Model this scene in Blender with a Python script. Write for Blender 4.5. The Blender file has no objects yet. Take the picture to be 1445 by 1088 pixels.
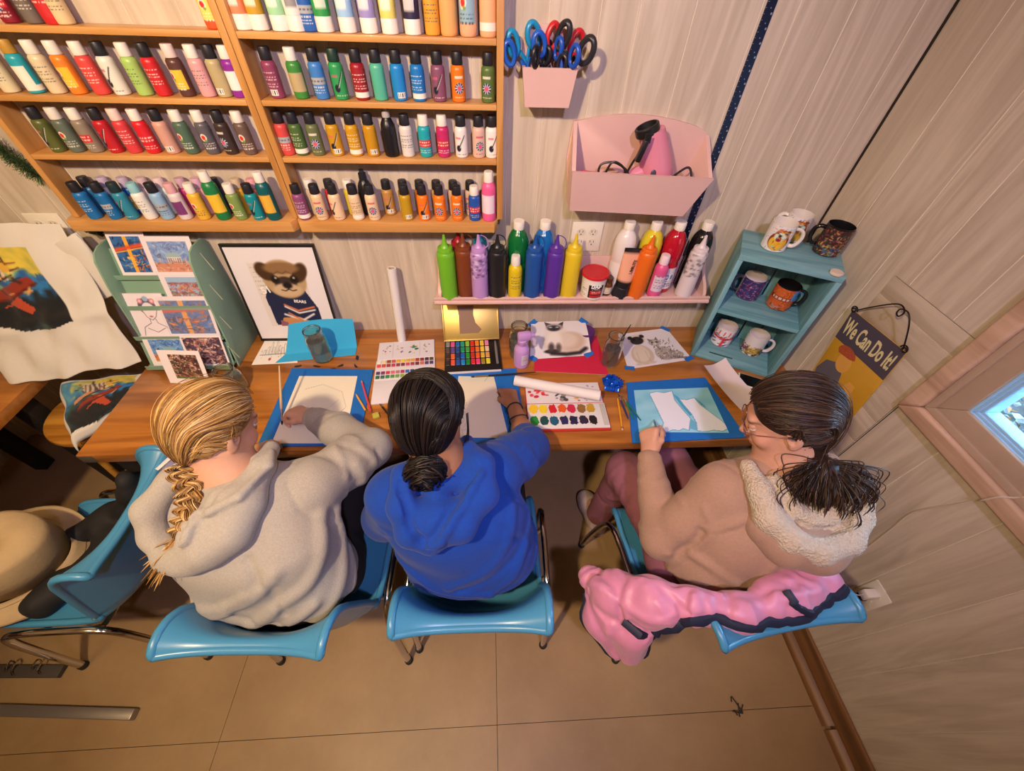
import bpy, bmesh, math, random
import numpy as np
from mathutils import Vector, Matrix, Euler
PI = math.pi
COL = bpy.context.scene.collection
rng = random.Random(7)

def lin(c):
    if isinstance(c, str):
        c = c.lstrip('#'); c = [int(c[i:i+2], 16)/255 for i in (0, 2, 4)]
    return tuple(((x/12.92) if x <= .04045 else ((x+.055)/1.055)**2.4) for x in c)
def lin_np(a):
    a = np.clip(a, 0, 1); return np.where(a <= .04045, a/12.92, ((a+.055)/1.055)**2.4)
def hx(c):
    c = c.lstrip('#'); return np.array([int(c[i:i+2], 16)/255 for i in (0, 2, 4)])

# ---------------------------------------------------------------- materials
MATS = {}
class NT:
    def __init__(s, m):
        s.n = m.node_tree.nodes; s.l = m.node_tree.links; s.b = s.n['Principled BSDF']
    def new(s, t, **kw):
        n = s.n.new(t)
        for k, v in kw.items():
            if k.startswith('i_'): n.inputs[k[2:].replace('_', ' ')].default_value = v
            else: setattr(n, k, v)
        return n
    def link(s, a, ao, b, bi): s.l.new(a.outputs[ao], b.inputs[bi])
def mat(name, color=None, rough=.5, metal=0, spec=.5, noise=None, bump=None, attr=False, alpha=1, trans=0, ior=1.45, sheen=0, coat=0, sss=0, emit=None):
    """noise=(scale xyz, amount): darker/lighter mottling; bump=(scale, strength)"""
    if name in MATS: return MATS[name]
    m = bpy.data.materials.new(name); m.use_nodes = True; t = NT(m); b = t.b
    b.inputs['Roughness'].default_value = rough; b.inputs['Metallic'].default_value = metal
    b.inputs['Specular IOR Level'].default_value = spec; b.inputs['IOR'].default_value = ior
    b.inputs['Transmission Weight'].default_value = trans; b.inputs['Alpha'].default_value = alpha
    b.inputs['Sheen Weight'].default_value = sheen; b.inputs['Coat Weight'].default_value = coat
    if sss:
        b.inputs['Subsurface Weight'].default_value = sss; b.inputs['Subsurface Radius'].default_value = (.012, .004, .002)
        b.inputs['Subsurface Scale'].default_value = .5
    src = None
    if attr:
        a = t.new('ShaderNodeAttribute', attribute_name='Col'); src = (a, 'Color')
    else:
        b.inputs['Base Color'].default_value = (*lin(color), 1)
        if emit:
            b.inputs['Emission Color'].default_value = (*lin(color), 1); b.inputs['Emission Strength'].default_value = emit
    tc = None
    if noise or bump:
        tc = t.new('ShaderNodeTexCoord')
    if noise:
        sc, amt = noise
        mp = t.new('ShaderNodeMapping'); mp.inputs['Scale'].default_value = sc if hasattr(sc, '__len__') else (sc,)*3
        nz = t.new('ShaderNodeTexNoise', i_Detail=5.0, i_Roughness=.6); nz.inputs['Scale'].default_value = 1
        t.link(tc, 'Object', mp, 'Vector'); t.link(mp, 'Vector', nz, 'Vector')
        mr = t.new('ShaderNodeMapRange'); mr.inputs['From Min'].default_value = .25; mr.inputs['From Max'].default_value = .75
        mr.inputs['To Min'].default_value = 1-amt; mr.inputs['To Max'].default_value = 1+amt
        t.link(nz, 'Fac', mr, 'Value')
        mx = t.new('ShaderNodeVectorMath', operation='SCALE')
        if src: t.link(src[0], src[1], mx, 0)
        else: mx.inputs[0].default_value = lin(color)
        t.link(mr, 'Result', mx, 'Scale'); src = (mx, 'Vector')
    if src: t.link(src[0], src[1], b, 'Base Color')
    if bump:
        sc, st = bump[:2]
        mp = t.new('ShaderNodeMapping'); mp.inputs['Scale'].default_value = sc if hasattr(sc, '__len__') else (sc,)*3
        if len(bump) > 2:
            nz = t.new('ShaderNodeTexVoronoi'); out = 'Distance'
        else:
            nz = t.new('ShaderNodeTexNoise', i_Detail=4.0); out = 'Fac'
        nz.inputs['Scale'].default_value = 1
        t.link(tc, 'Object', mp, 'Vector'); t.link(mp, 'Vector', nz, 'Vector')
        bp = t.new('ShaderNodeBump'); bp.inputs['Strength'].default_value = st; bp.inputs['Distance'].default_value = .004
        t.link(nz, out, bp, 'Height'); t.link(bp, 'Normal', b, 'Normal')
    MATS[name] = m; return m
def wood(name, c1, c2, axis=0, scale=1.0, rough=.55, streak=.5, coat=0):
    """wood with grain along the local axis; c1 light, c2 dark grain"""
    if name in MATS: return MATS[name]
    m = bpy.data.materials.new(name); m.use_nodes = True; t = NT(m); b = t.b
    b.inputs['Roughness'].default_value = rough; b.inputs['Coat Weight'].default_value = coat
    tc = t.new('ShaderNodeTexCoord'); mp = t.new('ShaderNodeMapping')
    s = [26*scale]*3; s[axis] = 1.6*scale; mp.inputs['Scale'].default_value = s
    t.link(tc, 'Object', mp, 'Vector')
    n1 = t.new('ShaderNodeTexNoise', i_Scale=1.0, i_Detail=6.0, i_Roughness=.65, i_Distortion=.8)
    t.link(mp, 'Vector', n1, 'Vector')
    mp2 = t.new('ShaderNodeMapping'); s2 = [5*scale]*3; s2[axis] = .5*scale; mp2.inputs['Scale'].default_value = s2
    t.link(tc, 'Object', mp2, 'Vector')
    n2 = t.new('ShaderNodeTexNoise', i_Scale=1.0, i_Detail=3.0, i_Distortion=1.5); t.link(mp2, 'Vector', n2, 'Vector')
    wv = t.new('ShaderNodeMath', operation='MULTIPLY'); wv.inputs[1].default_value = 26
    t.link(n2, 'Fac', wv, 0)
    sn = t.new('ShaderNodeMath', operation='SINE'); t.link(wv, 0, sn, 0)
    ab = t.new('ShaderNodeMath', operation='MULTIPLY_ADD'); ab.inputs[1].default_value = .16; ab.inputs[2].default_value = 0; t.link(sn, 0, ab, 0)
    ad = t.new('ShaderNodeMath', operation='ADD'); t.link(n1, 'Fac', ad, 0); t.link(ab, 0, ad, 1)
    cr = t.new('ShaderNodeValToRGB'); e = cr.color_ramp.elements
    e[0].position = .5-streak*.38; e[0].color = (*lin(c2), 1); e[1].position = .5+streak*.3; e[1].color = (*lin(c1), 1)
    t.link(ad, 0, cr, 'Fac'); t.link(cr, 'Color', b, 'Base Color')
    bp = t.new('ShaderNodeBump', i_Strength=.12, i_Distance=.002); t.link(n1, 'Fac', bp, 'Height'); t.link(bp, 'Normal', b, 'Normal')
    MATS[name] = m; return m
def glass(name, color='ffffff', rough=.02, ior=1.45):
    if name in MATS: return MATS[name]
    m = bpy.data.materials.new(name); m.use_nodes = True; t = NT(m)
    t.b.inputs['Base Color'].default_value = (*lin(color), 1); t.b.inputs['Roughness'].default_value = rough
    t.b.inputs['Transmission Weight'].default_value = 1; t.b.inputs['IOR'].default_value = ior
    MATS[name] = m; return m

# ---------------------------------------------------------------- mesh building
class MB:
    def __init__(s): s.v = []; s.f = []; s.c = []; s.mi = []
    def add(s, vs, fs, col=None, mi=0):
        o = len(s.v); s.v += [tuple(v) for v in vs]; s.f += [tuple(i+o for i in f) for f in fs]
        s.mi += [mi]*len(fs)
        if col is None: col = (1, 1, 1)
        s.c += [col]*len(vs) if not (hasattr(col, '__len__') and len(col) == len(vs) and hasattr(col[0], '__len__')) else [tuple(x) for x in col]
        return s
    def bm(s, bm, col=None, mi=0, M=None):
        bm.verts.index_update()
        vs = [(M @ v.co if M else v.co.copy()) for v in bm.verts]
        fs = [[v.index for v in f.verts] for f in bm.faces]; bm.free(); return s.add(vs, fs, col, mi)
    def box(s, lo, hi, bev=0, col=None, mi=0, M=None, seg=2):
        b = bmesh.new(); bmesh.ops.create_cube(b, size=1)
        for v in b.verts: v.co = Vector(((lo[i]+hi[i])/2+v.co[i]*(hi[i]-lo[i]) for i in range(3)))
        if bev: bmesh.ops.bevel(b, geom=list(b.edges), offset=bev, segments=seg, profile=.5, affect='EDGES')
        return s.bm(b, col, mi, M)
    def bar(s, a, b, w, h, up=(0, 0, 1), bev=0, col=None, mi=0):
        a, b = Vector(a), Vector(b); d = b-a; L = d.length; x = d/L; u = Vector(up); y = u.cross(x)
        if y.length < 1e-5: y = Vector((0, 1, 0)).cross(x)
        y.normalize(); z = x.cross(y)
        M = Matrix((x, y, z)).transposed().to_4x4(); M.translation = a
        return s.box((0, -w/2, -h/2), (L, w/2, h/2), bev, col, mi, M)
    def tube(s, pts, r, n=10, caps=True, col=None, mi=0, flat=1.0, closed=False):
        P = [Vector(p) for p in pts]; N = len(P)
        R = r if hasattr(r, '__len__') else [r]*N
        T = []
        for i in range(N):
            a = P[(i-1) % N] if (closed or i) else P[i]; b = P[(i+1) % N] if (closed or i < N-1) else P[i]
            T.append((b-a).normalized())
        u = T[0].orthogonal().normalized(); vs = []; fs = []; cl = []
        for i in range(N):
            u = (u-T[i]*u.dot(T[i])); u.normalize(); w = T[i].cross(u)
            for k in range(n):
                a = 2*PI*k/n; vs.append(P[i]+(u*math.cos(a)+w*math.sin(a)*flat)*R[i])
            if col is not None and hasattr(col[0], '__len__'): cl += [col[i]]*n
        for i in range(N if closed else N-1):
            j = (i+1) % N
            for k in range(n): fs.append((i*n+k, i*n+(k+1) % n, j*n+(k+1) % n, j*n+k))
        if caps and not closed:
            fs.append(tuple(range(n-1, -1, -1))); fs.append(tuple(range((N-1)*n, N*n)))
        return s.add(vs, fs, cl or col, mi)
    def lathe(s, prof, n=24, col=None, mi=0, M=None, cap0=True, cap1=True, arc=None, sx=1, sy=1, cfn=None):
        """prof [(r,z)...]; arc=(a0,a1) open"""
        vs = []; fs = []; cl = []; m = len(prof)
        A = [2*PI*k/n for k in range(n)] if not arc else [arc[0]+(arc[1]-arc[0])*k/n for k in range(n+1)]
        k_ = len(A)
        for (r, z) in prof:
            for a in A:
                v = Vector((r*math.cos(a)*sx, r*math.sin(a)*sy, z)); vs.append(M @ v if M else v)
        for i in range(m-1):
            for k in range(n):
                k2 = (k+1) % k_; fs.append((i*k_+k, i*k_+k2, (i+1)*k_+k2, (i+1)*k_+k))
        if not arc:
            if cap0 and prof[0][0] > 1e-5: fs.append(tuple(range(k_-1, -1, -1)))
            if cap1 and prof[-1][0] > 1e-5: fs.append(tuple(range((m-1)*k_, m*k_)))
        return s.add(vs, fs, col, mi)
    def prism(s, pts, t, M=None, col=None, mi=0, bev=0):
        """polygon in local XY extruded by t along +Z"""
        n = len(pts); vs = [Vector((p[0], p[1], 0)) for p in pts]+[Vector((p[0], p[1], t)) for p in pts]
        fs = [tuple(range(n-1, -1, -1)), tuple(range(n, 2*n))]+[(i, (i+1) % n, n+(i+1) % n, n+i) for i in range(n)]
        if bev:
            b = bmesh.new(); bv = [b.verts.new(v) for v in vs]
            for f in fs: b.faces.new([bv[i] for i in f])
            bmesh.ops.bevel(b, geom=list(b.edges), offset=bev, segments=2, profile=.5, affect='EDGES')
            return s.bm(b, col, mi, M)
        if M: vs = [M @ v for v in vs]
        return s.add(vs, fs, col, mi)
    def ball(s, c, r, n=12, col=None, mi=0, sc=(1, 1, 1), M=None):
        b = bmesh.new(); bmesh.ops.create_uvsphere(b, u_segments=n, v_segments=max(6, n*2//3), radius=r)
        for v in b.verts:
            q = Vector((v.co[0]*sc[0], v.co[1]*sc[1], v.co[2]*sc[2])); v.co = (M.to_3x3() @ q if M else q)+Vector(c)
        return s.bm(b, col, mi)
    def grid(s, P, col=None, mi=0, closed_u=False):
        """P array (nu,nv,3)"""
        P = np.asarray(P); nu, nv = P.shape[:2]; fs = []
        for i in range(nu if closed_u else nu-1):
            for j in range(nv-1):
                a = i*nv+j; b = ((i+1) % nu)*nv+j; fs.append((a, b, b+1, a+1))
        c = None if col is None else (col if np.ndim(col) == 1 else np.asarray(col).reshape(-1, 3).tolist())
        return s.add(P.reshape(-1, 3).tolist(), fs, c, mi)
    def mesh(s, name, color=False, smooth=35):
        me = bpy.data.meshes.new(name); me.from_pydata(s.v, [], s.f)
        if color:
            a = me.color_attributes.new('Col', 'FLOAT_COLOR', 'POINT')
            arr = np.ones((len(s.v), 4), np.float32); arr[:, :3] = lin_np(np.array(s.c, np.float32)); a.data.foreach_set('color', arr.ravel())
        if any(s.mi): me.polygons.foreach_set('material_index', s.mi)
        if smooth:
            me.polygons.foreach_set('use_smooth', [True]*len(me.polygons)); me.update()
            me.set_sharp_from_angle(angle=math.radians(smooth))
        me.update(); return me
def np_mesh(name, V, F, col=None):
    """V (n,3), F (m,4) quads"""
    me = bpy.data.meshes.new(name); n, m = len(V), len(F)
    me.vertices.add(n); me.vertices.foreach_set('co', np.asarray(V, np.float32).ravel())
    me.loops.add(m*4); me.loops.foreach_set('vertex_index', np.asarray(F, np.int32).ravel())
    me.polygons.add(m); me.polygons.foreach_set('loop_start', np.arange(0, m*4, 4, dtype=np.int32))
    me.polygons.foreach_set('use_smooth', np.ones(m, bool))
    if col is not None:
        a = me.color_attributes.new('Col', 'FLOAT_COLOR', 'POINT')
        arr = np.ones((n, 4), np.float32); arr[:, :3] = lin_np(np.asarray(col)); a.data.foreach_set('color', arr.ravel())
    me.update(calc_edges=True); me.validate(); return me

def obj(name, mb, m, parent=None, loc=(0, 0, 0), rot=(0, 0, 0), color=False, smooth=35, label=None):
    me = mb.mesh(name, color, smooth) if isinstance(mb, MB) else mb
    for x in (m if isinstance(m, (list, tuple)) else [m]): me.materials.append(x)
    o = bpy.data.objects.new(name, me); COL.objects.link(o)
    if parent: o.parent = parent
    o.location = loc
    if isinstance(rot, Matrix): o.matrix_local = Matrix.Translation(loc) @ rot.to_4x4()
    else: o.rotation_euler = rot
    if label: o['label'] = label
    return o
def tag(o, label=None, cat=None, group=None, kind=None):
    if label: o['label'] = label
    if cat: o['category'] = cat
    if group: o['group'] = group
    if kind: o['kind'] = kind
    return o
def thing(name, label, cat, loc=(0, 0, 0), rot=(0, 0, 0), group=None):
    o = bpy.data.objects.new(name, None); COL.objects.link(o); o.empty_display_size = .05
    if isinstance(rot, Matrix): o.matrix_world = Matrix.Translation(loc) @ rot.to_4x4()
    else: o.location = loc; o.rotation_euler = rot
    return tag(o, label, cat, group)
def struct(name, mb, m, **kw):
    o = obj(name, mb, m, **kw); o['kind'] = 'structure'; return o
def basis(x, y, z):
    return Matrix((Vector(x).normalized(), Vector(y).normalized(), Vector(z).normalized())).transposed()
def lerp(a, b, t): return tuple(np.array(a)*(1-t)+np.array(b)*t)
def spline(pts, n=8):
    """Catmull-Rom through points (any dimension)"""
    P = [np.array(p, float) for p in pts]; P = [2*P[0]-P[1]]+P+[2*P[-1]-P[-2]]; out = []
    for i in range(1, len(P)-2):
        for k in range(n):
            t = k/n; a, b, c, d = P[i-1:i+3]
            out.append(.5*((2*b)+(c-a)*t+(2*a-5*b+4*c-d)*t*t+(3*b-a-3*c+d)*t**3))
    out.append(P[-2]); return [tuple(x) for x in out]

# ---------------------------------------------------------------- painted surfaces: colours on a fine grid
class Art:
    def __init__(s, nu, nv, base, asp=None):
        s.u, s.v = np.meshgrid(np.linspace(0, 1, nu), np.linspace(0, 1, nv), indexing='ij')
        s.a = asp or nu/nv; s.c = np.ones((nu, nv, 3))*hx(base); s.r = np.random.RandomState(nu*31+nv)
    def put(s, mk, col, al=1):
        c = hx(col) if isinstance(col, str) else np.asarray(col); mk = np.clip(mk, 0, 1)[..., None]*al
        s.c = s.c*(1-mk)+c*mk; return s
    def _soft(s, d, w): return np.clip(.5-d/w, 0, 1)
    def ell(s, cx, cy, rx, ry, col, rot=0, soft=.02, al=1, clip=None):
        x = (s.u-cx)*s.a; y = s.v-cy; cr, sr = math.cos(rot), math.sin(rot); x, y = x*cr+y*sr, -x*sr+y*cr
        d = (np.sqrt((x/(rx*s.a))**2+(y/ry)**2)-1)*min(rx*s.a, ry)
        m = s._soft(d, soft)
        return s.put(m if clip is None else m*clip, col, al)
    def rect(s, x0, y0, x1, y1, col, al=1):
        return s.put(((s.u >= x0) & (s.u <= x1) & (s.v >= y0) & (s.v <= y1)).astype(float), col, al)
    def polymask(s, pts):
        m = np.zeros(s.u.shape, bool); n = len(pts)
        for i in range(n):
            (x0, y0), (x1, y1) = pts[i], pts[(i+1) % n]
            if y0 == y1: continue
            cnd = ((s.v >= min(y0, y1)) & (s.v < max(y0, y1))) & (s.u < x0+(s.v-y0)*(x1-x0)/(y1-y0))
            m ^= cnd
        return m.astype(float)
    def poly(s, pts, col, al=1): return s.put(s.polymask(pts), col, al)
    def line(s, pts, w, col, al=1):
        d = np.full(s.u.shape, 9.)
        for (x0, y0), (x1, y1) in zip(pts[:-1], pts[1:]):
            ax, ay, bx, by = x0*s.a, y0, x1*s.a, y1; px, py = s.u*s.a-ax, s.v-ay
            L = (bx-ax)**2+(by-ay)**2+1e-12; t = np.clip((px*(bx-ax)+py*(by-ay))/L, 0, 1)
            d = np.minimum(d, np.hypot(px-t*(bx-ax), py-t*(by-ay)))
        return s.put(s._soft(d-w/2, w*.7), col, al)
    def spots(s, n, cols, r, box=(0, 0, 1, 1), el=1, al=1):
        for i in range(n):
            s.ell(s.r.uniform(box[0], box[2]), s.r.uniform(box[1], box[3]), r*s.r.uniform(.5, 1.4)/s.a, r*s.r.uniform(.5, 1.4)*el, cols[s.r.randint(len(cols))], s.r.uniform(0, 3), .01, al)
        return s
    def strokes(s, n, cols, L, w, box=(0, 0, 1, 1), ang=None, al=.9):
        for i in range(n):
            x, y = s.r.uniform(box[0], box[2]), s.r.uniform(box[1], box[3]); a = s.r.uniform(0, PI) if ang is None else ang+s.r.normal(0, .25)
            l = L*s.r.uniform(.5, 1.3)
            s.line([(x, y), (x+math.cos(a)*l/s.a, y+math.sin(a)*l)], w*s.r.uniform(.6, 1.3), cols[s.r.randint(len(cols))], al)
        return s
    def speck(s, amt): s.c = s.c*(1+s.r.normal(0, amt, s.u.shape)[..., None]); return s
    def scribble(s, x0, y0, x1, y1, rows, col, h=.4):
        """rows of tiny unreadable marks, as small print looks from afar"""
        for i in range(rows):
            yc = y1-(i+.5)*(y1-y0)/rows; hh = (y1-y0)/rows*h/2; x = x0+s.r.uniform(0, .02)
            while x < x1:
                w = s.r.uniform(.03, .1)*(x1-x0)*2; s.rect(x, yc-hh, min(x+w, x1), yc+hh, col, .8); x += w+s.r.uniform(.02, .05)*(x1-x0)*2
        return s
    def flat(s, w, h, z=0, fn=None):
        """MB of a flat sheet w x h centred on the origin in XY"""
        P = np.stack([(s.u-.5)*w, (s.v-.5)*h, np.full_like(s.u, z)], -1)
        if fn is not None: P = fn(P)
        mb = MB(); mb.grid(P, s.c); return mb
    def wrap(s, rfn, h0, h1, a0=0, a1=2*PI, sx=1, sy=1):
        A = a0+(a1-a0)*s.u; z = h0+(h1-h0)*s.v; r = rfn(z) if callable(rfn) else rfn
        P = np.stack([r*np.cos(A)*sx, r*np.sin(A)*sy, z], -1); mb = MB(); mb.grid(P, s.c); return mb
PRINT = mat('printed_surface', attr=True, rough=.45)
PAPER_ART = mat('painted_paper', attr=True, rough=.85)
def text_mb(txt, size, depth=.0006, bold=0, shear=0):
    cu = bpy.data.curves.new('lettering', 'FONT'); cu.body = txt; cu.size = size; cu.extrude = depth; cu.offset = bold; cu.shear = shear
    cu.align_x = 'CENTER'; cu.align_y = 'CENTER'; cu.resolution_u = 3
    o = bpy.data.objects.new('lettering', cu); COL.objects.link(o)
    dg = bpy.context.evaluated_depsgraph_get(); dg.update(); me = bpy.data.meshes.new_from_object(o.evaluated_get(dg))
    COL.objects.unlink(o); bpy.data.objects.remove(o)
    mb = MB(); mb.add([v.co.copy() for v in me.vertices], [tuple(p.vertices) for p in me.polygons]); bpy.data.meshes.remove(me); return mb

# ---------------------------------------------------------------- implicit surfaces for bodies and cloth
def _sm(a, b, k):
    if k <= 0: return np.minimum(a, b)
    h = np.maximum(k-np.abs(a-b), 0)/k; return np.minimum(a, b)-h*h*k*.25
class Field:
    def __init__(s, lo, hi, h):
        s.h = h; s.lo = np.array(lo, np.float32); s.n = np.ceil((np.array(hi)-np.array(lo))/h).astype(int)+1
        s.D = np.full(s.n, .06, np.float32)
    def blk(s, lo, hi):
        i0 = np.maximum(np.floor((np.array(lo)-s.lo)/s.h).astype(int), 0); i1 = np.minimum(np.ceil((np.array(hi)-s.lo)/s.h).astype(int)+1, s.n)
        if (i1 <= i0).any(): return None
        sl = tuple(slice(a, b) for a, b in zip(i0, i1))
        ax = [s.lo[d]+s.h*np.arange(i0[d], i1[d], dtype=np.float32) for d in range(3)]
        return sl, ax[0][:, None, None], ax[1][None, :, None], ax[2][None, None, :]
    def _cone(s, X, Y, Z, a, b, ra, rb):
        a = np.array(a, np.float32); d = np.array(b, np.float32)-a; L = float((d*d).sum())+1e-12
        px, py, pz = X-a[0], Y-a[1], Z-a[2]; t = np.clip((px*d[0]+py*d[1]+pz*d[2])/L, 0, 1)
        return np.sqrt((px-t*d[0])**2+(py-t*d[1])**2+(pz-t*d[2])**2)-(ra+t*(rb-ra))
    def cone(s, a, b, ra, rb=None, k=.02, sub=False):
        rb = ra if rb is None else rb; m = max(ra, rb)+k+.03
        B = s.blk(np.minimum(a, b)-m, np.maximum(a, b)+m)
        if not B: return s
        sl, X, Y, Z = B; d = s._cone(X, Y, Z, a, b, ra, rb); s.put(sl, d, k, sub); return s
    def put(s, sl, d, k, sub):
        if sub: s.D[sl] = -_sm(-s.D[sl], d, k)
        else: s.D[sl] = _sm(s.D[sl], d, k)
    def chain(s, pts, rs, k=.02, sub=False):
        for i in range(len(pts)-1): s.cone(pts[i], pts[i+1], rs[i], rs[i+1], k, sub)
        return s
    def ell(s, c, r, R=None, k=.02, sub=False):
        """ellipsoid, R = 3x3 Matrix of local axes (columns)"""
        m = max(r)+k+.03; c = np.array(c, np.float32); B = s.blk(c-m, c+m)
        if not B: return s
        sl, X, Y, Z = B; px, py, pz = X-c[0], Y-c[1], Z-c[2]
        if R is not None:
            R = np.array(R, np.float32); px, py, pz = [px*R[0, i]+py*R[1, i]+pz*R[2, i] for i in range(3)]
        q = np.sqrt((px/r[0])**2+(py/r[1])**2+(pz/r[2])**2); g = np.sqrt((px/r[0]**2)**2+(py/r[1]**2)**2+(pz/r[2]**2)**2)+1e-9
        s.put(sl, q*(q-1)/g, k, sub); return s
    def samp(s, p):
        q = (np.asarray(p, float)-s.lo)/s.h; i = np.clip(np.floor(q).astype(int), 0, s.n-2); f = q-i; D = s.D[i[0]:i[0]+2, i[1]:i[1]+2, i[2]:i[2]+2].astype(float)
        D = D[0]*(1-f[0])+D[1]*f[0]; D = D[0]*(1-f[1])+D[1]*f[1]; return D[0]*(1-f[2])+D[1]*f[2]
    def grad(s, p):
        e = s.h*1.5; p = np.asarray(p, float); g = np.array([s.samp(p+np.eye(3)[i]*e)-s.samp(p-np.eye(3)[i]*e) for i in range(3)]); return g/(np.linalg.norm(g)+1e-9)
    def on(s, p, off=0.0):
        """nearest point of the surface, pushed outward by off"""
        p = np.array(p, float)
        for _ in range(7): p = p-np.clip(s.samp(p), -.03, .03)*s.grad(p)
        return tuple(p+s.grad(p)*off)
    def fold(s, pts, w, amp, proj=True):
        """raise (amp>0) or crease (amp<0) the surface along a polyline"""
        if proj: pts = [s.on(p) for p in (spline(pts, 4) if len(pts) > 2 else [lerp(pts[0], pts[1], t) for t in np.linspace(0, 1, 6)])]
        P = [np.array(p, np.float32) for p in pts]; m = w*2.6
        B = s.blk(np.min(P, 0)-m, np.max(P, 0)+m)
        if not B: return s
        sl, X, Y, Z = B; d = None
        for a, b in zip(P[:-1], P[1:]):
            e = s._cone(X, Y, Z, a, b, 0, 0); d = e if d is None else np.minimum(d, e)
        s.D[sl] -= amp*np.exp(-(d/w)**2); return s
    def ripple(s, amp, sc, seed=0, lo=None, hi=None, stretch=(1, 1, 1)):
        r = np.random.RandomState(seed); B = s.blk(s.lo if lo is None else lo, s.lo+s.n*s.h if hi is None else hi); sl, X, Y, Z = B; t = 0
        for i in range(5):
            d = r.normal(size=3)*np.array(stretch); d = d/np.linalg.norm(d)*sc*r.uniform(.6, 1.6); t = t+np.sin(d[0]*X+d[1]*Y+d[2]*Z+r.uniform(0, 6.28))
        s.D[sl] += amp*t/2.2; return s
    def cut(s, p, n, k=.005):
        """keep the side the normal points away from"""
        n = np.array(n, np.float32); n /= np.linalg.norm(n); ax = [s.lo[d]+s.h*np.arange(s.n[d], dtype=np.float32) for d in range(3)]
        d = (ax[0]-p[0])[:, None, None]*n[0]+(ax[1]-p[1])[None, :, None]*n[1]+(ax[2]-p[2])[None, None, :]*n[2]
        s.D = -_sm(-s.D, -d.astype(np.float32), k); return s
    def surf(s):
        D = s.D; D[0] = D[-1] = .06; D[:, 0] = D[:, -1] = .06; D[:, :, 0] = D[:, :, -1] = .06
        S = D < 0; n = np.array(D.shape); cnt = np.zeros(n-1, np.int8)
        for i in (0, 1):
            for j in (0, 1):
                for k in (0, 1): cnt += S[i:n[0]-1+i, j:n[1]-1+j, k:n[2]-1+k]
        act = np.argwhere((cnt > 0) & (cnt < 8)); idx = np.full(n-1, -1, np.int32); idx[act[:, 0], act[:, 1], act[:, 2]] = np.arange(len(act))
        cor = np.array([(i, j, k) for i in (0, 1) for j in (0, 1) for k in (0, 1)])
        val = np.stack([D[act[:, 0]+c[0], act[:, 1]+c[1], act[:, 2]+c[2]] for c in cor], 1)
        acc = np.zeros((len(act), 3)); w = np.zeros(len(act))
        for a in range(8):
            for b in range(a+1, 8):
                if abs(cor[a]-cor[b]).sum() != 1: continue
                va, vb = val[:, a], val[:, b]; x = (va < 0) != (vb < 0); t = np.where(x, va/np.where(va == vb, 1, va-vb), 0)
                acc += x[:, None]*(cor[a]+t[:, None]*(cor[b]-cor[a])); w += x
        V = s.lo+s.h*(act+acc/w[:, None]); F = []
        for ax in range(3):
            o1, o2 = [(1, 2), (2, 0), (0, 1)][ax]
            a = S.take(range(0, n[ax]-1), ax); b = S.take(range(1, n[ax]), ax)
            e = np.argwhere(a != b); e = e[(e[:, o1] > 0) & (e[:, o2] > 0) & (e[:, o1] < n[o1]-1) & (e[:, o2] < n[o2]-1)]
            q = []
            for d1, d2 in ((1, 1), (0, 1), (0, 0), (1, 0)):
                c = e.copy(); c[:, o1] -= d1; c[:, o2] -= d2; q.append(idx[c[:, 0], c[:, 1], c[:, 2]])
            q = np.stack(q, 1); fl = a[e[:, 0], e[:, 1], e[:, 2]]; q[~fl] = q[~fl][:, ::-1]; F.append(q)
        F = np.concatenate(F); F = F[(F >= 0).all(1)]
        return V, F
    def relax(s, V, F, it=2):
        E = np.concatenate([F[:, [0, 1]], F[:, [1, 2]], F[:, [2, 3]], F[:, [3, 0]]])
        for _ in range(it):
            A = np.zeros_like(V); c = np.bincount(E.ravel(), minlength=len(V))[:, None]
            for d in range(3):
                A[:, d] = np.bincount(E[:, 0], V[E[:, 1], d], len(V))+np.bincount(E[:, 1], V[E[:, 0], d], len(V))
            V = V*.5+.5*A/np.maximum(c, 1)
        return V
    def mesh(s, name, it=2, cfn=None):
        V, F = s.surf(); V = s.relax(V, F, it); return np_mesh(name, V, F, cfn(V) if cfn else None)

# ================================================================ camera and room shell
XR, ZT, YF, XL = 1.253, .745, -.637, -1.382     # right wall, table top height, table front edge, table left end
cam_d = bpy.data.cameras.new('camera'); cam = bpy.data.objects.new('camera', cam_d); COL.objects.link(cam)
cam_d.sensor_fit = 'HORIZONTAL'; cam_d.sensor_width = 36; cam_d.lens = 554.43*36/1445; cam_d.clip_start = .02
R0, R1, R2 = Vector((.99853362, -.04663023, .02749949)), Vector((-.01625778, -.74283689, -.66927501)), Vector((.05163608, .66784652, -.74250572))
cam.matrix_world = Matrix.Translation((0, -1.4, 1.907)) @ Matrix((R0, -R1, -R2)).transposed().to_4x4()
bpy.context.scene.camera = cam

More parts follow.
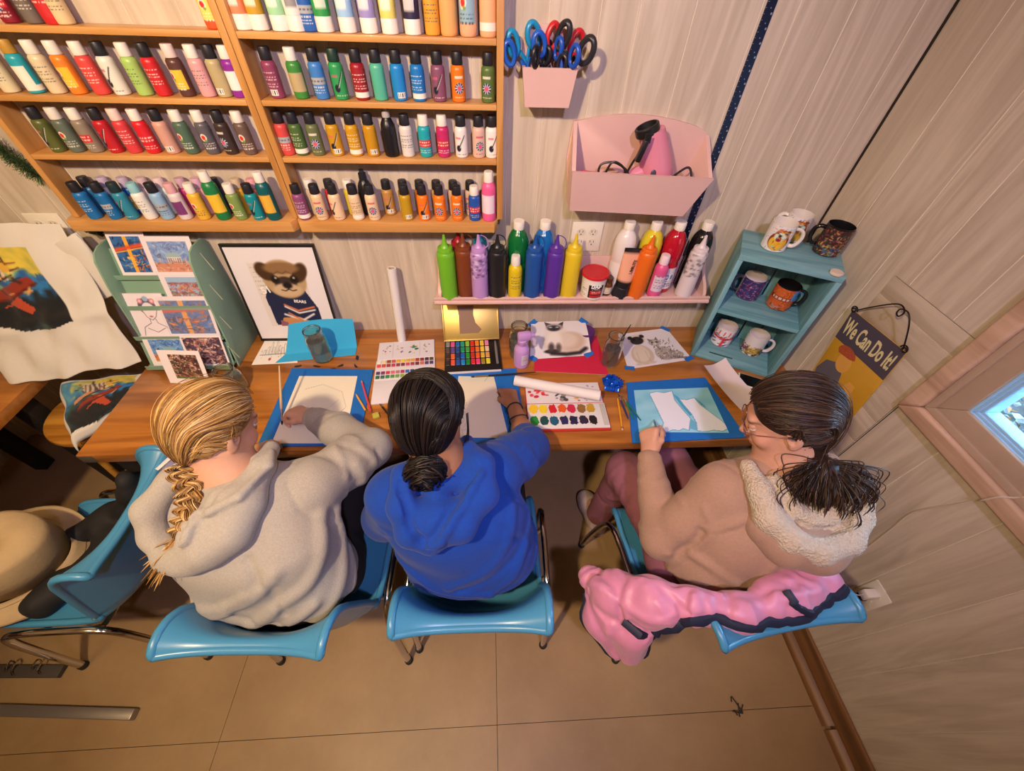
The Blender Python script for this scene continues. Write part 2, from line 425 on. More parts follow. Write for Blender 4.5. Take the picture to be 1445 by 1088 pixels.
m_wall = wood('whitewashed_panel', 'd2c5b3', 'b5a693', axis=2, scale=1.7, rough=.6, streak=1.0)
m_wallh = wood('whitewashed_board', 'cbbda9', 'b0a08a', axis=1, scale=1.7, rough=.6, streak=1.0)
m_groove = mat('pale_groove', 'e6dccb', .7)
m_gap = mat('dark_gap', '2a1f16', .9)
def panel_wall(name, axis, at, a0, a1, z0, z1, grooves, gaps=(), hole=None, inward=1):
    """vertical plank panelling; axis='y': wall plane y=at spanning x; axis='x': plane x=at spanning y"""
    mb = MB(); gw = .0028; dep = .003
    def P(t, z, d): return (t, at+d*inward, z) if axis == 'y' else (at+d*inward, t, z)
    def quad(t0, t1, zz0, zz1, d0, d1, mi):
        q = [P(t0, zz0, d0), P(t1, zz0, d1), P(t1, zz1, d1), P(t0, zz1, d0)]; mb.add(q, [(0, 1, 2, 3)], mi=mi)
    gs = sorted([(g, 1) for g in grooves]+[(g, 2) for g in gaps]); t = a0
    cells = []
    for g, k in gs:
        cells.append((t, g-gw/2, 0)); cells.append((g-gw/2, g+gw/2, k)); t = g+gw/2
    cells.append((t, a1, 0))
    for t0, t1, k in cells:
        segs = [(z0, z1)]
        if hole and t1 > hole[0] and t0 < hole[1]:
            ts = [t0]+[h for h in hole[:2] if t0 < h < t1]+[t1]
        else: ts = [t0, t1]
        for u0, u1 in zip(ts[:-1], ts[1:]):
            zs = [(z0, z1)]
            if hole and u0 >= hole[0]-1e-6 and u1 <= hole[1]+1e-6: zs = [(z0, hole[2]), (hole[3], z1)]
            for q0, q1 in zs:
                if k == 0: quad(u0, u1, q0, q1, 0, 0, 0)
                else:
                    mid = (u0+u1)/2; quad(u0, mid, q0, q1, 0, dep, k); quad(mid, u1, q0, q1, dep, 0, k)
    return struct(name, mb, [m_wall, m_groove, m_gap], smooth=0)
bg = [-2.35, -2.2, -2.06, -1.9, -1.76, -1.6, -1.45, -1.33, -1.17, -1.05, -.9, -.77, -.661, -.52, -.42, -.293, -.16, -.04, .06, .165, .3, .403, .55, .727, .827, .976, 1.164]
panel_wall('wall_back', 'y', 0, -2.62, XR+.004, -.06, 2.7, bg)
rg = [-.157, -.33, -.448, -.613, -.857, -1.062, -1.196, -1.296, -1.444, -1.6, -1.75, -1.9, -2.05, -2.2, -2.36, -2.5, -2.63]
WY0, WY1, WZ0, WZ1 = -1.33, -.745, 1.058, 1.72       # window opening
panel_wall('wall_right', 'x', XR, -3.02, .004, -.06, 2.7, rg, (-.002, -.694), hole=(WY0, WY1, WZ0, WZ1))

panel_wall('wall_left', 'x', -2.6, -3.02, .02, -.06, 2.7, [-.3-.16*k for k in range(16)], inward=-1)
panel_wall('wall_front', 'y', -3.0, -2.62, XR+.02, -.06, 2.7, [-2.4+.17*k for k in range(21)], inward=-1)
# floor: painted plywood sheets
fl = bpy.data.materials.new('painted_floor'); fl.use_nodes = True; t = NT(fl); t.b.inputs['Roughness'].default_value = .45
tc = t.new('ShaderNodeTexCoord'); n1 = t.new('ShaderNodeTexNoise', i_Scale=2.2, i_Detail=8.0, i_Roughness=.62); n2 = t.new('ShaderNodeTexNoise', i_Scale=60.0, i_Detail=3.0)
t.link(tc, 'Object', n1, 'Vector'); t.link(tc, 'Object', n2, 'Vector')
cr = t.new('ShaderNodeValToRGB'); e = cr.color_ramp.elements; e[0].position = .3; e[0].color = (*lin('937550'), 1); e[1].position = .72; e[1].color = (*lin('b09168'), 1)
t.link(n1, 'Fac', cr, 'Fac'); mx = t.new('ShaderNodeMix', data_type='RGBA', blend_type='MULTIPLY'); mx.inputs['Factor'].default_value = .12
t.link(cr, 'Color', mx, 'A'); t.link(n2, 'Color', mx, 'B'); t.l.new(mx.outputs['Result'], t.b.inputs['Base Color'])
bp = t.new('ShaderNodeBump', i_Strength=.08, i_Distance=.003); t.link(n1, 'Fac', bp, 'Height'); t.link(bp, 'Normal', t.b, 'Normal')
mb = MB(); sheets = [-2.6, -.985, .0, 1.22, XR]
ys = [-3.0, -1.36, 0]
for a, b in zip(sheets[:-1], sheets[1:]):
    for c, d in zip(ys[:-1], ys[1:]): mb.box((a+.0008, c+.0008, -.03), (b-.0008, d-.0008, 0))
mb.box((-2.75, -3.1, -.06), (XR+.05, .05, -.031), mi=1)
struct('floor', mb, [fl, m_gap], smooth=0)
# ceiling with the room's lamps (outside the frame)
mb = MB(); mb.box((-2.6, -3, 2.7), (XR, 0, 2.74)); struct('ceiling', mb, mat('ceiling_white', 'd8cfc2', .9))

# baseboard and shoe moulding on the right wall
m_base = wood('dark_baseboard', '8a6038', '5a3a20', axis=1, rough=.45, streak=.7)
mb = MB(); mb.box((XR-.014, -3, 0), (XR-.0005, -.01, .118), bev=.003); struct('baseboard_right', mb, m_base)
mb = MB(); mb.prism([(0, 0), (-.03, 0), (-.028, .012), (-.02, .024), (0, .032)], 1.64, M=Matrix.Translation((XR-.0145, -1.42, .0)) @ Matrix(((1, 0, 0, 0), (0, 0, 1, 0), (0, 1, 0, 0), (0, 0, 0, 1))) @ Matrix.Diagonal((1, 1, 1, 1)))
mb.prism([(0, 0), (-.03, 0), (-.028, .012), (-.02, .024), (0, .032)], 1.5, M=Matrix.Translation((XR-.0145, -2.93, .0)) @ Matrix(((1, 0, 0, 0), (0, 0, 1, 0), (0, 1, 0, 0), (0, 0, 0, 1))))
struct('baseboard_shoe', mb, m_base)
mb = MB(); mb.box((XR-.0055, -.0055, 0), (XR, 0, 2.7)); struct('trim_2', mb, m_gap, smooth=0)
# patch board let into the panelling on the right wall
mb = MB(); z_ = [.654, .705, .80, .905, 1.01, 1.11, 1.2, 1.266]
for a, b in zip(z_[:-1], z_[1:]): mb.box((XR-.004, -.69, a+.001), (XR+.002, -.392, b-.001), bev=.0008)
mb.box((XR-.0022, -.69, .655), (XR+.001, -.392, 1.265), mi=1); struct('trim_1', mb, [m_wallh, m_groove])
# window: outer trim, casing, sash, pane
m_trim = wood('weathered_trim', 'd2b097', 'ad8a70', axis=1, rough=.5, streak=.8); m_case = mat('casing_paint', 'b39b86', .5, noise=(9, .08))
w1 = thing('window_1', 'small window with worn wooden trim in the panelled right wall', 'window', (XR, (WY0+WY1)/2, (WZ0+WZ1)/2)); w1['kind'] = 'structure'
def rel(mb):
    L = w1.location
    mb.v = [(v[0]-L[0], v[1]-L[1], v[2]-L[2]) for v in mb.v]; return mb
mb = MB(); tw = .049
def frame(mb, y0, y1, z0, z1, w, x0, x1, bev=.006):
    """mitred frame, outer bounds y0..y1,z0..z1"""
    o = [(y0, z0), (y1, z0), (y1, z1), (y0, z1)]; i = [(y0+w, z0+w), (y1-w, z0+w), (y1-w, z1-w), (y0+w, z1-w)]
    for k in range(4):
        q = [o[k], o[(k+1) % 4], i[(k+1) % 4], i[k]]
        b = bmesh.new(); vs = [b.verts.new((x0, *p)) for p in q]+[b.verts.new((x1, *p)) for p in q]
        for f in [(0, 1, 2, 3), (7, 6, 5, 4)]+[(j, (j+1) % 4+0, (j+1) % 4+4, j+4) for j in range(4)]: b.faces.new([vs[j] for j in f])
        bmesh.ops.recalc_face_normals(b, faces=b.faces); bmesh.ops.bevel(b, geom=list(b.edges), offset=bev, segments=3, profile=.5, affect='EDGES'); mb.bm(b)
frame(mb, WY0-tw, WY1+tw, WZ0-tw, WZ1+tw, tw, XR-.026, XR+.002, .009); obj('window_frame', rel(mb), m_trim, w1)
mb = MB(); frame(mb, WY0, WY1, WZ0, WZ1, .02, XR-.012, XR+.07, .002); frame(mb, WY0+.018, WY1-.018, WZ0+.018, WZ1-.018, .05, XR-.004, XR+.05, .003); obj('window_casing', rel(mb), m_case, w1)
sy0, sy1, sz0, sz1 = WY0+.06, -.806, 1.116, WZ1-.06
m_sash = mat('daylight_tinted_sash', '9fcdf0', .35)  # white vinyl sash; the blue cast of the daylight is put into its colour
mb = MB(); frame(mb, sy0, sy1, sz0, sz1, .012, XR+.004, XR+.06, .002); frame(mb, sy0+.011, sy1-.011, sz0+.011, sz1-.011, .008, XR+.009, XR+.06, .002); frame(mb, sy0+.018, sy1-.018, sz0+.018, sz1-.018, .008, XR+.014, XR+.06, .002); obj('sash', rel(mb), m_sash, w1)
mb = MB(); mb.box((XR+.019, sy0+.02, sz0+.02), (XR+.022, sy1-.02, sz1-.02)); obj('pane', rel(mb), glass('window_glass', 'e8f4fa'), w1)
# what grows outside: leafy ground a little below the window
r = np.random.RandomState(3); mb = MB(); cols = ['9fb4c4', '6f8f86', 'b8ccd8', '50705e', 'b88a5a', '8da4b6', 'd2e3ec', '7a9a5a', 'c8dae6']
for i in range(2600):
    c = Vector((XR+.25+r.uniform(0, 1.1), r.uniform(-2.0, -.3), .62+r.uniform(0, .25))); a = Matrix.Rotation(r.uniform(0, 6.3), 3, 'Z') @ Matrix.Rotation(r.normal(0, .7), 3, 'X') @ Matrix.Rotation(r.normal(0, .7), 3, 'Y')
    L, W = r.uniform(.02, .05), r.uniform(.008, .018)
    q = [c+a @ Vector(p) for p in ((-L/2, 0, 0), (0, -W, .004), (L/2, 0, 0), (0, W, .004))]; mb.add(q, [(0, 1, 2, 3)], tuple(hx(cols[r.randint(len(cols))])))
o = obj('shrub', mb, mat('leaf_litter', attr=True, rough=.6), color=True, smooth=0); tag(o, 'leafy grey-green shrub seen outside through the window', 'shrub')
mb = MB(); mb.box((XR+.08, -3, .5), (XR+3.2, 1, .6)); struct('ground_outside', mb, mat('outside_soil', '66757c', .9, noise=(14, .5)))

# ================================================================ two wooden paint racks on the back wall
m_pine = wood('rack_pine', 'd8a262', 'b88040', axis=0, scale=1.3, rough=.42, streak=.9, coat=.2)
m_pinev = wood('rack_pine_upright', 'd29c5c', 'b07a3c', axis=2, scale=1.3, rough=.42, streak=.9, coat=.2)
SH = [1.753, 1.612, 1.469, 1.283]                 # shelf tops
def rack(name, label, x0, x1, xl, xr):
    t = thing(name, label, 'paint rack', ((x0+x1)/2, 0, 1.25), group=None); L = t.location
    def P(n, mb, m): 
        mb.v = [(v[0]-L[0], v[1]-L[1], v[2]-L[2]) for v in mb.v]; return obj(n, mb, m, t)
    for a, b in ((x0, x0+.019), (x1-.019, x1)):
        P('side_board', MB().box((a, -.0705, 1.284), (b, -.0005, 1.98), bev=.0015), m_pinev)
    for z in SH[:3]+[1.9]:
        P('shelf_board', MB().box((x0+.0195, -.07, z-.0135), (x1-.0195, -.0005, z), bev=.0012), m_pine)
    c = .012; mb = MB(); mb.prism([(xl, 0-.0005), (xl, -.07), (xl+c, -.096), (xr-c, -.096), (xr, -.07), (xr, -.0005)], .0345, M=Matrix.Translation((0, 0, 1.2485)), bev=.002)
    P('bottom_ledge', mb, m_pine); return t
rack('paint_rack', 'left wooden paint rack of narrow shelves, ending beside the green garland', -1.352, -.6395, -1.372, -.645)
rack('paint_rack', 'right wooden paint rack of narrow shelves, ending beside the scissors holder', -.638, .046, -.645+.002, .03)

_bp = {}
def plastic(c): return mat('plastic_'+c, c, rough=.32, spec=.5)
def bottle_meshes(kind):
    """body and cap profiles for each kind of bottle"""
    if kind == 'small': return ([(.0165, 0), (.0185, .002), (.0188, .006), (.0188, .070), (.0182, .076), (.014, .0815), (.0112, .083), (.0112, .086)], [(.0148, .0825), (.0153, .084), (.0142, .107), (.0132, .1095), (.0, .110)])
    if kind == 'big': return ([(.022, 0), (.0248, .003), (.025, .010), (.025, .085), (.0235, .097), (.017, .110), (.0125, .117), (.0125, .120)], [(.0132, .1175), (.0135, .120), (.0128, .136), (.0085, .139), (.0075, .147), (0, .148)])
    if kind == 'tall': return ([(.019, 0), (.0212, .003), (.0215, .008), (.0215, .098), (.0205, .105), (.0155, .114), (.0125, .117), (.0125, .12)], [(.0145, .1165), (.0148, .119), (.0138, .142), (.0125, .145), (0, .1455)])
def small_label(body, style, seed, lab=None, h0=.0065, h1=.0685, r=.01895):
    a = Art(72, 34, body, asp=1.9); R = np.random.RandomState(seed); a.r = R
    lum = hx(body).mean(); ink = 'f2eee4' if lum < .55 else '4a4a52'
    if lab: a.rect(.3, .18, .7, .82, lab)
    if 'w' in style: a.rect(0, 0, 1, .2, 'f0ece2')
    if 'e' in style:
        a.ell(.5, .42, .105, .2, '1e2a5a'); 
        for k in range(10):
            an = k*PI/5; a.line([(.5+.045*math.cos(an), .42+.085*math.sin(an)), (.5+.1*math.cos(an), .42+.19*math.sin(an))], .03, 'eef0f4')
        a.ell(.5, .42, .045, .085, 'e0506e'); a.rect(.4, .76, .6, .86, ink if lum < .55 else 'c8566a', .8); a.scribble(.38, .04, .62, .14, 1, ink)
    if 's' in style:
        a.ell(.44, .32, .06, .14, '1b2036'); a.line([(.44, .3), (.6, .86)], .05, '20222c'); a.line([(.47, .34), (.62, .88)], .02, 'e8e4dc'); a.rect(.36, .72, .5, .8, 'd06078', .7); a.scribble(.38, .02, .66, .12, 1, ink)
    if 'a' in style:
        a.ell(.44, .62, .07, .15, 'f4ead8'); a.ell(.44, .62, .045, .1, 'd8352c'); a.ell(.47, .5, .03, .05, '7aa24a'); a.scribble(.36, .12, .64, .42, 3, ink)
    if 't' in style: a.scribble(.34, .3, .66, .86, 7, ink, .3)
    if 'b' in style:
        a.rect(.42, .03, .6, .24, 'f2eee6')
        for k in range(8): a.rect(.435+k*.02, .06, .435+k*.02+.008, .21, '333333')
    if 'r' in style: a.rect(.32, .34, .68, .66, 'cf2b35'); a.scribble(.34, .38, .66, .62, 2, 'f4e6e0'); a.scribble(.34, .08, .66, .26, 2, ink)
    if 'g' in style: a.rect(.3, .45, .7, .68, 'a9aeb4'); a.scribble(.33, .48, .68, .66, 1, '555560'); a.scribble(.34, .1, .62, .4, 3, ink)
    return a.wrap(r, h0, h1, -PI/2-PI, -PI/2+PI)
NB = [0]
def bottle(pos, body, cap, style='', label='', group=None, kind='small', lab=None, tilt=0, turn=None, s=1.0):
    NB[0] += 1; k = NB[0]
    tn = rng.uniform(-.35, .35) if turn is None else turn
    t = thing('paint_bottle', label, 'paint bottle', (pos[0], pos[1], pos[2]+.0007), (tilt, 0, tn), group); t.scale = (s, s, s)
    key = (kind, body); pb, pc = bottle_meshes(kind)
    if key not in _bp: _bp[key] = MB().lathe(pb, 22).mesh('body'); _bp[key].materials.append(plastic(body))
    b = bpy.data.objects.new('bottle_body', _bp[key]); COL.objects.link(b); b.parent = t
    key = (kind, 'cap', cap)
    if key not in _bp: _bp[key] = MB().lathe(pc, 18).mesh('cap'); _bp[key].materials.append(mat('cap_'+cap, cap, rough=.4))
    c = bpy.data.objects.new('bottle_cap', _bp[key]); COL.objects.link(c); c.parent = t
    if style or lab:
        if kind == 'small': mb = small_label(body, style, k, lab)
        elif kind == 'tall': mb = small_label(body, style, k, lab, .012, .095, .0217)
        else: mb = small_label(body, style, k, lab, .014, .085, .0252)
        obj('bottle_label', mb, PRINT, t, color=True, smooth=80)
    return t
ORD = 'first second third fourth fifth sixth seventh eighth ninth tenth eleventh twelfth thirteenth fourteenth'.split()
K, W_ = '23232a', 'ece6dc'
def row(items, xs, z, y, where, group):
    for i, (it, x) in enumerate(zip(items, xs)):
        cap, body, style, words = it[:4]; kw = dict(it[4]) if len(it) > 4 else {}
        bottle((x, y+kw.pop('dy', 0), z), body, cap, style, '%s, %s from left, %s' % (words, ORD[i], where), group, **kw)
# ---- left rack, second shelf in view
row([(W_, 'd9cfae', 't', 'cream bottle with script print'), ('b98f3c', '28a3b8', 'w', 'turquoise bottle with gold cap', dict(lab='f1ece0')), (W_, 'd8caa8', 't', 'cream bottle with white cap'),
     (W_, 'e8842a', 'a', 'orange paint bottle with white cap', dict(lab='f2c23a')), (W_, 'd94a46', 't', 'coral red paint bottle with white cap'), (K, 'e5e0d6', 's', 'white paint bottle with black cap'),
     (W_, 'a3c96a', 't', 'light green paint bottle'), (K, 'c9272e', 't', 'red paint bottle with black cap'), ('e8d2cc', '5a3a34', 'a', 'brown bottle with speckled cap', dict(lab='e2c23c')),
     (W_, 'e0a3a6', 't', 'pale pink paint bottle'), (K, 'b6a77c', 'b', 'beige olive paint bottle'), (W_, '8b2a9c', '', 'white and purple striped bottle', dict(lab='f0ecea'))],
    [-1.279, -1.214, -1.159, -1.105, -1.045, -0.9926, -0.9323, -0.8832, -0.8205, -0.7653, -0.7213, -0.681], SH[1], -.037, 'left rack upper shelf', 'paints on the upper shelf of the left rack')
row([(K, '59602f', 's', 'olive paint bottle with black cap'), ('e2dcd4', '5f6b60', 'a', 'grey green bottle with speckled cap'), (W_, '8b8070', 'r', 'grey brown bottle with red label'), (K, 'b8202c', 's', 'dark red paint bottle with black cap'),
     ('ead0c8', 'cf3f46', 't', 'red paint bottle with pinkish cap'), (W_, 'd2222e', 'r', 'bright red paint bottle'), (K, 'cf9c8c', 'b', 'dusty pink paint bottle'), (W_, '4f6a58', 'a', 'grey green bottle with white cap'),
     (W_, '5d5a62', 'a', 'slate grey paint bottle'), (K, '3e302c', 'e', 'dark brown bottle with round white emblem'), (W_, '6a564e', 'a', 'brown grey bottle with white cap')],
    [-1.269, -1.216, -1.163, -1.106, -1.053, -0.9994, -0.9437, -0.8877, -0.8274, -0.7731, -0.7185], SH[2], -.037, 'left rack middle shelf', 'paints on the middle shelf of the left rack')
LB = 'left rack bottom ledge, front row'
row([(K, '1f6fb4', 't', 'blue paint bottle with black cap'), (K, '1c6cab', 'g', 'blue bottle with grey label band'), ('1e3236', '2f86a4', 's', 'teal blue bottle with pink emblem'), ('8fc8d4', 'e6e4de', 't', 'white bottle with teal stained cap'),
     (K, '8fb6d8', 'g', 'light blue paint bottle'), ('d9a6b0', 'd8cdd2', 't', 'white and purple bottle with pink cap', dict(lab='7d3a78')), (W_, 'e2b23a', 'a', 'yellow paint bottle with white cap'),
     (W_, '1f7a44', '', 'tall green bottle with yellow label', dict(kind='tall', lab='e8bf3a')), (W_, '7d9650', 'a', 'olive green bottle with white cap'), (K, '128a94', 's', 'teal paint bottle with black cap'), (W_, '0f5a5e', '', 'tall dark teal bottle', dict(kind='tall', lab='e0b040'))],
    [-1.28, -1.216, -1.164, -1.106, -1.053, -0.9956, -0.9376, -0.8749, -0.8187, -0.7622, -0.7123], SH[3], -.069, LB, 'front row on the bottom ledge of the left rack')
row([(K, '2a6a9a', '', 'dark blue bottle with black cap'), ('b9a9c8', 'd8d4e2', '', 'pale bottle with lilac cap'), ('b9a9c8', '1a56a8', 'a', 'stout blue bottle with lilac cap', dict(lab='e0b040')), ('c9b0bc', 'd4c4c8', '', 'pinkish grey bottle'), ('dcc6cc', 'cfe0d4', '', 'pale mint bottle with pink cap'),
     ('c0a0b4', 'b83a72', '', 'magenta paint bottle'), ('cfa8c0', 'd8a09c', '', 'rose bottle with lilac cap'), (K, '2f3044', '', 'dark bottle with black cap'), ('c7b59a', 'c89a2c', '', 'mustard bottle with tan cap'), ('dca0a8', 'e0703a', '', 'orange bottle with pink cap')],
    [-1.278, -1.221, -1.159, -1.102, -1.051, -0.9838, -0.9345, -0.8806, -0.8129, -0.763], SH[3], -.026, 'left rack ledge, back row', 'back row on the bottom ledge of the left rack')
# ---- right rack
RS = 'right rack upper shelf'
row([(K, '8a3f5f', 'bt', 'plum paint bottle with black cap'), (W_, '3f8a3c', '', 'green capped tan label bottle', dict(lab='b9a77c')), (K, '3f7fc9', 'g', 'blue bottle with pale label'), ('1f3a30', '2f9a58', 's', 'green paint bottle with brush emblem'),
     (K, '9c1f2c', 'tw', 'dark red paint bottle'), (K, '56b59a', '', 'mint green paint bottle'), (K, '1f86d0', 'b', 'bright blue bottle with barcode'), (K, '1c78c4', 'tw', 'bright blue bottle with white base'), (K, '84506c', 's', 'plum bottle with brush emblem'),
     (K, 'e5781f', 'e', 'orange bottle with round emblem'), (K, '57703a', 'e', 'olive green bottle with round emblem')],
    [-0.5795, -0.5152, -0.4585, -0.4055, -0.3483, -0.2969, -0.2433, -0.1895, -0.1334, -0.07922, 0.003505], SH[1], -.037, RS, 'paints on the upper shelf of the right rack')
RM = 'right rack middle shelf'
row([('2a1f26', 'cf4a48', 'g', 'coral red bottle with white label'), (K, '4c6a36', 'tw', 'leaf green paint bottle'), (K, '66704a', 'e', 'olive bottle with round emblem'), (K, 'c4921f', 'sb', 'mustard bottle with barcode'), (K, 'c8961f', 'tw', 'mustard bottle with printed text'),
     (K, 'c08c1a', 'b', 'plain mustard paint bottle'), ('b8b0ac', '1d1b20', '', 'large black squeeze bottle', dict(kind='big', s=.86)), (K, 'dcd6d2', 't', 'white bottle with grey print'), (W_, '1fa3b0', 'r', 'turquoise bottle with red label'), (W_, 'c02a68', 'r', 'magenta bottle with red label'),
     (K, 'e6e2e0', 's', 'white bottle with round emblem'), (K, 'd8b4a4', 'e', 'beige pink bottle with emblem'), (K, 'ece8e4', 's', 'white bottle with dark stroke')],
    [-0.6054, -0.565, -0.516, -0.4583, -0.4025, -0.3507, -0.2945, -0.2446, -0.1901, -0.1354, -0.08055, -0.02767, 0.01212], SH[2], -.037, RM, 'paints on the middle shelf of the right rack')
RB = 'right rack ledge, front row'
row([(K, '8a4a78', 'tw', 'plum paint bottle'), (K, 'e4c49c', 'e', 'cream bottle with round emblem'), (K, 'e8c8a4', 's', 'cream bottle with brush emblem'), (K, 'e2c6a0', 'tw', 'cream bottle with text'), (K, 'e6c9a6', 'e', 'cream bottle, emblem turned aside'),
     (K, 'b9921f', 'b', 'mustard bottle with barcode'), (K, 'ee7a1c', 'sb', 'orange bottle with barcode'), (K, 'ef7c1e', 'e', 'orange bottle with round emblem'), (K, 'ee781c', 'e', 'orange emblem bottle beside the blue one'), (W_, '2453a8', 'r', 'blue bottle with red label'), (W_, 'ea5f98', '', 'tall pink bottle with white cap', dict(kind='tall', s=1.06, lab='ecd8e4'))],
    [-0.6148, -0.557, -0.5013, -0.4384, -0.3846, -0.274, -0.2172, -0.1625, -0.1052, -0.04775, 0.0003453], SH[3], -.067, RB, 'front row on the bottom ledge of the right rack')
row([(W_, 'c8b49c', '', 'tan bottle with white cap'), (K, 'c02a34', '', 'red bottle with black cap'), (W_, 'd8c23c', '', 'yellow bottle with white cap'), (K, '1f1d22', '', 'large black glossy bottle', dict(kind='big', s=.95)), (K, 'b98a4a', 'sb', 'golden tan bottle'),
     (K, '9a7424', '', 'dark gold bottle'), (K, 'b06a2a', '', 'brown orange bottle'), (K, 'c49a60', '', 'light tan bottle'), (K, 'd8b090', 'e', 'beige emblem bottle'), (K, 'd4b49a', 'e', 'beige emblem bottle behind the blue one')],
    [-0.585, -0.5218, -0.4607, -0.4065, -0.3378, -0.283, -0.2281, -0.173, -0.1176, -0.06207], SH[3], -.026, 'right rack ledge, back row', 'back row on the bottom ledge of the right rack')
# ---- top shelf in view: only the lower halves show
row([('2a2030', '8a1f34', 'er', 'maroon bottle with white emblem'), (W_, '6f6660', 't', 'grey bottle with white print'), (W_, 'c82a30', 't', 'red bottle beside the empty gap', dict(kind='tall')), (K, 'd8c49a', 't', 'beige bottle beside the red one'), (W_, 'e2572e', 'a', 'orange red bottle beyond the empty gap', dict(lab='f0dc6a'))],
    [-1.157, -1.102, -1.056, -1.031, -0.6785], SH[0], -.037, 'left rack top shelf', 'paints on the top shelf of the left rack')
def tube_bottle(pos, body, cap, label, turn):
    t = thing('paint_tube', label, 'paint tube', (pos[0], pos[1], pos[2]+.0007), (0, 0, turn), 'paint tubes standing on their caps')
    obj('tube_cap', MB().lathe([(.0195, 0), (.021, .0015), (.0208, .028), (.0198, .03)], 22), mat('cap_'+cap, cap, rough=.4), t)
    n = 24; P = []
    for j, f in enumerate(np.linspace(0, 1, 12)):
        z = .0302+f*.112; sy = 1-.9*f**1.6; sx = 1+.22*f
        P.append([(.0198*sx*math.cos(2*PI*k/n), .0198*sy*math.sin(2*PI*k/n), z) for k in range(n)])
    mb = MB(); mb.grid(np.array(P).transpose(1, 0, 2), closed_u=True); obj('tube_body', mb, plastic(body), t, smooth=60)
    a = Art(40, 20, body); a.r = np.random.RandomState(int(abs(pos[0])*999)); a.rect(.2, .12, .8, .42, 'f2eee6' if hx(body).mean() < .8 else '77777c', .8); a.scribble(.25, .5, .8, .9, 3, 'f4f0e8' if hx(body).mean() < .6 else '5a5a60')
    P = np.stack([np.stack([.0199*(1+.22*f)*np.cos(A), .0199*(1-.9*f**1.6)*np.sin(A)-.0003, .0302+f*.112+0*A], -1) for A, f in zip((-PI/2+(a.u-.5)*2.2).T, a.v[0])], 1)
    mb = MB(); mb.grid(P, a.c); obj('tube_label', mb, PRINT, t, color=True, smooth=80)
R0 = 'right rack top shelf'
items = [('e58a62', 'salmon'), ('c89a2e', 'mustard yellow'), ('9fd8a8', 'mint green'), ('ece6de', 'white'), None, ('2f9a4a', 'green'), ('9cc6ea', 'light blue'), ('9a90cc', 'lavender'), ('e6d870', 'pale yellow'), ('2c2548', 'dark navy')]
for i, (it, x) in enumerate(zip(items, [-0.6076, -0.5672, -0.5162, -0.4756, -0.4455, -0.4065, -0.3496, -0.296, -0.244, -0.1864])):
    if it: tube_bottle((x, -.037, SH[0]), it[0], 'ece6de', '%s paint tube standing on a white cap, %s from left, %s' % (it[1], ORD[i], R0), rng.uniform(-.3, .3))
    else: bottle((x, -.032, SH[0]), '2a62b4', '2a62b4', 'g', 'blue bottle between the white and green tubes, %s' % R0, None, turn=0)
for i, (x, c, n, st, lb) in enumerate(zip([-0.1363, -0.09449, -0.04525, 0.005979], ['e0a23a', 'e2ac6a', 'e8b088', 'e6b284'], ['golden yellow bottle', 'plain peach bottle', 'peach bottle with picture label', 'rightmost peach bottle'], ['t', '', 'a', 'w'], [None, None, '8fb4c8', None])):
    bottle((x, -.037, SH[0]), c, W_, st, n+' near the right end, '+R0, 'bottles at the right end of the top shelf', kind='tall' if i else 'small', lab=lb)

# ================================================================ pink shelf of big paints, pink boxes, ruler, outlets
m_pink = mat('pale_pink_paint', 'd9b3ad', .42, noise=(7, .04))
SX0, SX1, SZ = -.216, .877, .9885
t = thing('wall_shelf', 'long pale pink wall shelf holding the big paint bottles', 'wall shelf', (0, 0, .969))
mb = MB(); mb.box((SX0+.012, -.118, .004), (SX1-.012, -.001, .0195), bev=.002); obj('shelf_board', mb, m_pink, t)
mb = MB(); pr = [(-.001, 0), (-.124, 0), (-.13, .003), (-.1335, .009), (-.132, .015), (-.126, .0185), (-.128, .023), (-.1285, .029), (-.125, .031), (-.1185, .031), (-.1185, .0035), (-.001, .0035)]
mb.prism(pr, SX1-SX0, M=Matrix(((0, 0, 1, SX0), (1, 0, 0, 0), (0, 1, 0, 0), (0, 0, 0, 1)))); obj('front_moulding', mb, m_pink, t)
mb = MB(); mb.box((SX0+.03, -.009, .02), (SX1-.035, -.001, .142), bev=.002); obj('back_board', mb, m_pink, t)
for x in (SX0+.016, SX1-.028):
    sp = [(-.001, .02)]+[(p[0], p[1]) for p in spline([(-.117, .02), (-.114, .04), (-.09, .066), (-.06, .085), (-.035, .11), (-.022, .135), (-.001, .145)], 5)]
    mb = MB(); mb.prism(sp, .012, M=Matrix(((0, 0, 1, x), (1, 0, 0, 0), (0, 1, 0, 0), (0, 0, 0, 1)))); obj('end_panel', mb, m_pink, t)

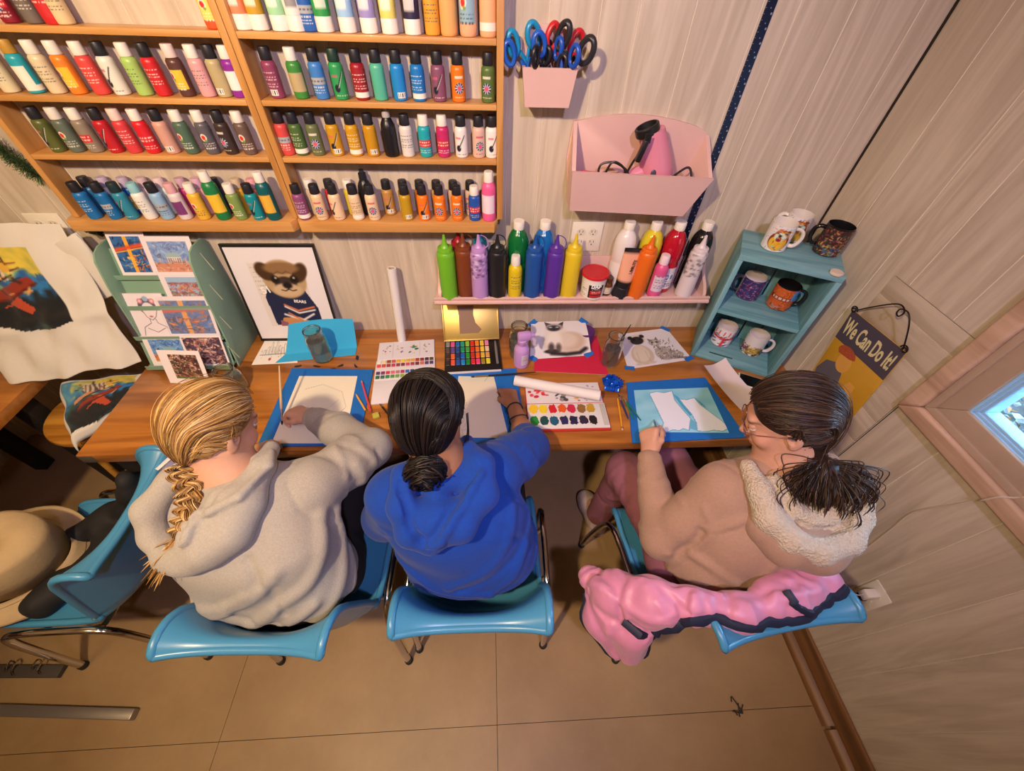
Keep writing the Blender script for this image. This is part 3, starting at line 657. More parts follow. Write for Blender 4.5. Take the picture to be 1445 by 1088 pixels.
def squeeze(x, y, c, label, cap=None, loop=True, splat=None, s=1.0, clear=False, tilt=0):
    t = thing('squeeze_bottle', label, 'squeeze bottle', (x, y+(.004 if y < -.06 else 0), SZ+.0008), (0, tilt, rng.uniform(-.4, .4)), 'squeeze bottles on the pink shelf'); t.scale = (s, s, s)
    pr = [(.029, 0), (.0318, .003), (.0325, .012), (.0318, .1), (.0322, .178), (.031, .188), (.0265, .194)]
    if splat:
        a = Art(40, 50, c); a.r = np.random.RandomState(5); a.spots(150, splat, .022, (0, .5, 1, 1)); R = lambda z: np.interp(z, [p[1] for p in pr], [p[0] for p in pr]); o = a.wrap(R, 0, .194, -PI/2-PI, -PI/2+PI)
        o.lathe([(.029, 0), (0, 0)], 24, col=tuple(hx(c))); obj('bottle_body', o, mat('speckled_plastic', attr=True, rough=.35), t, color=True)
    else: obj('bottle_body', MB().lathe(pr, 28), plastic(c), t)
    cp = cap or c
    mb = MB(); mb.lathe([(.0272, .19), (.0276, .193), (.027, .203), (.0255, .207), (.017, .209), (.0115, .216), (.0095, .222), (.006, .236), (.0038, .252), (.0022, .253)], 26)
    obj('nozzle_cap', mb, plastic(cp), t)
    if loop:
        pts = spline([(.0262, 0, .204), (.034, .004, .214), (.03, .01, .232), (.014, .012, .243), (-.002, .004, .2465)], 6)
        obj('cap_strap', MB().tube(pts, .0016, 6), plastic(cp), t)
    return t
def xb(*p): return p
for i, (p, c, l, kw) in enumerate([
    ((-0.1576, -0.1012, 0.9885), '6fb52a', 'lime green squeeze bottle, leftmost on the pink shelf', dict(loop=False)),
    ((-0.0944, -0.0875, 0.9885), '7a3d20', 'brown squeeze bottle beside the lime green one', {}),
    ((-0.0384, -0.0998, 0.9885), 'b98fd0', 'lavender squeeze bottle with speckled upper half', dict(splat=['8f70a8', 'd8c2e6', '6a5080'])),
    ((0.0286, -0.098, 0.9885), '202022', 'black squeeze bottle with looped strap', {}),
    ((0.1635, -0.099, 0.9885), '1d4f9c', 'blue squeeze bottle in front of the blue jug', {}),
    ((0.2413, -0.0996, 0.9885), '57309a', 'purple squeeze bottle between blue and yellow ones', {}),
    ((0.3087, -0.0953, 0.9885), 'dcc02a', 'yellow squeeze bottle beside the red lidded tub', dict(loop=False)),
    ((0.5778, -0.1022, 0.9885), 'e06a1c', 'orange squeeze bottle next to the peach tube', dict(tilt=.03, loop=False)),
    ((0.7773, -0.0988, 0.9885), 'd8cdd2', 'white squeeze bottle at the right end of the pink shelf', dict(splat=['7a7278', 'c8c0c4', '9a9298'], loop=False))]):
    squeeze(p[0], p[1], c, l, **kw)
squeeze((-0.1157, -0.032, 1.185)[0]+.002, -.0425, 'a01f2c', 'red squeeze bottle half hidden behind the lime and brown ones', loop=False, s=.97)
squeeze((-0.0378, -0.032, 1.185)[0]+.002, -.0425, '1f86a4', 'teal squeeze bottle behind the lavender one', loop=False, s=.97)

def jug(px, c, label, lab=None, y=-.0445):
    t = thing('paint_jug', label, 'paint bottle', (px, y, SZ+.0008), (0, 0, 0), 'big round paint jugs on the pink shelf')
    pr = [(.034, 0), (.0385, .003), (.0392, .012), (.039, .118), (.0372, .126), (.0372, .132), (.0392, .14), (.0402, .165), (.0402, .188), (.0385, .208), (.034, .225), (.0265, .24), (.0185, .249), (.0165, .254)]
    obj('bottle_body', MB().lathe(pr, 30), mat('glossy_'+c, c, rough=.12, coat=.4), t)
    mb = MB(); n = 48; pc = [(.0195, .2515), (.0198, .253), (.0196, .277), (.0185, .2795), (0, .2795)]
    mb.lathe(pc, n); obj('screw_cap', mb, mat('cap_ece6dc', 'ece6dc', rough=.4), t)
    if lab:
        a = Art(60, 30, 'e6e2ea'); a.r = np.random.RandomState(2); a.rect(0, .75, 1, 1, lab); a.ell(.5, .58, .06, .12, '3a4a9a'); a.ell(.5, .58, .035, .07, 'f0e8f0'); a.scribble(.3, .1, .7, .42, 3, '5a4a6a'); a.rect(.3, .5, .4, .64, 'c02a48'); a.rect(.62, .48, .72, .66, '4a8ac0')
        obj('bottle_label', a.wrap(.0397, .02, .112, -PI/2-1.4, -PI/2+1.4), PRINT, t, color=True, smooth=80)
    return t
jug((0.1058, -0.035, 1.187)[0], '0f6a35', 'big glossy green paint bottle behind the small yellow one', None)
jug((0.2006, -0.035, 1.188)[0], '1668b4', 'big glossy blue paint bottle with white cap', None)
jug((0.5068, -0.035, 1.174)[0], 'e4dcdc', 'big white paint bottle behind the peach tube', None)
jug((0.6062, -0.035, 1.175)[0], 'd9c82e', 'big yellow paint bottle behind the orange one', None)
jug((0.694, -0.035, 1.175)[0], 'b3142c', 'big red paint bottle with printed label', 'd8d4e0')
jug((0.7933, -0.035, 1.175)[0]+.004, '17151a', 'big black paint bottle at the right end of the pink shelf', None)
p = (0.0959, -0.0985, 0.9885); bottle((p[0], p[1]+.004, SZ), 'dcc21f', W_, 't', 'small yellow bottle with white cap before the big green one', None, 'tall', s=1.2)
p = (0.6545, -0.0979, 0.9885); bottle((p[0], p[1]+.004, SZ), 'd8568f', 'ecd6de', 't', 'small pink bottle with pale label before the big red one', None, 'tall', lab='d8c8dc', s=1.22)
p = (0.404, -0.0912, 0.9885); t = thing('plaster_tub', 'white tub with red lid and printed label on the pink shelf', 'tub', (p[0], p[1], SZ+.0008))
obj('tub', MB().lathe([(.041, 0), (.043, .003), (.0475, .088), (.0495, .09), (.0495, .096)], 36), mat('tub_white', 'e6e0da', .4), t)
a = Art(90, 44, 'e8e4dc'); a.rect(.36, .08, .66, .86, '1e1c20'); a.rect(.40, .3, .64, .52, 'c8242c'); a.rect(.40, .1, .64, .24, 'c8242c'); a.ell(.5, .72, .055, .1, 'e8e4e0'); a.ell(.5, .72, .04, .07, '1e1c20'); a.scribble(.42, .33, .62, .5, 2, 'f0e6e0'); a.scribble(.42, .55, .62, .62, 1, 'f0e6e0'); a.rect(.2, .1, .32, .6, 'f6f4ee'); a.scribble(.2, .1, .32, .6, 5, '444444'); a.scribble(.7, .12, .9, .8, 6, '777777')
obj('tub_label', a.wrap(lambda z: .0433+.0044*z/.088, .008, .082, -PI/2-2.2, -PI/2+2.2), PRINT, t, color=True, smooth=80)
DAP = text_mb('DAP', .02, .0004, .0006); obj('label_lettering', DAP, mat('label_white', 'f0ece8', .5), t, loc=(-.0, -.0478, .066), rot=(PI/2-.05, 0, 0))
obj('lid', MB().lathe([(.0515, .094), (.053, .096), (.053, .104), (.0515, .1065), (.0485, .1065), (.0475, .1045), (0, .1045)], 40), mat('red_lid', 'c3202c', .3), t)
p = (0.4631, -0.0844, 0.9885); t = thing('amber_jar', 'tiny amber jar with white label beside the red lidded tub', 'jar', (p[0], p[1], SZ+.0008))
obj('jar_body', MB().lathe([(.0175, 0), (.0195, .003), (.0198, .045), (.0175, .053), (.0145, .056), (.0145, .06)], 24), mat('amber', '6a3a18', .15, coat=.5), t)
obj('jar_cap', MB().lathe([(.017, .057), (.0175, .06), (.0172, .076), (.0162, .078), (0, .078)], 24), mat('brown_cap', '5a3018', .35), t)
a = Art(30, 20, 'e8dcc8'); a.scribble(.1, .15, .9, .9, 4, '7a5a3a'); obj('jar_label', a.wrap(.0201, .012, .04, -PI/2-.9, -PI/2+.9), PRINT, t, color=True, smooth=80)
# peach paint tube standing on its black cap, leaning right
p = (0.5148, -0.0993, 0.9885); t = thing('paint_tube', 'large peach paint tube standing upside down on a black cap', 'paint tube', (p[0], p[1], SZ+.0008), (-.05, .1, .1))
n = 28; P = []
for f in np.linspace(0, 1, 14):
    sy = 1-.93*f**1.3; sx = 1+.42*f; P.append([(.0285*sx*math.cos(2*PI*k/n), .0285*sy*math.sin(2*PI*k/n), .045+f*.155) for k in range(n)])
mb = MB(); mb.grid(np.array(P).transpose(1, 0, 2), closed_u=True)
mb.c = [tuple(hx('e8a98c')) if .069 < v[2] < .1861 else tuple(hx('1d1c20')) for v in mb.v]; obj('tube_body', mb, mat('tube_skin', attr=True, rough=.35), t, color=True, smooth=60)
obj('tube_cap', MB().lathe([(.029, 0), (.031, .002), (.0305, .044), (.029, .046)], 28), mat('cap_23232a', '23232a', .4), t)
m = text_mb('ALUMILITE', .017, .0003, .0003); obj('label_lettering', m, mat('label_ink', '4a3630', .5), t, loc=(0.004, -.0225, .128), rot=Matrix(((.0, -1, 0), (-.1, 0, -.99), (.99, 0, -.1))).to_euler())

# -------- pink box with the hair dryer
t = thing('wall_box', 'wide pale pink wall box holding the hair dryer', 'wall box', (.47, 0, 1.32))
bx = lambda pts: [(p[0]-.47, p[1]-1.32) for p in pts]
arch = [(.272, 1.33), (.668, 1.33), (.698, 1.455)]+[(p[0], p[1]) for p in spline([(.7, 1.53), (.655, 1.553), (.56, 1.573), (.47, 1.582), (.38, 1.58), (.3, 1.568), (.262, 1.562)], 6)]+[(.254, 1.46)]
Mxz = Matrix(((1, 0, 0, 0), (0, 0, 1, 0), (0, 1, 0, 0), (0, 0, 0, 1)))      # local XY -> world XZ, thickness along +Y
mb = MB(); mb.prism(bx(arch), .012, M=Matrix.Translation((0, -.0125, 0)) @ Mxz, bev=.001); obj('back_panel', mb, m_pink, t)
mb = MB(); fr = [(.254, -.138, 1.462), (.7, -.138, 1.447), (.656, -.112, 1.318), (.267, -.112, 1.335)]
Fv = [(x-.47, y, z-1.32) for x, y, z in fr]+[(x-.47, y+.012, z-1.32) for x, y, z in fr]
mb.add(Fv, [(3, 2, 1, 0), (4, 5, 6, 7), (0, 1, 5, 4), (1, 2, 6, 5), (2, 3, 7, 6), (3, 0, 4, 7)]); obj('front_panel', mb, m_pink, t)
for sx, a in ((1, [(.254, 1.462), (.267, 1.335), (.2625, 1.563)]), (-1, [(.7, 1.447), (.656, 1.318), (.7, 1.532)])):
    q = [(a[0][0]-.47, -.1255, a[0][1]-1.32), (a[1][0]-.47, -.0995, a[1][1]-1.32), (a[1][0]-.47, -.013, a[1][1]-1.32), (a[2][0]-.47, -.013, a[2][1]-1.32)]
    v = q+[(x+.012*sx, y, z) for x, y, z in q]; f = [(0, 1, 2, 3), (7, 6, 5, 4), (0, 4, 5, 1), (1, 5, 6, 2), (2, 6, 7, 3), (3, 7, 4, 0)]
    mb = MB(); mb.add(v, f if sx > 0 else [g[::-1] for g in f]); obj('side_panel', mb, m_pink, t)
mb = MB(); mb.box((-.2, -.112, .014), (.186, -.012, .022)); obj('bottom_board', mb, m_pink, t)
obj('screw', MB().lathe([(.006, 0), (.004, .002), (0, .002)], 12, M=Matrix.Translation((.012, -.0126, .235)) @ Matrix.Rotation(PI/2, 4, 'X')), mat('screw_metal', '6a6258', .4, .8), t)
# hair dryer
t = thing('hair_dryer', 'pink hair dryer with black nozzle lying in the pink box', 'hair dryer', (.555, -.067, 1.392), basis((.94, 0, .34), (0, 1, 0), (-.34, 0, .94))); t.scale = (1.1, 1.05, 1.05)
m_dry = mat('dryer_pink', 'd6859c', .3); m_blk = mat('black_plastic', '1c1b1d', .4)
mb = MB(); mb.lathe([(.02, -.012), (.034, -.006), (.043, .012), (.047, .04), (.0455, .075), (.04, .115), (.034, .15), (.031, .168)], 32, sx=1.0, sy=.92); obj('barrel', mb, m_dry, t)
mb = MB(); mb.lathe([(.0315, .164), (.0325, .168), (.0325, .184), (.03, .1865), (.0265, .1865), (.0245, .176), (0, .176)], 28, sx=1, sy=.92, M=Matrix.Translation((.002, 0, .0)) @ Matrix.Rotation(-.1, 4, 'Y')); obj('nozzle', mb, m_blk, t)
mb = MB(); mb.tube([(-.03, -.005, .07), (-.062, -.008, .07), (-.1, -.012, .06), (-.13, -.014, .045)], [.019, .0175, .0165, .013], 14, flat=.75); obj('handle', mb, m_dry, t)
obj('badge', MB().ball((-.016, -.0415, .066), .008, 12, sc=(1, .3, 1.4)), mat('badge_dark', '4a4a58', .3), t)
pts = spline([(-.1, -.014, .05), (-.13, -.01, .06), (-.16, -.005, .09), (-.15, 0, .125), (-.11, -.008, .12), (-.08, -.016, .08), (-.11, -.018, .06), (-.15, -.018, .085), (-.12, -.022, .13), (-.09, -.026, .1), (-.1, -.028, .07), (-.07, -.03, .11), (-.045, -.05, .145)], 8)
obj('cable', MB().tube(pts, .0032, 8), m_blk, t)
mb = MB(); mb.bar((-.06, -.05, .12), (-.03, -.052, .168), .02, .014, bev=.003); mb.bar((-.035, -.052, .16), (-.028, -.052, .182), .003, .008); mb.bar((-.027, -.052, .158), (-.02, -.052, .178), .003, .008); obj('plug', mb, m_blk, t)
obj('hook_loop', MB().tube(spline([(.046, -.005, .02), (.085, -.012, .036), (.094, -.02, .02), (.088, -.03, -.012), (.075, -.03, -.03)], 6), .0034, 8), m_blk, t)
t = thing('heat_tool', 'hot pink heat tool with black cord, left of the hair dryer', 'heat tool', (.325, -.075, 1.412), (0, .12, 0))
obj('tool_body', MB().tube([(-.045, 0, .0), (-.03, 0, .012), (.04, 0, .014), (.07, 0, .006)], [.012, .019, .018, .013], 14), mat('hot_pink', 'd8245c', .35), t)
obj('cord', MB().tube(spline([(-.04, -.012, .02), (0, -.02, .034), (.03, -.02, .03), (.06, -.015, .004)], 6), .003, 8), m_blk, t)

# -------- scissors holder
t = thing('scissors_holder', 'small pale pink wall holder full of scissors', 'wall holder', (.17, 0, 1.6))
ar = [(-.062, .012), (.066, .012), (.0735, .1)]+[(p[0], p[1]) for p in spline([(.073, .135), (.055, .162), (.02, .177), (-.02, .179), (-.055, .168), (-.07, .145)], 5)]+[(-.07, .1)]
mb = MB(); mb.prism(ar, .01, M=Matrix.Translation((0, -.0105, 0)) @ Mxz, bev=.001); obj('back_panel', mb, m_pink, t)
def panel(name, q, d):
    v = [Vector(p) for p in q]+[Vector(p)+Vector(d) for p in q]; mb = MB(); b = bmesh.new(); vs = [b.verts.new(p) for p in v]
    for f in [(0, 1, 2, 3), (7, 6, 5, 4), (0, 4, 5, 1), (1, 5, 6, 2), (2, 6, 7, 3), (3, 7, 4, 0)]: b.faces.new([vs[i] for i in f])
    bmesh.ops.recalc_face_normals(b, faces=b.faces); mb.bm(b); return obj(name, mb, m_pink, t)
panel('front_panel', [(-.075, -.086, .1), (.073, -.086, .1), (.061, -.076, .01), (-.064, -.076, .01)], (0, .008, 0))
panel('side_panel', [(-.075, -.078, .1), (-.0725, -.011, .1), (-.062, -.011, .012), (-.064, -.068, .012)], (.008, 0, 0))
panel('side_panel', [(.073, -.078, .1), (.0725, -.011, .1), (.061, -.011, .012), (.061, -.068, .012)], (-.008, 0, 0))
panel('bottom_board', [(-.056, -.07, .012), (.053, -.07, .012), (.053, -.011, .012), (-.056, -.011, .012)], (0, 0, .007))
obj('screw', MB().lathe([(.005, 0), (.0035, .002), (0, .002)], 12, M=Matrix.Translation((.0, -.0106, .16)) @ Matrix.Rotation(PI/2, 4, 'X')), mat('screw_metal'), t)
m_steel = mat('steel', 'b8b8bc', .25, 1)
def scissors(x, y, z, c, label, lean=0, tw=0, openn=.25, inner=None, s=1.0):
    t = thing('scissors', label, 'scissors', (x, y, z), (0, lean, tw), 'scissors in the pink holder'); t.scale = (s, s, s)
    for sg in (1, -1):
        mb = MB(); P = [Vector((0, .002*sg, -.005)), Vector((.006*sg, .002*sg, .02)), Vector((.014*sg, .002*sg, .036))]
        mb.tube(P, [.0065, .0062, .006], 10, flat=.7)
        cx, cz = sg*(.014+.02*openn*1.6), .057; n = 26; ring = []
        for k in range(n):
            a = 2*PI*k/n; ring.append((cx+.0165*math.cos(a)*(1 if sg > 0 else .85), .002*sg, cz+.026*math.sin(a)))
        mb.tube(ring, .0074, 10, closed=True, flat=.9); h = obj('finger_loop', mb, plastic(c), t)
        if inner:
            mb = MB(); ring = [(cx+.0115*math.cos(2*PI*k/n)*(1 if sg > 0 else .85), .002*sg, cz+.021*math.sin(2*PI*k/n)) for k in range(n)]; mb.tube(ring, .0028, 8, closed=True); obj('grip_lining', mb, plastic(inner), h)
        mb = MB(); mb.add([(0-.004*sg, .0015*sg, -.004), (.004*sg, .0015*sg, -.004), (-.006*sg, .0015*sg, -.075), (0-.004*sg, .0028*sg, -.004), (.004*sg, .0028*sg, -.004), (-.006*sg, .0028*sg, -.075)], [(0, 1, 2), (5, 4, 3), (0, 3, 4, 1), (1, 4, 5, 2), (2, 5, 3, 0)]); obj('blade', mb, m_steel, t)
scissors(.112, -.028, 1.694, '1f8ec4', 'light blue scissors at the left back of the holder', -.26, .3, .5)
scissors(.112, -.052, 1.68, '1f5ac0', 'royal blue scissors at the left front of the holder', -.22, .1, .9, s=.95)
scissors(.15, -.055, 1.678, '1d1c20', 'black scissors with small loops at the middle front', -.05, .9, .9, s=.8)
scissors(.172, -.055, 1.674, '24232a', 'dark scissors handles low at the middle of the holder', .25, -.6, .6, s=.72)
scissors(.198, -.03, 1.694, 'c3232e', 'red scissors at the back of the holder', .2, .2, .7, s=1)
scissors(.212, -.048, 1.69, '2a292e', 'black and grey scissors leaning to the right', .36, -.5, .6, '8a868c', s=1.08)
scissors(.205, -.062, 1.682, '1d4fb4', 'blue scissors with dark lined loop at the right front', .15, -.9, .6, '1d1c20', s=.85)

# -------- long ruler, outlets, garland
t = thing('metal_ruler', 'long dark blue metal ruler standing upright against the back wall', 'ruler', (.748, -.001, 1.5))
mb = MB(); mb.box((-.0128, -.003, -.45), (.0128, -.0003, .46)); obj('blade', mb, mat('ruler_navy', '15203e', .35, .3), t)
m_mark = mat('ruler_marks', '8f9bb0', .5)
mb = MB(); r = np.random.RandomState(1)
for k in range(75):
    z = -.445+k*.012; mb.box((-.0125, -.0034, z), (-.0125+(.005 if k % 5 == 0 else .0028), -.0031, z+.0009))
for k in range(30):
    z = -.44+k*.03; mb.box((.006, -.0034, z), (.0105, -.0031, z+.0045)); mb.box((.0005, -.0034, z+.012), (.0028, -.0031, z+.0145))
obj('tick_marks', mb, m_mark, t)
m_plate = mat('outlet_plate', 'e6dfd0', .35); m_slot = mat('slot_dark', '2a2624', .6)
def outlet(name, label, loc, rot, gangs, m=m_plate, grey=False):
    t = thing(name, label, 'power outlet', loc, rot); W = .07+.046*(gangs-1)
    mb = MB(); mb.box((-W/2, -.006, -.0575), (W/2, -.0005, .0575), bev=.003); obj('cover_plate', mb, m, t)
    for g in range(gangs):
        x = (g-(gangs-1)/2)*.046
        for z in (-.02, .02):
            mb = MB(); mb.lathe([(.0172, 0), (.0168, .0018), (0, .0018)], 24, M=Matrix.Translation((x, -.006, z)) @ Matrix.Rotation(PI/2, 4, 'X') @ Matrix.Diagonal((1, .86, 1, 1)))
            s_ = obj('socket', mb, mat('socket_face', 'ddd5c6' , .4), t)
            mb = MB(); mb.box((x-.0075, -.0083, z-.001), (x-.0055, -.0075, z+.008)); mb.box((x+.0055, -.0083, z-.001), (x+.0075, -.0075, z+.007)); mb.lathe([(.0025, 0), (0, .0004)], 10, M=Matrix.Translation((x, -.0078, z-.008)) @ Matrix.Rotation(PI/2, 4, 'X')); obj('slots', mb, m_slot, s_)
    return t
outlet('wall_outlet', 'double power outlet behind the pink shelf under the pink box', (.366, 0, 1.188), (0, 0, 0), 2)
outlet('wall_outlet', 'cream double power outlet above the white shirt, left of the rack', (-1.522, 0, 1.208), (0, 0, 0), 2)
t = outlet('wall_outlet', 'power outlet low on the right wall with chargers plugged in', (XR, -1.103, .505), (0, 0, -PI/2), 1)
t = thing('charger', 'white phone charger block plugged into the low right outlet', 'charger', (XR-.0085, -1.103, .525), (0, 0, -PI/2))
obj('block', MB().box((-.014, -.042, -.016), (.014, 0, .016), bev=.004), mat('white_gloss', 'e4ddd4', .3), t); 
obj('cord', MB().tube(spline([(0, -.042, 0), (-.002, -.06, -.004), (-.03, -.075, -.02), (-.09, -.06, -.05), (-.16, -.03, -.12), (-.2, -.012, -.22)], 6), .0018, 6), mat('white_gloss'), t)
t = thing('charger', 'black plug beneath the white charger in the low right outlet', 'charger', (XR-.0085, -1.1, .485), (0, 0, -PI/2))
obj('block', MB().box((-.012, -.03, -.013), (.012, 0, .013), bev=.004), m_blk, t); obj('cord', MB().tube(spline([(0, -.03, 0), (.004, -.05, -.004), (.02, -.055, -.03), (.035, -.04, -.1), (.04, -.014, -.2)], 6), .002, 6), m_blk, t)
pts = spline([(XR-.004, -.98, .595), (XR-.0035, -.965, .72), (XR-.004, -.955, .82), (XR-.0035, -.985, .935), (XR-.004, -1.0, 1.0), (XR-.031, -1.01, 1.012), (XR-.03, -1.02, 1.052), (XR-.012, -1.03, 1.068), (XR-.008, -1.04, 1.11), (XR-.006, -1.06, 1.25), (XR-.01, -1.1, 1.5), (XR-.03, -1.14, 1.74), (XR-.005, -1.16, 1.8), (XR-.004, -1.18, 2.2)], 6)
tag(obj('wall_cable', MB().tube(pts, .0022, 8), mat('cable_cream', 'cbbba6', .5)), 'thin pale cable running up the right wall across the window sill', 'cable')
# garland sprig left of the rack and a dark clip under it
t = thing('garland', 'dark green tinsel garland hanging left of the left rack', 'garland', (-1.42, -.02, 1.47))
r = np.random.RandomState(4); mb = MB(); path = spline([(-.14, -.005, .12), (-.07, -.01, .06), (-.03, -.012, .02), (0, -.012, -.03), (.025, -.01, -.075)], 10)
mb.tube(path, .003, 6); st = obj('wire', mb, mat('garland_wire', '2c3a22', .6), t)
mb = MB()
for p in path:
    for k in range(26):
        d = Vector(r.normal(size=3)); d.normalize(); d.y = -abs(d.y)*.8; L = r.uniform(.02, .04); w = d.cross(Vector((0, 1, .3))).normalized()*.0011
        a = Vector(p)+Vector((0, 0, 0)); mb.add([a-w, a+w, a+d*L+w*.5, a+d*L-w*.5], [(0, 1, 2, 3)], tuple(hx(['2f4a2c', '3f5f38', '24381f', '56704a'][r.randint(4)])))
o = obj('needles', mb, mat('garland_needles', attr=True, rough=.6), t, color=True, smooth=0); o['kind'] = 'stuff'
t = thing('wall_clip', 'small dark green clip on the wall under the left rack', 'clip', (-1.383, -.001, 1.212))
mb = MB(); mb.box((-.02, -.014, -.016), (.022, 0, .006), bev=.004); obj('clip_base', mb, mat('clip_green', '22332c', .4), t); mb = MB(); mb.tube([(.012, -.012, 0), (.022, -.022, -.008), (.03, -.02, -.018)], .005, 8); mb.tube([(-.012, -.012, .004), (-.02, -.02, -.004)], .005, 8); obj('clip_hook', mb, mat('clip_green'), t)

# -------- teal crate of mugs
m_teal = wood('teal_crate', '7cadb8', '548a96', axis=0, scale=1.4, rough=.55, streak=.8); m_tealv = wood('teal_crate_upright', '7cadb8', '568c98', axis=2, scale=1.4, rough=.55, streak=.8)
CX = Matrix.Rotation(math.radians(-27.3), 3, 'Z')
cr = thing('crate_shelf', 'teal wooden crate stood on end as a mug shelf in the corner', 'crate', (.866, -.193, ZT+.001), CX)
W, Dp, Hh = .324, .208, .478
for x in (0, W-.018): obj('side_board', MB().box((x, 0, 0), (x+.018, Dp, Hh-.021), bev=.0015), m_tealv, cr)
obj('top_board', MB().box((0, 0, Hh-.0205), (W, Dp-.001, Hh), bev=.0015), m_teal, cr)
obj('bottom_board', MB().box((.0185, 0, 0), (W-.0185, Dp, .016), bev=.0015), m_teal, cr)
obj('middle_shelf', MB().box((.0185, .004, .232), (W-.0185, Dp-.016, .247), bev=.0015), m_teal, cr)
for k, (a, b) in enumerate(((.0185, .1), (.106, .17), (.176, .24), (.246, W-.0185))): obj('back_slat', MB().box((a, Dp-.014, .017), (b, Dp-.002, Hh-.022), bev=.001), m_tealv, cr)
obj('handle_slot', MB().bar((.07, .035, .0168), (.165, .035, .0168), .007, .0012), mat('slot_shadow', '2f5557', .8), cr)
for x, z in ((.01, .05), (.01, .24), (.01, .43)): pass
def crate_pt(x, y, z): v = CX @ Vector((x, y, z)); return (.866+v.x, -.193+v.y, ZT+.001+v.z)
def mug(loc, turn, art, label, inside='dcd4cc', handle='dcd4cc', s=1.0):
    n_ = art.c.shape[0]; art.c = np.roll(art.c, int(round((((-2.1-turn) % (2*PI))/(2*PI)-.5)*n_)), 0)      # the picture faces into the room
    t = thing('mug', label, 'mug', loc, (0, 0, turn), 'painted mugs on the teal crate'); t.scale = (s, s, s)
    m_in = mat('ceramic_'+inside, inside, .15); m_h = mat('ceramic_'+handle, handle, .15)
    obj('cup', MB().lathe([(0, .0), (.036, 0), (.0395, .003), (.0405, .008), (.0405, .0905), (.0398, .094), (.0385, .0945), (.0375, .092), (.037, .012), (.033, .008), (0, .0075)], 40), m_in, t)
    pts = spline([(.0395, 0, .078), (.052, 0, .079), (.064, 0, .07), (.067, 0, .05), (.06, 0, .029), (.05, 0, .021), (.039, 0, .022)], 6); obj('handle', MB().tube(pts, .0052, 10, flat=1.3), m_h, t)
    obj('printed_band', art.wrap(.04075, .004, .09, .25, 2*PI-.25), PRINT, t, color=True, smooth=80)
def bear_art(seed):
    a = Art(110, 56, 'e4dede'); a.r = np.random.RandomState(seed); a.strokes(220, ['7a86b8', 'b8bcd4', '8a8aa8'], .05, .012)
    a.ell(.53, .4, .14, .36, '7a2c18'); a.ell(.53, .34, .12, .3, 'e0b030'); a.ell(.54, .66, .1, .22, 'b0602c'); a.ell(.53, .6, .08, .17, 'cfe0d8'); a.ell(.5, .84, .03, .06, 'd07038'); a.ell(.61, .82, .03, .06, '8a3a20'); a.ell(.52, .5, .035, .1, '8a1c2c'); a.ell(.52, .64, .025, .045, '1e1c22'); a.line([(.47, .72), (.5, .7)], .03, '1e1c22'); a.line([(.57, .74), (.6, .72)], .03, '1e1c22'); a.strokes(60, ['f0c040', '402018', '90c8c0', 'd87838'], .08, .02, (.44, .05, .68, .9)); return a
def busy(cols, base, seed, L=.07, w=.022, n=420):
    a = Art(110, 56, base); a.r = np.random.RandomState(seed); a.strokes(n, cols, L, w); return a
zt_ = ZT+.001+Hh+.0008
A = bear_art(2); mug((1.003, -.146, zt_), -.62, A, 'white mug painted with an orange bear, front left on the crate top')
B = bear_art(5); mug((1.1, -.078, zt_), 2.5, B, 'white mug with handle to the left, behind the bear mug', s=.97)
C = busy(['8a3030', 'c8783c', '2c4a38', 'd8b080', '301c20', 'b05048', '406a4a'], '3a2424', 3); C.strokes(60, ['2a7a50', '58a860', '2a4a9a', 'e0a040'], .09, .03, (.3, 0, .75, .35)); mug((1.178, -.178, zt_), 2.6, C, 'dark patterned mug with black inside on the crate top', '17161a', '17161a', 1.04)
D = busy(['e08aa8', '8a2a5a', '2c5ab0', 'e8b0c0', '1c2a5a', 'c04a78'], '3a3064', 4); mug((1.033, -.112, ZT+.2495), 2.7, D, 'pink and blue floral mug, left on the middle shelf', 'c8bcc0', '4a4850')
E = busy(['c8622c', 'e0843c', '8a3a1c', 'd87030'], 'c05a28', 6); E.rect(.62, .5, .8, .95, '4f8fd0'); E.rect(.3, .45, .62, .62, '8a3018'); E.scribble(.33, .47, .6, .6, 1, 'e8d8c8', .8); E.strokes(30, ['2a3a5a', '8a8aa0'], .06, .03, (.25, 0, .7, .16)); mug((1.131, -.176, ZT+.2495), -.45, E, 'orange mug with black inside and handle, right on the middle shelf', '17161a', '1d2022', 1.04)
F = Art(110, 56, 'e6dee2'); F.r = np.random.RandomState(9)
for k in range(30): F.rect(F.r.uniform(0, 1), F.r.uniform(0, .5), 0, 0, 'ffffff')
F.strokes(60, ['2c3a8a', '2a3478'], .11, .04, (.1, .02, .95, .6), .3); F.line([(.1, .5), (.95, .48)], .09, 'd82c30'); F.line([(.5, .0), (.52, .5)], .08, 'd82c30')
for k, x in enumerate(np.linspace(.3, .75, 6)): F.line([(x, .66), (x+.01, .88)], .035, 'd82c38')
mug((1.018, -.128, ZT+.0185), 1.6, F, 'white mug with red and blue flag pattern, left on the bottom shelf', 'd4c8cc', 'd4c8cc')
G = Art(110, 56, 'd8d2d4'); G.r = np.random.RandomState(11); G.strokes(200, ['2c3038', '3f4a3a', '24202a'], .08, .04, (0, 0, 1, .36)); G.strokes(120, ['b8902c', 'd8b040', '7a5c20'], .06, .03, (.4, .1, .66, .5)); G.strokes(50, ['8a2a3a', '5a3a6a'], .06, .03, (.22, .2, .42, .5)); mug((1.126, -.19, ZT+.0185), -.5, G, 'white mug with golden skyline picture, right on the bottom shelf', 'd4ccd0', 'd4ccd0', 1.02)
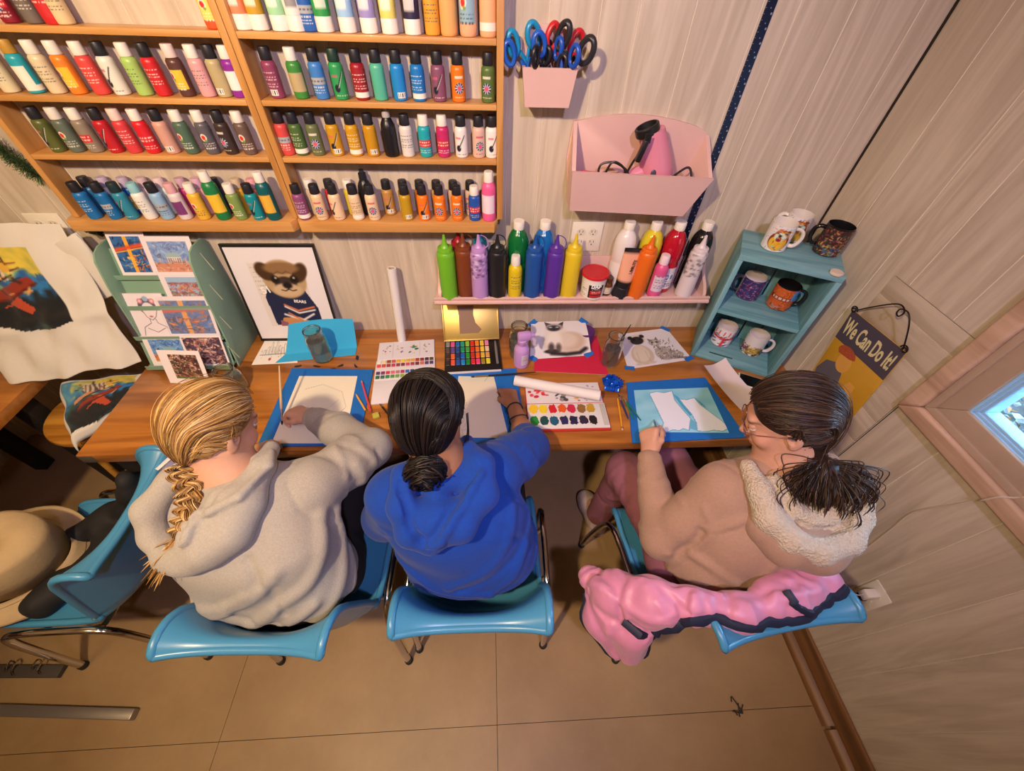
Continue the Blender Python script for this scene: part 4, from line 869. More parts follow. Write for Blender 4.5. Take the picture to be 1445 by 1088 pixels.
p = crate_pt(W-.03, .012, Hh); tag(obj('bottle_lid', MB().lathe([(.0, .0008), (.019, .0008), (.02, .002), (.02, .008), (.018, .0095), (0, .0095)], 28), mat('ivory_lid', 'd8c8b8', .4), loc=p), 'round ivory lid on the front right corner of the crate top', 'lid')

# -------- tin sign hanging on the right wall
sg = thing('tin_sign', 'yellow tin sign reading We Can Do It hanging by a wire', 'sign', (XR-.02, -.49, 1.127), basis((.0, -.9965, .083), (0.998, .005, .06), (-.06, .083, .9965)))
sg.matrix_world = Matrix.Translation((XR-.022, -.487, 1.129)) @ basis((0, -.9965, .083), (.9985, .0045, .0545), (-.0548, .083, .995)).to_4x4()
mb = MB(); mb.box((-.117, 0, -.36), (.117, .003, 0), bev=.001); obj('panel', mb, mat('tin_yellow', 'c9992a', .35, noise=(8, .06)), sg)
mb = MB(); mb.box((-.1165, -.0008, -.112), (.1165, -.0001, -.0005)); mb.v = [(v[0], v[1], v[2] if v[2] > -.1 else -.112+.0*v[0]) for v in mb.v]; obj('banner', mb, mat('banner_grey', '4a4352', .45), sg)
mb = text_mb('We Can Do It!', .05, .0005, .0012); xs = [v[0] for v in mb.v]; k_ = .214/(max(xs)-min(xs)); mb.v = [(v[0]*k_, v[1]*1.6, v[2]) for v in mb.v]
obj('lettering', mb, mat('letter_cream', 'd9cf9c', .5), sg, loc=(0, -.0011, -.056), rot=(PI/2, 0, 0))
# plain stand-in figure on the sign: a person in a grey work shirt with a spotted scarf
fig = [('figure_shirt', 'shirt_grey', '5c5a66', [(-.1, -.3), (-.03, -.3), (0, -.24), (-.012, -.2), (-.05, -.178), (-.095, -.2), (-.112, -.25)]), ('figure_arm', 'figure_skin', 'd8a24a', [(.0, -.34), (.05, -.33), (.064, -.25), (.058, -.2), (.03, -.2), (.012, -.25)])]
for n_, m_, c_, pg in fig: mb = MB(); mb.prism(pg, .0006, M=Matrix.Translation((0, -.0001, 0)) @ Matrix(((1, 0, 0, 0), (0, 0, -1, 0), (0, 1, 0, 0), (0, 0, 0, 1)))); obj(n_, mb, mat(m_, c_, .45), sg)
mb = MB(); mb.prism([(-.03+.03*math.cos(a), -.165+.036*math.sin(a)) for a in np.linspace(0, 2*PI, 24)[:-1]], .0009, M=Matrix(((1, 0, 0, 0), (0, 0, -1, 0), (0, 1, 0, 0), (0, 0, 0, 1)))); obj('figure_face', mb, mat('figure_skin', 'd8a24a', .45), sg)
mb = MB(); mb.prism([(-.04+.04*math.cos(a), -.132+.027*math.sin(a)) for a in np.linspace(0, PI, 14)]+[(-.07, -.145), (-.02, -.14)], .0012, M=Matrix(((1, 0, 0, 0), (0, 0, -1, 0), (0, 1, 0, 0), (0, 0, 0, 1)))); obj('figure_scarf', mb, mat('scarf_red', 'a8502e', .5, noise=(160, .35)), sg)
m_wire = mat('dark_wire', '2a2422', .4, .6)
wp = spline([(-.105, -.003, .004), (-.06, -.012, .045), (-.0, -.018, .095), (.03, -.02, .11), (.05, -.02, .1), (.046, -.022, .082), (.034, -.022, .086), (.036, -.02, .1), (.06, -.02, .104), (.082, -.018, .08), (.1, -.01, .03), (.105, -.004, .004)], 8)
obj('hanging_wire', MB().tube(wp, .0022, 8), m_wire, sg)
for sx in (-1, 1):
    pts = [(sx*(.105+.004-.014*math.exp(-a*.12)*math.cos(a)*1.0), -.005, .006+.014*math.exp(-a*.12)*math.sin(a)) for a in np.linspace(0, 9.5, 40)]; obj('wire_curl', MB().tube(pts, .0022, 8), m_wire, sg)

# ================================================================ work table and what lies on it
m_table = wood('table_top', 'bd7a34', '7c451a', axis=0, scale=.8, rough=.3, streak=.85, coat=.3)
m_edge = wood('table_edge', 'a8642a', '6e3a16', axis=0, scale=1.0, rough=.4, streak=.8)
m_dark = mat('dark_paint', '1c1815', .6)
t = thing('work_table', 'long orange brown wooden work table along the back wall', 'table', (-.06, -.32, 0))
def rl(mb, L): mb.v = [(v[0]-L[0], v[1]-L[1], v[2]-L[2]) for v in mb.v]; return mb
L = t.location
mb = MB(); mb.box((XL, YF, .7005), (XR-.003, -.001, ZT), bev=.003); obj('tabletop', rl(mb, L), m_table, t)
mb = MB(); mb.box((XL-.0012, YF-.0012, .702), (XL+.05, YF+.04, .7405), bev=.003); obj('corner_wear', rl(mb, L), mat('grey_wear', '4a443c', .7), t)
for x in (XL+.06, XR-.06): 
    for y in (-.56, -.06): mb = MB(); mb.box((x-.035, y-.035, .001), (x+.035, y+.035, .6995), bev=.004); obj('leg', rl(mb, L), m_dark, t)
mb = MB(); mb.box((XL+.1, -.3, .63), (XR-.1, -.28, .6995)); obj('apron', rl(mb, L), m_dark, t)
# what stands in the dark under the table
t = thing('low_bench', 'dark bench shelf in the shadow under the work table', 'bench', (-.1, -.16, 0)); mb = MB(); mb.box((-1.15, -.14, .3), (1.2, .14, .33), bev=.003); obj('board', mb, m_dark, t)
for x in (-1.1, 0, 1.15): obj('leg', MB().box((x-.02, -.12, .001), (x+.02, .12, .2995)), m_dark, t)
t = thing('side_table', 'orange wooden table at the left edge, beyond the stool', 'table', (-2.1, -.9, 0))
obj('tabletop', MB().box((-.33, -.85, .7), (.335, .84, .745), bev=.003), m_table, t)
for x, y in ((.28, .55), (.28, -.78), (-.28, .7), (-.28, -.78)): obj('leg', MB().box((x-.03, y-.03, .001), (x+.03, y+.03, .6995), bev=.004), m_dark, t)
ZP = ZT+.0008
def quadpt(c, u, v):
    """bilinear point in corner list TL,TR,BR,BL (z kept)"""
    tl, tr, br, bl = [np.array(x, float) for x in c]; return tl*(1-u)*v+tr*u*v+br*u*(1-v)+bl*(1-u)*(1-v)
def sheet(name, corners, art, m=PAPER_ART, parent=None, fn=None, loc=None, label=None, th=.0006):
    """sheet of paper through world corners TL,TR,BR,BL with art; has thickness"""
    loc = Vector(loc if loc is not None else np.mean(np.array(corners, float), 0)); c = [Vector(p)-loc for p in corners]
    nu, nv = art.u.shape; P = np.zeros((nu, nv, 3))
    for k, f in enumerate((lambda u, v: (1-u)*v, lambda u, v: u*v, lambda u, v: u*(1-v), lambda u, v: (1-u)*(1-v))): P += f(art.u, art.v)[..., None]*np.array(c[k])
    if fn is not None: P = fn(P, art.u, art.v)
    nrm = (c[1]-c[0]).cross(c[3]-c[0]); nrm = np.array(nrm.normalized()); nrm = -nrm if nrm[2] < -.2 or (abs(nrm[2]) <= .2 and nrm[1] > 0) else nrm
    mb = MB(); mb.grid(P+nrm*th/2, art.c); B = P-nrm*th/2; mb.grid(B, (.93, .91, .88))
    rim = []
    idx = [(i, 0) for i in range(nu)]+[(nu-1, j) for j in range(1, nv)]+[(i, nv-1) for i in range(nu-2, -1, -1)]+[(0, j) for j in range(nv-2, 0, -1)]
    a = [tuple(P[i, j]+nrm*th/2) for i, j in idx]; b = [tuple(P[i, j]-nrm*th/2) for i, j in idx]; n = len(idx)
    mb.add(a+b, [(k, (k+1) % n, n+(k+1) % n, n+k) for k in range(n)], (.93, .91, .88))
    o = obj(name, mb, m, parent, loc=(0, 0, 0) if parent else loc, color=True, smooth=60)
    if label: o['label'] = label
    return o
def z3(p, z=ZP): return (p[0], p[1], z)

# ---------- card rack with prints
m_rack = mat('rack_green', '7fa28c', .6, noise=(9, .07))
RX0, RX1 = -1.335, -1.02
t = thing('card_rack', 'sage green tiered card rack full of art prints', 'card rack', (-1.18, -.12, ZT+.001)); L = Vector(t.location)
for x in (RX0, RX1-.006):
    pg = [(.11, 0), (-.105, 0), (-.1, .02), (-.045, .33), (-.02, .415), (.0, .438), (.03, .448), (.085, .448), (.108, .43)]
    obj('side_panel', MB().prism(pg, .006, M=Matrix(((0, 0, 1, x+1.18), (1, 0, 0, 0), (0, 1, 0, 0), (0, 0, 0, 1))), bev=.001), m_rack, t)
TIER = [(-.245, .77), (-.195, .878), (-.15, .985), (-.105, 1.085)]      # front foot of each card pocket: y, z
lean = .34
for y, z in TIER:
    y0, z0 = y+.12, z-ZT-.001
    mb = MB(); mb.box((RX0+1.18-.012, y0-.012, z0-.006), (RX1+1.18-.007, y0+.03, z0-.001)); mb.box((RX0+1.18-.012, y0-.014, z0-.006), (RX1+1.18-.007, y0-.0115, z0+.012)); obj('card_ledge', mb, m_rack, t)
    mb = MB(); mb.bar((RX0+1.18-.012, y0+.016, z0+.0), (RX1+1.18-.007, y0+.016, z0), .003, .001); q = [(RX0+1.18-.012, y0+.012, z0), (RX1+1.18-.007, y0+.012, z0), (RX1+1.18-.007, y0+.012+.09*math.sin(lean), z0+.09*math.cos(lean)), (RX0+1.18-.012, y0+.012+.09*math.sin(lean), z0+.09*math.cos(lean))]
    mb.add(q+[(a, b+.003, c) for a, b, c in q], [(0, 1, 2, 3), (7, 6, 5, 4), (2, 3, 7, 6), (0, 3, 7, 4), (1, 2, 6, 5)]); obj('tier_back', mb, m_rack, t)
    obj('side_peg', MB().tube([(RX1+1.18-.001, y0+.03, z0+.075), (RX1+1.18+.0015, y0+.045, z0-.0)], .0022, 8), mat('pale_peg', 'b8c0a0', .6), t)
def city(seed, sky, tones, line='2a2630'):
    a = Art(60, 60, sky); a.r = np.random.RandomState(seed); a.strokes(140, tones, .16, .04); a.strokes(60, [line]+tones[:2], .12, .015); return a
def card_art(inner, m=(.1, .1, .9, .9), nu=72, nv=88, border='e9e2e6'):
    a = Art(nu, nv, border); x0, y0, x1, y1 = m
    iu = np.clip(((a.u-x0)/(x1-x0)*(inner.c.shape[0]-1)).round().astype(int), 0, inner.c.shape[0]-1); iv = np.clip(((a.v-y0)/(y1-y0)*(inner.c.shape[1]-1)).round().astype(int), 0, inner.c.shape[1]-1)
    mk = (a.u >= x0) & (a.u <= x1) & (a.v >= y0) & (a.v <= y1); a.c[mk] = inner.c[iu, iv][mk]; return a
def card(tier, xc, w, h, art, label, dz=.003, dy=0, tilt=0, glossy=False):
    y, z = TIER[tier]; th_ = lean+tilt
    o = thing('art_print', label, 'art print', (xc, y-.0005-dy, z+dz+.001), group='small art prints in the sage rack')
    c = [(-w/2, h*math.sin(th_), h*math.cos(th_)), (w/2, h*math.sin(th_), h*math.cos(th_)), (w/2, 0, 0), (-w/2, 0, 0)]
    s_ = sheet('print', c, art, PRINT, o, loc=(0, 0, 0), th=.0012)
    if glossy:
        s2 = Art(12, 12, 'f4f0ff'); q = [(a[0]*1.03, a[1]-.002, a[2]*1.04) for a in c]; mb = MB(); mb.add(q, [(0, 1, 2, 3)]); 
        obj('clear_sleeve', mb, mat('clear_sleeve', 'f2e8ff', .08, alpha=.13, spec=.9), o)
    return o
cab = city(1, '3468a8', ['2f5fa8', '27497e', '4f86c0', '1f3560']); cab.rect(.38, 0, .5, 1, 'e8a83a'); cab.line([(0, .62), (1, .78)], .1, 'd8502c'); cab.line([(0, .55), (1, .7)], .03, 'f0b040'); cab.strokes(30, ['e08a2a', '1c2a50', 'c04a2a'], .12, .03, (.5, .02, .95, .5)); cab.strokes(20, ['f0c060'], .1, .02, (.1, .1, .7, .5))
dome = city(2, '6c9ad0', ['7aa6d8', '4f7cc0', '9cc0e4', '3f66b0']); dome.rect(0, 0, 1, .32, 'c87a4a'); dome.ell(.55, .5, .2, .16, '8ab0b8'); dome.rect(.38, .3, .74, .5, 'd8d0c8'); dome.strokes(40, ['c8642c', 'e0a070', '8a4a30', 'd8b080'], .1, .03, (0, 0, 1, .34)); 
for k in range(6): dome.rect(.4+k*.055, .32, .425+k*.055, .46, '7a6a70')
red_st = city(3, '8ab4d8', ['a8402c', 'c0583a', '7a3020', 'd88a50'], '3a2a20'); red_st.rect(0, .8, 1, 1, '8ab8dc'); red_st.strokes(60, ['4a5a30', '8a7a40', '5a3020'], .08, .03, (0, 0, 1, .4))
crowd = city(4, '5a4038', ['8a5a48', 'c89a80', '3a2a30', '4a6a3a', 'e0c0b0', '6a3a4a'], '201c20'); crowd.spots(90, ['e8c8b8', 'd8a890', '2a2028', '7a4a58'], .022, (0, .3, 1, 1)); crowd.rect(0, 0, 1, .1, '4a7a3a', .7)
crowd2 = city(9, '4a3a50', ['a86a58', 'd8a090', '3a2a30', '5a4a6a', 'e0c0b0'], '201c20'); crowd2.spots(70, ['e8c8b8', 'd8a890', '2a2028', '7a4a58'], .024)
face = Art(72, 88, 'ece4ea')                 # a simple line-drawn woman
face.ell(.5, .7, .23, .2, '2c2240'); face.ell(.51, .6, .18, .2, 'ece4ea'); face.ell(.36, .83, .07, .06, 'd87a9a'); face.ell(.52, .88, .075, .06, '8ab0d0'); face.ell(.67, .83, .07, .06, 'd87a9a'); face.ell(.36, .83, .03, .025, 'f4e8c0'); face.ell(.67, .83, .03, .025, 'f4e8c0')
face.line([(.36, .66), (.48, .65), (.52, .65), (.65, .67)], .018, '3a2a30'); face.ell(.5, .475, .045, .018, 'b02a3c'); face.line([(.34, .58), (.38, .46), (.5, .39), (.62, .47), (.68, .58)], .012, '3a3038'); face.line([(.43, .42), (.42, .32), (.2, .22), (.12, .02)], .012, '3a3038'); face.line([(.58, .42), (.6, .32), (.8, .22), (.88, .02)], .012, '3a3038'); face.line([(.28, .2), (.5, .1), (.74, .2)], .012, '3a3038')
card(3, -1.245, .125, .155, card_art(cab, (.08, .08, .92, .86)), 'art print of a yellow post street scene, top left of the rack')
card(3, -1.115, .165, .135, card_art(dome, (.1, .1, .9, .88)), 'art print of a domed building on blue, top right of the rack', dy=.004, glossy=True)
card(2, -1.1, .155, .125, card_art(red_st, (.12, .1, .88, .86)), 'art print of a red brick street, second tier of the rack', tilt=-.05, glossy=True)
card(1, -1.26, .135, .165, face, 'line drawn woman print with flowers in dark hair', glossy=True)
cab2 = city(7, '3f6fae', ['2f5fa8', '5a4a6a', '4f86c0', 'b0603a']); cab2.rect(.4, 0, .5, 1, 'e0a03a'); cab2.line([(0, .68), (1, .76)], .1, 'c8502c'); cab2.strokes(40, ['e08a2a', '1c2a50', 'b04a2a'], .12, .03, (0, .02, 1, .5))
card(1, -1.126, .18, .155, card_art(cab2, (.02, .08, .94, .9)), 'art print of a street under beams, beside the line drawn woman', dy=.003, glossy=True)
card(0, -1.245, .155, .125, card_art(dome, (.12, .14, .88, .88)), 'small print of the domed building, bottom left of the rack')
card(0, -1.105, .15, .125, card_art(crowd2, (.03, .06, .95, .95)), 'art print of a packed crowd, bottom right of the rack', dy=.004)
# front print standing on the table against the rack
p0 = Vector((-1.165, -.318, ZT+.0015)); o = thing('art_print', 'white bordered crowd print standing on the table before the rack', 'art print', p0, (0, 0, -.06), 'small art prints in the sage rack')
sheet('print', [(-.078, .045, .132), (.078, .045, .132), (.078, 0, 0), (-.078, 0, 0)], card_art(crowd, (.22, .15, .9, .88), border='efe8ec'), PRINT, o, loc=(0, 0, 0), th=.0016)
# ---------- framed dog picture
fx0, fx1, fz1 = -.985, -.655, 1.158
t = thing('framed_picture', 'framed picture of a dog in a blue jersey leaning on the wall', 'picture', ((fx0+fx1)/2, -.075, ZT+.0012), (-.155, 0, 0)); FH, FW = .418, .34
for a, b in (((-FW/2, 0, 0), (FW/2, .012, .012)), ((-FW/2, 0, FH-.012), (FW/2, .012, FH)), ((-FW/2, 0, .0121), (-FW/2+.008, .012, FH-.0121)), ((FW/2-.008, 0, .0121), (FW/2, .012, FH-.0121))): obj('frame_bar', MB().box(a, b, bev=.0015), mat('frame_black', '201c1a', .35), t)
a = Art(130, 150, 'e4dfe4')
x0, y0, x1, y1 = .2, .16, .8, .84
a.rect(x0, y0, x1, y1, 'dcd4d0')
def q(u, v): return (x0+(x1-x0)*u, y0+(y1-y0)*v)
a.scribble(.21, .5, .36, .82, 7, 'a8a0a0', .2)
a.poly([q(.12, .02), q(.1, .48), q(.24, .7), q(.6, .6), q(.92, .6), q(1.08, .3), q(1.08, 0), q(.3, 0)], '1f2748')
a.poly([q(.2, .0), q(.3, .14), q(.62, .16), q(.98, .02), q(.98, 0)], 'c08a5a'); a.poly([q(.2, 0), q(.22, .1), q(.36, .06), q(.36, 0)], '8a5a6a')
a.line([q(.42, .36), q(.66, .26), q(1, .32)], .02, 'd87a4a'); a.line([q(.42, .33), q(.66, .22), q(1, .27)], .018, 'e8e4e8'); a.line([q(.36, .2), q(.7, .1), q(.95, .2)], .022, 'e4e0e4'); a.line([q(.45, .22), q(.8, .02)], .02, 'c87a50')
a.ell(*q(.6, .76), .25, .2, 'b59a74'); a.ell(*q(.27, .88), .09, .1, '46301e', .6); a.ell(*q(.93, .86), .08, .11, '46301e', -.6); a.ell(*q(.6, .93), .2, .06, '8a6a48')
a.ell(*q(.6, .66), .13, .1, '3c2e2a'); a.ell(*q(.6, .6), .17, .07, 'c8ae8c'); a.ell(*q(.62, .67), .055, .034, '17131a'); a.ell(*q(.42, .76), .05, .042, '241a18'); a.ell(*q(.79, .76), .05, .042, '241a18'); a.ell(*q(.43, .77), .028, .024, '0c0808'); a.ell(*q(.78, .77), .028, .024, '0c0808'); a.ell(*q(.44, .785), .011, .009, 'f0e8e0'); a.ell(*q(.79, .785), .011, .009, 'f0e8e0'); a.line([q(.48, .6), q(.55, .585), q(.62, .61), q(.69, .585), q(.77, .6)], .011, '3a2a24'); a.line([q(.44, .85), q(.52, .88), q(.6, .85), q(.68, .88), q(.76, .85)], .012, '6a5038'); a.line([q(.62, .66), q(.62, .61)], .012, '2a1c18')
P_ = [(u*FW*.94, -.0) for u in (0,)]
pic = a.flat(FW-.014, FH-.02); obj('picture_print', pic, PRINT, t, loc=(0, .003, FH/2), rot=(PI/2, 0, 0), color=True)
obj('jersey_number', text_mb('51', .04, .0002, .001), mat('label_white'), t, loc=(-.065, .0024, .235), rot=(PI/2, -.25, 0)); obj('jersey_lettering', text_mb('BEARS', .017, .0002, .0004), mat('label_white'), t, loc=(.05, .0024, .185), rot=(PI/2, .12, 0))
obj('backing', MB().box((-FW/2+.006, .0042, .006), (FW/2-.006, .01, FH-.006)), mat('backing_card', 'c8c0b4', .8), t)
# ---------- sheets and jars, left
def fnblue(P, u, v): P[..., 2] = -.05+.105*np.clip((v-.42)/.58, 0, 1)**1.25+.012*np.sin(u*PI)*v*v; return P
b = [(-0.8804, -0.2095, 0.746), (-0.5765, -0.1643, 0.746)]
sheet('colour_paper', [(-.83, -.094, ZT+.092), (-.577, -.062, ZT+.112), (-.572, -.17, ZT+.002), (-.885, -.212, ZT+.002)], Art(30, 30, '35a9dc'), fn=fnblue); o = bpy.data.objects['colour_paper']; tag(o, 'bright blue sheet of paper propped behind the tall glass jar', 'paper')
a = Art(90, 60, 'ebe5de')
for k in range(9):
    x = .15+k*.08; h = [.2, .32, .5, .3, .62, .36, .28, .42, .2][k]; a.line([(x, .3), (x, .3+h*.8), (x+.03, .3+h*.9), (x+.05, .3+h*.8), (x+.05, .3)], .012, '4a6a70')
a.line([(.08, .3), (.92, .34)], .015, '3a5058'); a.strokes(26, ['5a6a78', 'a05a60'], .05, .01, (.1, .2, .9, .45)); a.ell(.86, .72, .04, .06, 'c84a5a'); a.ell(.36, .16, .03, .045, 'b04a50')
c = [(-0.9766, -0.0354, 0.7458), (-0.8747, -0.0321, 0.7458), (-0.7951, -0.2109, 0.7458), (-0.975, -0.2198, 0.7458)]; o = sheet('sketch_card', c, a); tag(o, 'white card with a little skyline sketch partly under the blue paper', 'card')
m_glass = glass('jar_glass', 'f2f6f2', .03); m_water = glass('murky_water', 'c4cccc', .1, 1.33)
m_murk = mat('murky_paint_water', 'c2c9cc', .15, trans=.8, ior=1.33)
def jar(name, label, loc, prof, fill, murk=m_murk, inner=.0032, lean=(0, 0, 0)):
    t = thing('glass_jar', label, 'glass jar', loc, lean)
    ins = [(max(r-inner, .001), z) for r, z in prof if z > .006]; ins[0] = (ins[0][0], .008)
    mb = MB(); mb.lathe([(0, 0)]+prof+[(prof[-1][0]-inner, prof[-1][1])]+ins[::-1]+[(0, .008)], 36); obj('jar_wall', mb, m_glass, t)
    w = [(r-.0006, z) for r, z in ins if z < fill]; rr = np.interp(fill, [z for r, z in ins], [r for r, z in ins])-.0006
    mb = MB(); mb.lathe([(0, .0086)]+[(w[0][0], .0086)]+w[1:]+[(rr, fill), (0, fill)], 32); obj('paint_water', mb, murk, t)
    for k in range(3): obj('thread_ring', MB().tube([(prof[-1][0]*math.cos(x)*1.0, prof[-1][0]*math.sin(x), prof[-1][1]-.006-.0055*k) for x in np.linspace(0, 2*PI, 30)[:-1]], .0012, 6, closed=True), m_glass, t)
    return t
tall = [(.03, 0), (.036, .003), (.039, .012), (.0405, .04), (.04, .095), (.0375, .112), (.0335, .12), (.0325, .126), (.0325, .145), (.034, .147), (.034, .15)]
jar('a', 'tall glass jar of grey paint water standing before the blue paper', (-0.6957, -0.1859, 0.7482), tall, .105)
wide = [(.036, 0), (.043, .003), (.046, .014), (.046, .06), (.043, .078), (.037, .088), (.035, .092), (.035, .104), (.0365, .106), (.0365, .109)]
jar('b', 'short wide glass jar of water beside the crowd print', (-0.9803, -0.3507, 0.7458), wide, .06, mat('pale_water', 'c6c4b4', .15, trans=.85, ior=1.33))
jar('c', 'glass jar of paint water behind the lavender spray bottle', (0.115, -0.1762, 0.7458), [(r*1.0, z*1.05) for r, z in tall], .1)
jc = jar('d', 'tall glass jar holding a brush between the two cat photos', (0.4971, -0.2352, 0.7458), [(r*.92, z*1.0) for r, z in tall], .085, mat('pinkish_water', 'c8bcb8', .15, trans=.85, ior=1.33))
def brush(name, label, a, b, handle, ferrule='b8a88a', tip='3a2a20', r=.0035, group=None, tipl=.016, cat='paintbrush'):
    a, b = Vector(a), Vector(b); d = (b-a).normalized(); L = (b-a).length
    t = thing('paintbrush' if cat == 'paintbrush' else name, label, cat, a, d.to_track_quat('Z', 'Y').to_euler(), group)
    obj('handle', MB().tube([(0, 0, 0), (0, 0, L*.25), (0, 0, L*.72)], [r*.5, r*.9, r], 10), mat('brush_'+handle, handle, .3), t)
    obj('ferrule', MB().tube([(0, 0, L*.72), (0, 0, L-tipl)], [r*.95, r*.85], 10), mat('ferrule_'+ferrule, ferrule, .3, .9), t)
    obj('bristles', MB().tube([(0, 0, L-tipl), (0, 0, L-tipl*.5), (0, 0, L)], [r*.8, r*.85, r*.15], 10), mat('bristle_'+tip, tip, .8), t); return t
jl = Vector(jc.location); brush('paintbrush', 'dark paintbrush standing in the tall jar by the kitten photo', jl+Vector((.052, .02, .19)), jl+Vector((-.008, -.006, .0115)), '2a2320')
# paint flakes left of the watercolour tin
for i, (p, w, rz) in enumerate((((-0.7893, -0.2307, 0.745), .012, .2), ((-0.7126, -0.2322, 0.745), .013, -.2), ((-0.6167, -0.23, 0.745), .013, .5), ((-0.5556, -0.2352, 0.745), .012, 2.2), ((-0.5606, -0.185, 0.745), .014, 1.9), ((-0.643, -0.2498, 0.745), .01, 0))):
    mb = MB(); r = np.random.RandomState(i); mb.prism([(w*(1+.35*r.normal()*.6)*math.cos(a), w*.45*(1+.5*r.normal()*.5)*math.sin(a)) for a in np.linspace(0, 2*PI, 11)[:-1]], .0012); o = obj('paint_flake', mb, mat('flake_dark', '27242c', .5), loc=(p[0], p[1], ZT+.0008), rot=(0, 0, rz)); tag(o, 'dark flake of dried paint on the table beside the blue paper', 'paint flake', 'dried paint flakes by the blue paper')
# white paper roll standing against the wall
a_, b_ = Vector((-0.3894, -0.0668, 0.745)), Vector((-.375, -.028, 1.09)); t = thing('paper_roll', 'white paper roll standing upright against the back wall', 'paper roll', (a_.x, a_.y-.012, ZT+.001), ((b_-a_)).to_track_quat('Z', 'Y').to_euler())
obj('rolled_paper', MB().lathe([(.0165, .0), (.0178, .001), (.0178, .335), (.0165, .336), (.0115, .336), (.011, .33), (.011, .004), (.0165, 0)], 26), mat('roll_white', 'e2dcdc', .6), t); obj('core', MB().lathe([(.0112, .002), (.0112, .3345), (.0085, .3345), (.0085, .002)], 20), mat('roll_core', 'b8a890', .8), t)
# ---------- white folding watercolour tin
t = thing('watercolor_tin', 'white folding watercolour tin with many small pans', 'paint palette', (-.35, -.26, ZT+.001), (0, 0, .09))
m_tin = mat('tin_white', 'dcd8e2', .25)
def well_lid(w, h, n, seed, tones):
    a = Art(100, 50, 'd9d5e0'); a.r = np.random.RandomState(seed)
    for k in range(1, n): a.rect(k/n-.004, .08, k/n+.004, .92, 'b8b2c4')
    for k in range(n): a.spots(9, tones, .03, (k/n+.05, .2, (k+1)/n-.05, .8))
    return a
lid = MB(); lid.box((-.118, .06, 0), (.118, .172, .006), bev=.003); obj('mixing_lid', lid, m_tin, t)
a = well_lid(.22, .1, 4, 3, ['8a5a9a', 'a8486a', '3a6a5a', '6a6a9a', 'c8b060']); a.spots(10, ['1f6a4a', '2a8a5a'], .05, (.56, .3, .7, .8)); obj('mixing_wells', a.flat(.226, .102), PRINT, t, loc=(0, .116, .0062), color=True)
for yb in (-.058, -.175):
    obj('tray', MB().box((-.12, yb, 0), (.12, yb+.115, .009), bev=.003), m_tin, t)
pc = [['e8e4da', 'e8d8a8', '8a4a2a', 'c85a3a', 'e0a840', 'e8c83a', 'e0b03a', 'd8a040', 'a83a28', '8a2c20', '4a2a28', '5a4038'], ['d84a4a', 'c84a3a', 'a03838', 'b83a5a', '8a3a48', '7a2c3a', 'c84a68', 'a03a4a', '6a2a38', 'c8684a', '5a3a6a', '4a3a68'], ['4a3a78', '7a3a6a', 'c83a5a', 'd86a7a', 'b8788a', 'a83a58', '2a6ab0', '2a4a90', '3a8ac0', '4aa0a8', '2a3a78', '3a3468'], ['2a6a4a', '3a6a58', '2a8a5a', '4a9a4a', '6aa04a', '8aa83a', '9a8a3a', '3a5a3a', '5a4a30', '3a3028', '6a6a6a', '2a2a2e']]
for r_ in range(4):
    for k in range(12):
        if r_ > 1 and k > 8: continue
        x, y = -.106+k*.0192, .044-r_*.0225-(.018 if r_ > 1 else 0); obj('paint_pan', MB().box((x-.0075, y-.0085, .009), (x+.0075, y+.0085, .0125), bev=.001, seg=1), mat('pan_'+pc[r_][k], pc[r_][k], .4), t)
# ---------- black paint set with golden lid
t = thing('gouache_palette', 'black paint tray of bright colour squares with open gold lid', 'paint palette', (-.078, -.18, ZT+.001), (0, 0, .06)); m_bt = mat('tray_black', '1d1b1e', .35)
mb = MB(); mb.box((-.118, -.1, 0), (.118, .085, .012), bev=.004); obj('tray', mb, m_bt, t)
pal = [['8a8a8e', 'd8589a', '1f6ab8', '1fa08a', '8ac83a', 'e0342c', 'f08a2a', 'f0c83a', 'e08ac0'], ['5a4a48', '6a4a9a', '1f4f9a', '1f9a68', '4aa84a', 'd83a2a', 'f07a2a', 'f0d050', 'e8d0a8'], ['4a3028', 'e0683a', '1f3a7a', '1f6ac8', '2a9a3a', 'c8342c', 'e8682a', 'e0b83a', 'e0a060'], ['3a2a2a', 'e85a48', '2a5ab0', '1f8ad8', '1f8a3a', 'e02a3a', 'e84a88', '9a8a2a', 'e0d83a']]
for r_ in range(4):
    for k in range(9):
        x, y = -.104+k*.0208, .062-r_*.0375; c_ = pal[r_][k]; obj('paint_square', MB().box((x-.0082, y-.0155, .012), (x+.0082, y+.0155, .0142), bev=.0015, seg=1), mat('pan_'+c_, c_, .35), t)
obj('water_brush', MB().tube([(.1, -.07, .0165), (.1, .02, .0165), (.1, .066, .0165)], [.0055, .006, .003], 12), mat('brush_grey', '7a7a80', .3), t)
obj('mixing_flap', MB().box((-.112, -.108, .001), (.112, -.1012, .011), bev=.001), mat('flap_white', 'd8d4da', .3), t)
m_gold = mat('gold_tin', 'd0b468', .42, .75)
lidM = Matrix.Translation((0, .089, .012)) @ Matrix.Rotation(-1.0, 4, 'X')
mb = MB(); mb.box((-.12, -.004, 0), (.12, 0, .16), bev=.0018); mb.bm(bmesh.new())
lid = obj('gold_lid', mb, m_gold, t); lid.matrix_local = Matrix.Translation((0, .0885, .009)) @ Matrix.Rotation(-.62, 4, 'X')
mb = MB(); 
for a_, b_ in (((-.12, -.012, 0), (.12, -.004, .004)), ((-.12, -.012, .156), (.12, -.004, .16)), ((-.12, -.012, .004), (-.116, -.004, .156)), ((.116, -.012, .004), (.12, -.004, .156))): mb.box(a_, b_, bev=.001)
rim = obj('lid_rim', mb, m_gold, lid)
